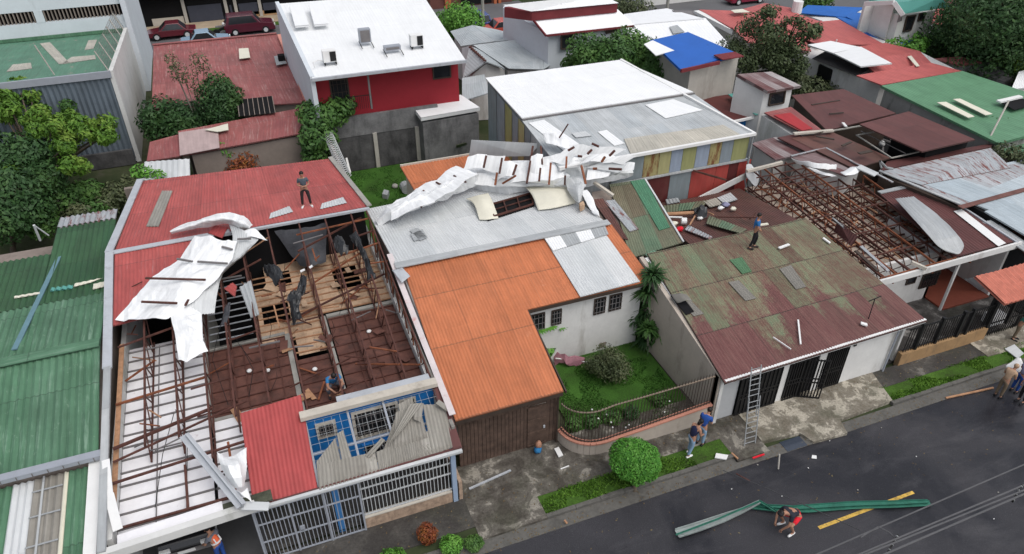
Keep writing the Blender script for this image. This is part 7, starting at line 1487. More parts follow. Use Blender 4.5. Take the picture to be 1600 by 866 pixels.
m.build('stem', M['paletrunk'], T, True); f.build('leaves', M['leaf_bright'], T)
tree('small_papaya', 'low leafy plant at the foot of the young papaya', P(852, 575, 0), [cl(856, 548, .8, .35, .35, .2), cl(846, 540, 1.0, .3, .3, .15)], 160, .12, 'leaf_bright', tr=.03)
tree('round_garden_bush', 'round olive green bush with pale tips in the middle of the garden lawn', P(955, 598, 0), auto(P(955, 572, .85), (1.0, .95, .75), 14) + [cl(955, 572, .75, .8)], 5200, .055, 'leaf_olive', tr=.06, cat='bush')
tree('round_topiary', 'bright green clipped ball bush on a short trunk on the kerbside verge', P(992, 764, .08), [(tuple(P(992, 719, 1.22)), (.86, .86, .74)), (tuple(P(984, 708, 1.45)), (.66, .60, .48)), (tuple(P(1003, 722, 1.25)), (.68, .66, .56))], 13000, .045, 'leaf_topiary', tr=.09, cat='bush', shell=.86)
for (x, y, r_, lf, lab) in ((925, 668, .35, 'leaf_mid', 'low leafy plant with white flowers behind the curved railing'), (955, 662, .4, 'leaf_mid', 'dark low plant in the middle behind the curved railing'), (895, 672, .35, 'leaf_mid', 'low plant at the left end behind the curved railing'), (985, 655, .35, 'leaf_dark', 'small dark plant right of centre behind the curved railing'), (1030, 635, .3, 'leaf_mid', 'small plant near the right end of the curved railing')):
    p_ = P(x, y, 0); tree('garden_plant', lab, p_, [((p_.x, p_.y, .35), (r_, r_, .3))], 420, .06, lf, tr=.02, cat='plant')
wf = [(935, 654), (948, 648), (955, 660), (983, 664), (978, 668), (1038, 644), (1046, 627), (957, 668), (925, 640), (942, 640)]
f = MB()
for x, y in wf: f.blob(P(x, y, .55), (.04, .04, .03), 6, 4)
tag(f.build('white_flowers', M['whitepaint']), 'scattered white flowers along the curved garden railing', 'flowers', None, 'stuff')
for (x, y, rx, h, lf, lab, nm) in ((668, 850, .3, 1.0, 'leaf_red', 'narrow red and yellow croton on the planting strip', 'croton'), (705, 860, .38, .55, 'leaf_bright', 'small clipped square bush between the croton and the driveway', 'small_bush'), (740, 856, .3, .45, 'leaf_mid', 'loose low bush at the edge of the driveway', 'small_bush'), (612, 885, .5, .5, 'leaf_bright', 'bright clipped hedge piece at the bottom edge of the photo', 'small_bush')):
    p_ = P(x, y, 0); tree(nm, lab, p_, [((p_.x, p_.y, h * .55), (rx, rx, h * .5)), ((p_.x + .1, p_.y + .05, h * .4), (rx * .9, rx * .9, h * .38))], 1500, .045, lf, tr=.03, cat='bush', shell=.7)
# =========================================================== garden railing
GR = thing('garden_railing', 'curved brown bar railing on a rendered wall with salmon coping round the front garden', 'railing', (11.5, 16.5, 0))
path = [V(8.52, 17.3, 0)]
for i in range(9): a = pi + (pi / 2) * i / 8; path.append(V(9.75 + 1.2 * cos(a), 17.3 + 1.12 * sin(a), 0))
path += [V(11.2, 16.14, 0), V(12.7, 16.12, 0), V(14.28, 16.1, 0)]
L_ = [0]
for i in range(1, len(path)): L_.append(L_[-1] + (path[i] - path[i - 1]).length)
def along(s):
    for i in range(1, len(path)):
        if s <= L_[i] + 1e-6: return path[i - 1].lerp(path[i], (s - L_[i - 1]) / max(1e-6, L_[i] - L_[i - 1]))
    return path[-1]
hw = lambda s: .62 + .38 * max(0, (s - 2)) / (L_[-1] - 2)
ht = lambda s: 1.95 + .38 * min(1, s / 2.2) + .12 * s / L_[-1]
w_ = MB(); c_ = MB(); N = 60
for i in range(N):
    s0, s1 = L_[-1] * i / N, L_[-1] * (i + 1) / N; a, b = along(s0), along(s1); n_ = (b - a).cross(V(0, 0, 1)).normalized()
    def bx(mb, hw0, z00, z01, z10, z11): mb.hexa([a - n_ * hw0 + V(0, 0, z00), b - n_ * hw0 + V(0, 0, z10), b + n_ * hw0 + V(0, 0, z10), a + n_ * hw0 + V(0, 0, z00)], [a - n_ * hw0 + V(0, 0, z01), b - n_ * hw0 + V(0, 0, z11), b + n_ * hw0 + V(0, 0, z11), a + n_ * hw0 + V(0, 0, z01)])
    bx(w_, .08, 0, hw(s0), 0, hw(s1)); bx(c_, .12, hw(s0), hw(s0) + .06, hw(s1), hw(s1) + .06)
w_.build('wall', M['garden_wall'], GR); c_.build('coping', M['salmon'], GR)
g = MB(); s = .05; r_ = MB(); r2 = MB(); prv = None
while s < L_[-1]:
    p = along(s); g.tube([p + V(0, 0, hw(s) + .05), p + V(0, 0, ht(s) + .12), p + V(0, 0, ht(s) + .20)], [.013, .013, .003], 5); q = p + V(0, 0, ht(s))
    if prv is not None: r_.beam(prv, q, .05, .03); r2.beam(prv - V(0, 0, ht(s) - hw(s) - .12), q - V(0, 0, ht(s) - hw(s) - .12), .04, .03)
    prv = q; s += .125
g.build('bars', M['brownbar'], GR); r_.build('rail', plain('weathered rail', (.22, .17, .13), .7, .2, 3), GR); r2.build('lower_rail', M['brownbar'], GR)
one(MB().box(14.38, 15.9, 0, 14.52, 16.05, 2.4), 'gate_post', M['whitewall'], 'white post at the street corner between the garden railing and the black gate', 'post')
# =========================================================== ladder
LD = thing('ladder', 'long aluminium extension ladder leaning on the eave of the mossy roof', 'ladder', tuple(P(1170, 695, .1)))
b0, b1 = P(1163, 697, .1), P(1180, 692, .1); d_ = (P(1184, 574, 3.1) - (b0 + b1) / 2)
m = MB(); 
for b_ in (b0, b1): m.beam(b_, b_ + d_ * .62, .028, .045)
m.build('lower_rail', M['galvgrey'], LD); m = MB(); sh_ = V(0, .07, 0)
for b_, k_ in ((b0, .04), (b1, -.04)): b2 = b_.lerp((b0 + b1) / 2, .14) + sh_; m.beam(b2 + d_ * .35, b2 + d_, .028, .05)
m.build('upper_rail', M['galvgrey'], LD); m = MB()
for i in range(15): t_ = .03 + i * .067; q0, q1 = (b0, b1) if t_ < .6 else (b0 + sh_, b1 + sh_); m.tube([q0 + d_ * t_, q1 + d_ * t_], .017, 6)
m.build('rungs', M['galvgrey'], LD)
# =========================================================== green gutters on the road
def channel(pts, w_, h, mat, th=.015):
    m = MB(); pts = [Vector(p) for p in pts]; R_ = []
    for i, p in enumerate(pts):
        d = (pts[min(i + 1, len(pts) - 1)] - pts[max(i - 1, 0)]).normalized(); n_ = d.cross(V(0, 0, 1)).normalized()
        ww = w_[i] if isinstance(w_, list) else w_
        R_.append([p + n_ * ww * .5 + V(0, 0, h), p + n_ * ww * .45, p + V(0, 0, .0), p - n_ * ww * .45, p - n_ * ww * .5 + V(0, 0, h)])
    for i in range(len(pts) - 1):
        for k in range(4): m.face([R_[i][k], R_[i + 1][k], R_[i + 1][k + 1], R_[i][k + 1]])
    m.solid = th; return m
M['gutgreen'] = plain('green painted gutter', (.03, .15, .105), .5, .25, 3, stain=((.02, .08, .055), 2, .08)); M['gutpale'] = plain('pale gutter inside', (.30, .34, .33), .5, .2, 2, stain=((.12, .16, .14), 2, .08))
GU = thing('green_gutter', 'long green fallen roof gutter lying across the yellow line beside the man in red shorts', 'gutter', tuple(P(1300, 795, 0)))
channel([P(1170, 793, .10), P(1215, 797, .10), P(1260, 797, .08), P(1330, 791, .05), P(1400, 789, .04), P(1454, 787, .04)], [.10, .15, .22, .25, .24, .18], .05, M['gutgreen']).build('outer_channel', M['gutgreen'], GU)
channel([P(1180, 790, .16), P(1240, 794, .14), P(1330, 788, .10), P(1400, 786, .09), P(1450, 784, .09)], [.06, .12, .16, .14, .10], .05, M['gutgreen']).build('inner_channel', M['gutgreen'], GU)
GV = thing('pale_gutter', 'pale bent gutter piece lying on the wet road left of the long green one', 'gutter', tuple(P(1120, 815, 0)))
channel([P(1058, 835, .05), P(1090, 825, .05), P(1130, 811, .06), P(1160, 799, .12), P(1186, 786, .3)], [.30, .30, .26, .14, .08], .10, M['gutpale']).build('channel', M['gutpale'], GV)
channel([P(1056, 836, .16), P(1120, 812, .18), P(1186, 784, .36)], [.03, .03, .03], .02, M['gutgreen']).build('lip', M['gutgreen'], GV)
channel([P(1186, 784, .36), P(1200, 792, .2), P(1212, 800, .1)], .07, .05, M['gutgreen']).build('bent_end', M['gutgreen'], GV)
# =========================================================== small things on the ground
def slab(px, lab, mat, name='board', z=.12, h=.04, cat='board'): one(MB().prism([P(x, y, z + h) for x, y in px], 0, drop=h), name, M[mat], lab, cat)
slab([(1117, 715), (1135, 718), (1138, 711), (1119, 708)], 'white plastic board on the grass verge near the ladder', 'whitepaint', z=.14)
slab([(866, 701), (873, 714), (880, 711), (873, 698)], 'white board lying on the driveway before the wooden garage', 'whitepaint')
slab([(1268, 716), (1276, 717), (1276, 712), (1269, 711)], 'small white paper on the road by the puddle', 'whitepaint', 'paper', 0, .01, 'paper')
slab([(920, 537), (928, 541), (937, 537), (928, 531)], 'left concrete block by the white garden wall', 'concwall', 'block', .2, .2, 'block')
slab([(929, 530), (938, 538), (947, 534), (938, 526)], 'right brown block by the white garden wall', 'tanwall', 'block', .25, .25, 'block')
def stick(a, b, lab, mat='wood', r=.025, za=.13, zb=.13, name='stick'): one(MB().beam(P(*a, za), P(*b, zb), r * 2, r * 1.4), name, M[mat], lab, 'stick')
stick((733, 764), (798, 735), 'grey pipe lying on the driveway beside the porch column', 'zinc', .035, name='pipe')
stick((876, 733), (889, 728), 'short white stick on the driveway', 'whitepaint', .02)
stick((1478, 622), (1552, 606), 'long orange plank lying along the gutter at the right', 'wood', .035, .03, .03, 'plank')
stick((1176, 716), (1194, 710), 'red stick lying near the foot of the ladder', 'cl_red', .03)
stick((1143, 708), (1153, 717), 'short orange stick by the white board on the verge', 'wood', .03)
stick((1150, 740), (1172, 752), 'brown stick lying over the kerb at the ladder side', 'steelrust', .02)
stick((882, 813), (886, 818), 'tiny yellow stick on the left end of the verge', 'wood', .03)
one(MB().tube([P(1216, 733, 0), P(1218, 710, .55)], .03, 6), 'short_post', M['concwall'], 'short pale post standing at the kerb by the puddle', 'post')
for i in range(16):
    x, y = rr(880, 1590), rr(620, 860); q = P(x, y, .0)
    if q.y > 13.7: continue
    one(MB().blob(q + V(0, 0, .01), (rr(.015, .035), rr(.015, .035), .012), 6, 4), 'litter_bit', M['whitepaint'] if R() < .5 else M['concrete'], 'tiny pale bit of litter on the wet asphalt', 'litter', 'bits of litter on the road')
bg_ = thing('pink_blue_bag', 'small pink and blue bag standing by the wooden garage door', 'bag', tuple(P(840, 707, .1)))
q = P(840, 707, .1); MB().blob(q + V(0, 0, .16), (.15, .13, .18), 10, 8, fz=.3).build('blue_base', M['cl_bblue'], bg_, True); MB().blob(q + V(.02, 0, .42), (.13, .12, .16), 10, 8, fz=.4).build('pink_top', M['skin'], bg_, True); MB().blob(q + V(.05, -.02, .45), (.06, .06, .1), 8, 6).build('white_strap', M['whitepaint'], bg_, True)
one(MB().patch([[P(862, 552, .5), P(880, 556, .55), P(915, 560, .1)], [P(866, 562, .3), P(885, 566, .4), P(912, 566, .12)], [P(868, 570, .1), P(890, 573, .12), P(905, 572, .08)]], sub=4, crumple=.25, th=.01, lin=True, fr=3), 'pink_awning', plain('dull pink cloth', (.30, .14, .17), .7, .2, 3), 'collapsed dull pink awning on the lawn beside the papaya', 'awning')
stick((868, 560), (918, 566), 'white awning pole on the lawn beside the papaya', 'whitepaint', .02, .5, .1, 'pole')
q = P(1590, 585, .2); one(MB().patch([[P(1572, 570, .9), P(1590, 562, 1.1), P(1605, 575, 1.0)], [P(1570, 585, .5), P(1590, 582, .8), P(1606, 592, .7)]], sub=5, crumple=.2, th=.01), 'white_sheet_bundle', M['cl_white'], 'crumpled white sheet beside the people at the right edge', 'sheet', None, True)
slab([(1570, 545), (1590, 560), (1600, 552), (1585, 538)], 'grey metal sheet at the foot of the right gate', 'galv', z=.15)
# =========================================================== overhead cables
def cable(pts, r, lab, mat='joist', name='overhead_cable'):
    p = [Vector(q) for q in pts]; o_ = []
    for i in range(len(p) - 1):
        for k in range(6): t_ = k / 6; o_.append(p[i].lerp(p[i + 1], t_))
    o_.append(p[-1]); return one(MB().tube(o_, r, 6), name, M[mat], lab, 'cable')
M['cable'] = plain('grey cable', (.10, .10, .105), .6, .1, 2)
def ext(a, b, f0=.6, f1=.6): return a + (a - b) * f0, b + (b - a) * f1
def line(a, b, z, r, lab, f0=.8, f1=.8): A_, B_ = ext(P(*a, z), P(*b, z), f0, f1); cable([A_, B_], r, lab, 'cable')
line((1277, 866), (1600, 726), 7.0, .018, 'single thin overhead cable above the bundle at the lower right')
line((1410, 838), (1600, 758), 7.6, .020, 'uppermost cable of the bundle crossing the lower right corner')
line((1410, 843), (1590, 770), 7.6, .020, 'middle cable of the bundle crossing the lower right corner')
line((1408, 855), (1600, 772), 7.6, .022, 'lowest cable of the bundle crossing the lower right corner')
cable([P(1130, 735, 3.0), P(1200, 764, 5.0), P(1270, 795, 6.3), P(1345, 829, 7.4)], .010, 'thin service wire coming down over the man in red shorts', 'cable')
cable([P(1345, 840, 7.4), P(1372, 823, 7.5), P(1390, 832, 7.5), P(1402, 845, 7.5)], .012, 'short looping wire joining the cable spacer', 'cable')
cable([P(1402, 845, 7.5), P(1345, 866, 7.4), P(1290, 890, 7.4)], .012, 'dark wire leaving the left cable spacer downwards', 'cable')
for k_, (x, y) in enumerate(((1400, 848), (1594, 770))):
    sp_ = thing('cable_spacer', ('left cable spacer clamp on the bundle at the lower right', 'right cable spacer clamp on the bundle near the photo edge')[k_], 'spacer', tuple(P(x, y, 7.55)), 'cable spacers on the bundle')
    a, b = P(x + 3, y - 12, 7.6), P(x - 12, y + 14, 7.5); MB().beam(a, b, .04, .05).build('bar', M['black'], sp_)
    for t_ in (.1, .35, .6, .9): q = a.lerp(b, t_); MB().blob(q, .032, 8, 6).build('insulator', M['galvgrey'], sp_, True)
# =========================================================== cars
def car(label, base, rz, L, W_, H_, paint, kind='sedan', group='cars parked on the far street'):
    T = thing('car', label, 'car', base, group); T.rotation_euler = (0, 0, rz); off = Vector(base)
    hl = L / 2; bz = .28; belt = H_ * .58
    if kind == 'sedan': prof = [(-hl, bz), (-hl, belt * .92), (-hl * .62, belt), (-hl * .36, H_), (hl * .16, H_), (hl * .46, belt), (hl * .93, belt * .84), (hl, belt * .6), (hl, bz)]; cab = (2, 3, 4, 5)
    else: prof = [(-hl, bz), (-hl, belt), (-hl * .95, belt), (-hl * .84, H_), (hl * .20, H_), (hl * .45, belt), (hl * .92, belt * .88), (hl, belt * .62), (hl, bz)]; cab = (2, 3, 4, 5)
    m = MB(); n = len(prof)
    def P3(i, s_): x, z = prof[i]; yy = W_ / 2 * (.80 if z > belt * 1.02 else (.97 if z > belt * .8 else 1)) * s_; return off + V(x, yy, z)
    for i in range(n - 1): m.face([P3(i, -1), P3(i + 1, -1), P3(i + 1, 1), P3(i, 1)])
    for s_ in (-1, 1): m.face([P3(i, s_) for i in (0, 1, 2, 5, 6, 7, 8)][::s_]); m.face([P3(i, s_) for i in cab][::s_])
    m.face([P3(0, -1), P3(0, 1), P3(8, 1), P3(8, -1)])
    bo = m.build('body', paint, T); bv_ = bo.modifiers.new('soft edges', 'BEVEL'); bv_.width = .05; bv_.segments = 2; bv_.limit_method = 'ANGLE'
    bm_ = bmesh.new(); bm_.from_mesh(bo.data); bmesh.ops.remove_doubles(bm_, verts=bm_.verts, dist=.001); bmesh.ops.recalc_face_normals(bm_, faces=bm_.faces); bm_.to_mesh(bo.data); bm_.free()
    for s_ in (-1, 1):
        q = [P3(i, s_) for i in cab]; c0 = centre(q); q = [c0 + (p - c0) * .82 + V(0, .012 * s_, 0) for p in q]; MB().face(q[::s_]).build('side_window', M['glass'], T)
    for (i, j, nm) in ((2, 3, 'rear_window'), (4, 5, 'windscreen')):
        q = [P3(i, -1), P3(j, -1), P3(j, 1), P3(i, 1)]; c0 = centre(q); nn = V((q[1] - q[0]).z, 0, -(q[1] - q[0]).x).normalized()
        if nn.z < 0: nn = -nn
        MB().face([c0 + (p - c0) * .86 + nn * .02 for p in q]).build(nm, M['glass'], T)
    for x in (-hl * .62, hl * .60):
        for s_ in (-1, 1):
            wo = MB().tube([off + V(x, s_ * (W_ / 2 - .17), .33), off + V(x, s_ * (W_ / 2 + .02), .33)], .33, 16).build('wheel', M['black'], T)
            MB().tube([off + V(x, s_ * (W_ / 2), .33), off + V(x, s_ * (W_ / 2 + .035), .33)], .20, 12).build('rim', M['galv'], wo)
    for s_ in (-1, 1): MB().box(*(off + V(hl - .05, s_ * W_ * .36 - .16, belt * .62)), *(off + V(hl + .03, s_ * W_ * .36 + .16, belt * .78))).build('headlight', M['whitepaint'], T); MB().box(*(off + V(-hl - .02, s_ * W_ * .38 - .13, belt * .66)), *(off + V(-hl + .05, s_ * W_ * .38 + .13, belt * .86))).build('tail_light', M['cl_red'], T)
    MB().box(*(off + V(hl - .02, -W_ * .42, .3)), *(off + V(hl + .05, W_ * .42, .46))).build('front_bumper', M['joist'], T)
    return T
def paint(n, c): return plain(n, c, .25, .04, 1, spec=.6)
car('dark red saloon car at the left of the far street row', tuple(P(270, 58, 0)), pi, 4.3, 1.7, 1.38, paint('wine red paint', (.10, .012, .02)))
car('dark red sport utility car before the shuttered garages', tuple(P(392, 50, 0)), 0, 4.5, 1.85, 1.75, paint('maroon paint', (.075, .01, .022)), 'suv')
car('pale blue car mostly hidden behind the ridge of the old red roof', tuple(P(324, 72, 0)), 0, 4.2, 1.7, 1.4, paint('pale blue paint', (.22, .32, .42)))
car('blue hatchback behind the bright round bush on the far street', tuple(P(746, 42, 0)), pi / 2, 3.8, 1.7, 1.5, paint('royal blue paint', (.02, .05, .22)), 'suv')
car('red car at the top of the far right street', tuple(P(1163, 4, 0)), 0, 4.4, 1.7, 1.45, paint('crimson paint', (.20, .015, .04)))
car('orange red car bonnet visible beside the white two-storey wall', tuple(P(786, 52, 0)), 0, 4.0, 1.7, 1.3, paint('orange red paint', (.42, .06, .04)))
bc = car('black car parked nose out under the torn off carport roof', (-4.55, 18.9, .12), -pi / 2, 4.0, 1.7, 1.45, paint('black paint', (.012, .012, .014)), 'suv', None)
MB().box(*(Vector((-4.55, 18.9, .12)) + V(2.06, -.26, .38)), *(Vector((-4.55, 18.9, .12)) + V(2.08, .26, .5))).build('number_plate', M['whitepaint'], bc)
MT = thing('motorcycle', 'dark motorcycle parked between the pale blue car and the dark red sport utility car', 'motorcycle', tuple(P(350, 55, 0))); b_ = P(350, 55, 0)
for dx in (-.6, .6): w2 = MB().tube([b_ + V(dx, -.06, .3), b_ + V(dx, .06, .3)], .3, 14).build('wheel', M['black'], MT)
MB().beam(b_ + V(-.6, 0, .35), b_ + V(.3, 0, .75), .18, .2).beam(b_ + V(.6, 0, .3), b_ + V(.35, 0, 1.0), .07, .07).beam(b_ + V(.35, -.35, 1.02), b_ + V(.35, .35, 1.02), .05, .05).build('frame', M['black'], MT); MB().beam(b_ + V(-.6, 0, .82), b_ + V(.1, 0, .82), .25, .12).build('seat', M['joist'], MT); MB().blob(b_ + V(.15, 0, 1.0), (.14, .14, .16), 8, 6).build('helmet', M['whitepaint'], MT, True)
# =========================================================== people
def skin(name, joints, edges, rad, root_j, mat, parent, extra=None, sub=1):
    names = list(joints); idx = {n: i for i, n in enumerate(names)}
    me = bpy.data.meshes.new('tmp'); me.from_pydata([tuple(joints[n]) for n in names], [(idx[a], idx[b]) for a, b in edges], [])
    o = bpy.data.objects.new('tmp', me); C.objects.link(o); md = o.modifiers.new('s', 'SKIN'); md.use_smooth_shade = True
    sv = me.skin_vertices[0].data
    for n in names:
        r = rad[n]; r = r if isinstance(r, tuple) else (r, r); sv[idx[n]].radius = r; sv[idx[n]].use_root = (n == root_j)
    s2 = o.modifiers.new('u', 'SUBSURF'); s2.levels = sub; s2.render_levels = sub
    dg = bpy.context.evaluated_depsgraph_get(); dg.update(); ev = o.evaluated_get(dg); m2 = bpy.data.meshes.new_from_object(ev)
    bpy.data.objects.remove(o); mb = MB()
    base = len(mb.v); mb.v += [tuple(v.co) for v in m2.vertices]
    for p in m2.polygons: mb.f.append(tuple(p.vertices)); mb.u.append(None); mb.mi.append(0)
    if extra: extra(mb)
    bpy.data.meshes.remove(m2)
    return mb.build(name, mat, parent, True)
BASE = dict(pelvis=(0, 0, .93), waist=(0, .0, 1.08), chest=(0, 0, 1.29), neck=(0, 0, 1.45), hb=(0, .015, 1.53), head=(0, .03, 1.62), top=(0, .02, 1.70),
    shL=(-.17, 0, 1.38), elL=(-.23, -.02, 1.12), wrL=(-.23, .08, .88), haL=(-.22, .11, .80), shR=(.17, 0, 1.38), elR=(.23, -.02, 1.12), wrR=(.23, .08, .88), haR=(.22, .11, .80),
    hiL=(-.09, 0, .88), knL=(-.10, .02, .50), anL=(-.10, -.02, .09), toL=(-.11, .13, .035), hiR=(.09, 0, .88), knR=(.10, .02, .50), anR=(.10, -.02, .09), toR=(.11, .13, .035))
RAD = dict(pelvis=.125, waist=.11, chest=(.14, .125), neck=.055, hb=.06, head=.088, top=.065, shL=.062, elL=.042, wrL=.028, haL=.035, shR=.062, elR=.042, wrR=.028, haR=.035,
    hiL=.085, knL=.055, anL=.036, toL=.032, hiR=.085, knR=.055, anR=.036, toR=.032)
ED = [('pelvis', 'waist'), ('waist', 'chest'), ('chest', 'neck'), ('neck', 'hb'), ('hb', 'head'), ('head', 'top'), ('chest', 'shL'), ('shL', 'elL'), ('elL', 'wrL'), ('wrL', 'haL'), ('chest', 'shR'), ('shR', 'elR'), ('elR', 'wrR'), ('wrR', 'haR'),
    ('pelvis', 'hiL'), ('hiL', 'knL'), ('knL', 'anL'), ('anL', 'toL'), ('pelvis', 'hiR'), ('hiR', 'knR'), ('knR', 'anR'), ('anR', 'toR')]
def person(label, loc, face, pose, shirt, trousers, shoes='cl_black', hair='hair', short=False, sleeves=True, scale=1.0, longhair=False, hat=None, vest=None):
    """face: heading of the body in radians (direction of its chest, from +X)"""
    T = thing('person', label, 'person', tuple(loc)); rot = Matrix.Rotation(face - pi / 2, 3, 'Z'); J = dict(BASE); J.update(pose)
    W = {k: Vector(loc) + rot @ (Vector(v) * scale) for k, v in J.items()}
    up = (W['top'] - W['hb']).normalized(); fw = rot @ V(0, 1, 0); fw = (fw - up * fw.dot(up)).normalized(); sd = fw.cross(up)
    hc = W['hb'].lerp(W['top'], .58)
    def ex(mb):
        mb.blob(hc + fw * .098 * scale - up * .01, (.014, .014, .02), 6, 4)                       # nose
        for s_ in (-1, 1): mb.blob(hc + sd * .082 * s_ * scale, (.02, .02, .03), 6, 4)               # ears
        for h in ('L', 'R'):                                                                          # fingers and thumb
            a, w0 = W['ha' + h], W['wr' + h]; d = (a - w0).normalized(); n_ = d.cross(up).normalized()
            if n_.length < .5: n_ = sd
            cu = d.cross(n_).normalized() * (-1 if h == 'L' else 1)
            for i, ln in enumerate((.062, .074, .070, .052)):
                p0 = a + n_ * (i - 1.5) * .019 * scale; p1 = p0 + d * ln * .6; mb.tube([p0, p1, p1 + d * ln * .35 + cu * ln * .35], [.0095, .009, .007], 6)
            p0 = a - d * .02 - n_ * .03; mb.tube([p0, p0 - n_ * .025 + d * .03, p0 - n_ * .028 + d * .055], [.011, .010, .008], 6)
    rad = {k: (tuple(q * scale for q in v) if isinstance(v, tuple) else v * scale) for k, v in RAD.items()}
    body = skin('body', W, ED, rad, 'pelvis', M['skin'], T, ex, 2)
    # clothes
    for s_ in (-1, 1): pass
    MB().blob(hc + fw * .083 + sd * .03, (.011, .011, .009), 6, 4).blob(hc + fw * .083 - sd * .03, (.011, .011, .009), 6, 4).build('eyes', M['black'], T)
    mo = hc + fw * .086 - up * .05; MB().beam(mo - sd * .022, mo + sd * .022, .012, .01).build('mouth', M['cl_red'], T)
    def lp(a, b, t_): return W[a].lerp(W[b], t_)
    ns, es, ra = {}, [], {}
    for k in ('pelvis', 'waist', 'chest', 'shL', 'shR'): ns[k] = W[k]; q = rad[k]; q = q if isinstance(q, tuple) else (q, q); ra[k] = (q[0] + .018, q[1] + .018)
    ns['col'] = lp('chest', 'neck', .75); ra['col'] = .075 * scale
    es = [('pelvis', 'waist'), ('waist', 'chest'), ('chest', 'col'), ('chest', 'shL'), ('chest', 'shR')]
    if sleeves:
        for h in 'LR': ns['s' + h] = lp('sh' + h, 'el' + h, .65); ra['s' + h] = .066 * scale; es.append(('sh' + h, 's' + h))
    skin('shirt', ns, es, ra, 'pelvis', M[shirt], T)
    ns, ra = {}, {}; ns['pelvis'] = W['pelvis']; ra['pelvis'] = .138 * scale; ns['wst'] = lp('pelvis', 'waist', .35); ra['wst'] = .128 * scale; es = [('wst', 'pelvis')]
    for h in 'LR':
        ns['hi' + h] = W['hi' + h]; ra['hi' + h] = .10 * scale; es.append(('pelvis', 'hi' + h))
        if short: ns['k' + h] = lp('hi' + h, 'kn' + h, .82); ra['k' + h] = .088 * scale; es.append(('hi' + h, 'k' + h))
        else: ns['k' + h] = W['kn' + h]; ra['k' + h] = .072 * scale; ns['a' + h] = lp('kn' + h, 'an' + h, .93); ra['a' + h] = .056 * scale; es += [('hi' + h, 'k' + h), ('k' + h, 'a' + h)]
    skin('trousers', ns, es, ra, 'pelvis', M[trousers], T)
    for h in 'LR':
        a, t_ = W['an' + h], W['to' + h]; d = (t_ - a); d.z = 0; d.normalize(); bz = t_.z
        MB().tube([V(a.x, a.y, bz) - d * .06, V(a.x, a.y, bz + .01) + d * .05, V(t_.x, t_.y, bz) + d * .02, V(t_.x, t_.y, bz) + d * .07], [.042, .05, .046, .03], 8).build('shoe', M[shoes], T, True)
    hm = MB(); hm.blob(hc - fw * .018 + up * .03, (.098, .098, .10), 10, 8)
    if longhair: hm.blob(hc - fw * .06 - up * .06, (.075, .06, .11), 8, 6)
    hm.build('hair', M[hair], T, True)
    if hat: h_ = MB(); h_.blob(hc + up * .05, (.11, .11, .08), 10, 8); h_.build('cap', M[hat], T, True)
    if vest:
        ns = {'waist': W['waist'], 'chest': W['chest'], 'pelvis': lp('pelvis', 'waist', .4), 'c': lp('chest', 'neck', .6)}
        v_ = skin('safety_vest', ns, [('pelvis', 'waist'), ('waist', 'chest'), ('chest', 'c')], {'pelvis': .165, 'waist': .155, 'chest': (.185, .165), 'c': .11}, 'pelvis', M[vest], T)
        for s_ in (-.09, .09): MB().beam(W['waist'] + sd * s_ - fw * .168, W['chest'] + sd * s_ - fw * .178, .035, .02, fw).build('reflective_stripe', M['whitepaint'], v_)
        q = W['waist']; MB().tube([q - up * .02, q + up * .03], .168, 14).build('reflective_stripe', M['whitepaint'], v_)
    return T
def toward_cam(p): return math.atan2(-p.y, -p.x)
FOLD = dict(elL=(-.24, .04, 1.13), wrL=(-.02, .19, 1.08), haL=(.06, .20, 1.08), elR=(.24, .04, 1.13), wrR=(.03, .22, 1.12), haR=(-.05, .22, 1.12))
WIDE = dict(hiL=(-.10, 0, .88), knL=(-.15, .03, .50), anL=(-.18, -.02, .09), toL=(-.22, .12, .035), hiR=(.10, 0, .88), knR=(.15, .03, .50), anR=(.18, -.02, .09), toR=(.22, .12, .035))
p = S(480, 323, 28.95, zr, -.075, .0); person('man in grey shirt and dark trousers standing on the red roof with folded arms', p, toward_cam(p), dict(FOLD, **WIDE), 'cl_grey', 'cl_dark', 'cl_white')
SQ = dict(pelvis=(0, -.12, .30), waist=(0, -.08, .45), chest=(0, .06, .64), neck=(0, .16, .76), hb=(0, .21, .82), head=(0, .26, .88), top=(0, .30, .93), shL=(-.17, .09, .72), elL=(-.24, .26, .52), wrL=(-.10, .42, .38), haL=(-.05, .46, .33), shR=(.17, .09, .72), elR=(.24, .26, .52), wrR=(.10, .42, .38), haR=(.05, .46, .33),
    hiL=(-.10, -.10, .28), knL=(-.26, .28, .45), anL=(-.20, .12, .09), toL=(-.23, .26, .04), hiR=(.10, -.10, .28), knR=(.26, .28, .45), anR=(.20, .12, .09), toR=(.23, .26, .04))
p = P(523, 612, CZ + .05); person('man in blue shirt crouching on the stripped roof above the blue wall', p, toward_cam(p) + .2, SQ, 'cl_bblue', 'cl_greyp', 'cl_dark', scale=1.1)
p = P(352, 885, .12); person('man in orange safety vest bending under the carport at the bottom left', V(-3.55, 16.35, .12), 2.3, dict(chest=(0, .10, 1.26), neck=(0, .17, 1.40), hb=(0, .21, 1.46), head=(0, .25, 1.53), top=(0, .28, 1.60), shL=(-.17, .1, 1.34), shR=(.17, .1, 1.34), elR=(.26, .2, 1.08), wrR=(.2, .36, .96), haR=(.18, .42, .92), elL=(-.26, .2, 1.08), wrL=(-.2, .34, .92), haL=(-.18, .4, .88)), 'cl_greyp', 'cl_royal', 'cl_black', vest='cl_orange')
BEND = dict(waist=(0, .04, 1.08), chest=(0, .14, 1.26), neck=(0, .22, 1.38), hb=(0, .26, 1.43), head=(0, .31, 1.49), top=(0, .33, 1.56), shL=(-.17, .14, 1.34), shR=(.17, .14, 1.34), elR=(.22, .16, 1.08), wrR=(.16, .34, .98), haR=(.13, .40, .95), elL=(-.22, .16, 1.08), wrL=(-.16, .34, .98), haL=(-.13, .40, .95))
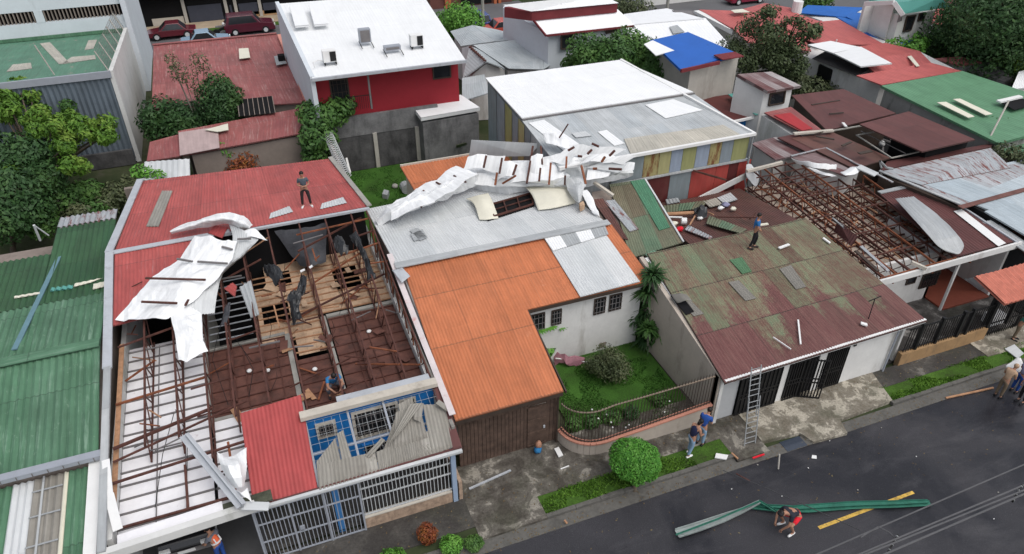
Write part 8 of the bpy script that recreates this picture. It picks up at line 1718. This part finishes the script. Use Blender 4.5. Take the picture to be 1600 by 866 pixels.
STEP = dict(knL=(-.10, .12, .50), anL=(-.10, .05, .09), toL=(-.11, .20, .035), knR=(.10, -.02, .50), anR=(.10, -.14, .09), toR=(.11, .0, .035))
p = P(1076, 710, .1); person('woman in a dark sleeveless top and light blue jeans walking past the curved railing', p, .15, dict(BEND, **STEP), 'cl_navy', 'cl_jeans', 'cl_white', sleeves=False, longhair=True, scale=1.02)
p = P(1093, 694, .1); person('man in a dark blue shirt just behind the woman in jeans', p, .5, dict(BEND), 'cl_royal', 'cl_jeans', 'cl_black', scale=1.02)
p = P(1232, 826, 0); person('man in black shirt and bright red shorts bending over the green gutter', p, pi * 1.02, dict(pelvis=(0, -.16, .62), waist=(0, -.02, .74), chest=(0, .20, .86), neck=(0, .36, .92), hb=(0, .43, .94), head=(0, .50, .96), top=(0, .57, 1.0), shL=(-.17, .24, .88), elL=(-.24, .36, .62), wrL=(-.14, .46, .40), haL=(-.12, .48, .33), shR=(.17, .24, .88), elR=(.24, .36, .62), wrR=(.14, .46, .40), haR=(.12, .48, .33),
    hiL=(-.10, -.14, .58), knL=(-.22, .24, .50), anL=(-.20, .02, .09), toL=(-.22, .17, .04), hiR=(.10, -.14, .58), knR=(.22, .24, .50), anR=(.20, .02, .09), toR=(.22, .17, .04)), 'cl_tee', 'cl_red', 'cl_white', short=True, hat='cl_black', scale=1.15)
p = SM(1175, 388, .0); person('man in bright blue shirt and black trousers standing on the mossy roof', p, -.6, dict(elL=(-.24, .05, 1.13), wrL=(-.05, .16, .98), haL=(.0, .18, .94), elR=(.24, .05, 1.13), wrR=(.08, .18, .96), haR=(.03, .20, .92), **{k: v for k, v in STEP.items()}), 'cl_blue', 'cl_black', 'cl_dark')
p = P(1558, 620, 0); person('person in a tan shirt and khaki trousers stooping at the road edge on the right', p, .1, dict(BEND), 'cl_tan', 'cl_khaki', 'cl_black', hair='cl_tan')
p = P(1583, 612, .0); person('person in a greyish purple top and jeans beside the one in tan', p, 0, dict(BEND), 'cl_purple', 'cl_royal', 'cl_black')
p = P(1594, 628, 0); person('person in black trousers at the right edge of the photo', p, pi, {}, 'cl_navy', 'cl_black', 'cl_black')
p = P(1583, 530, .1); person('person in a teal shirt standing by the black gate under the tiled canopy', p, -1.2, dict(BEND), 'cl_teal', 'cl_khaki', 'cl_black')
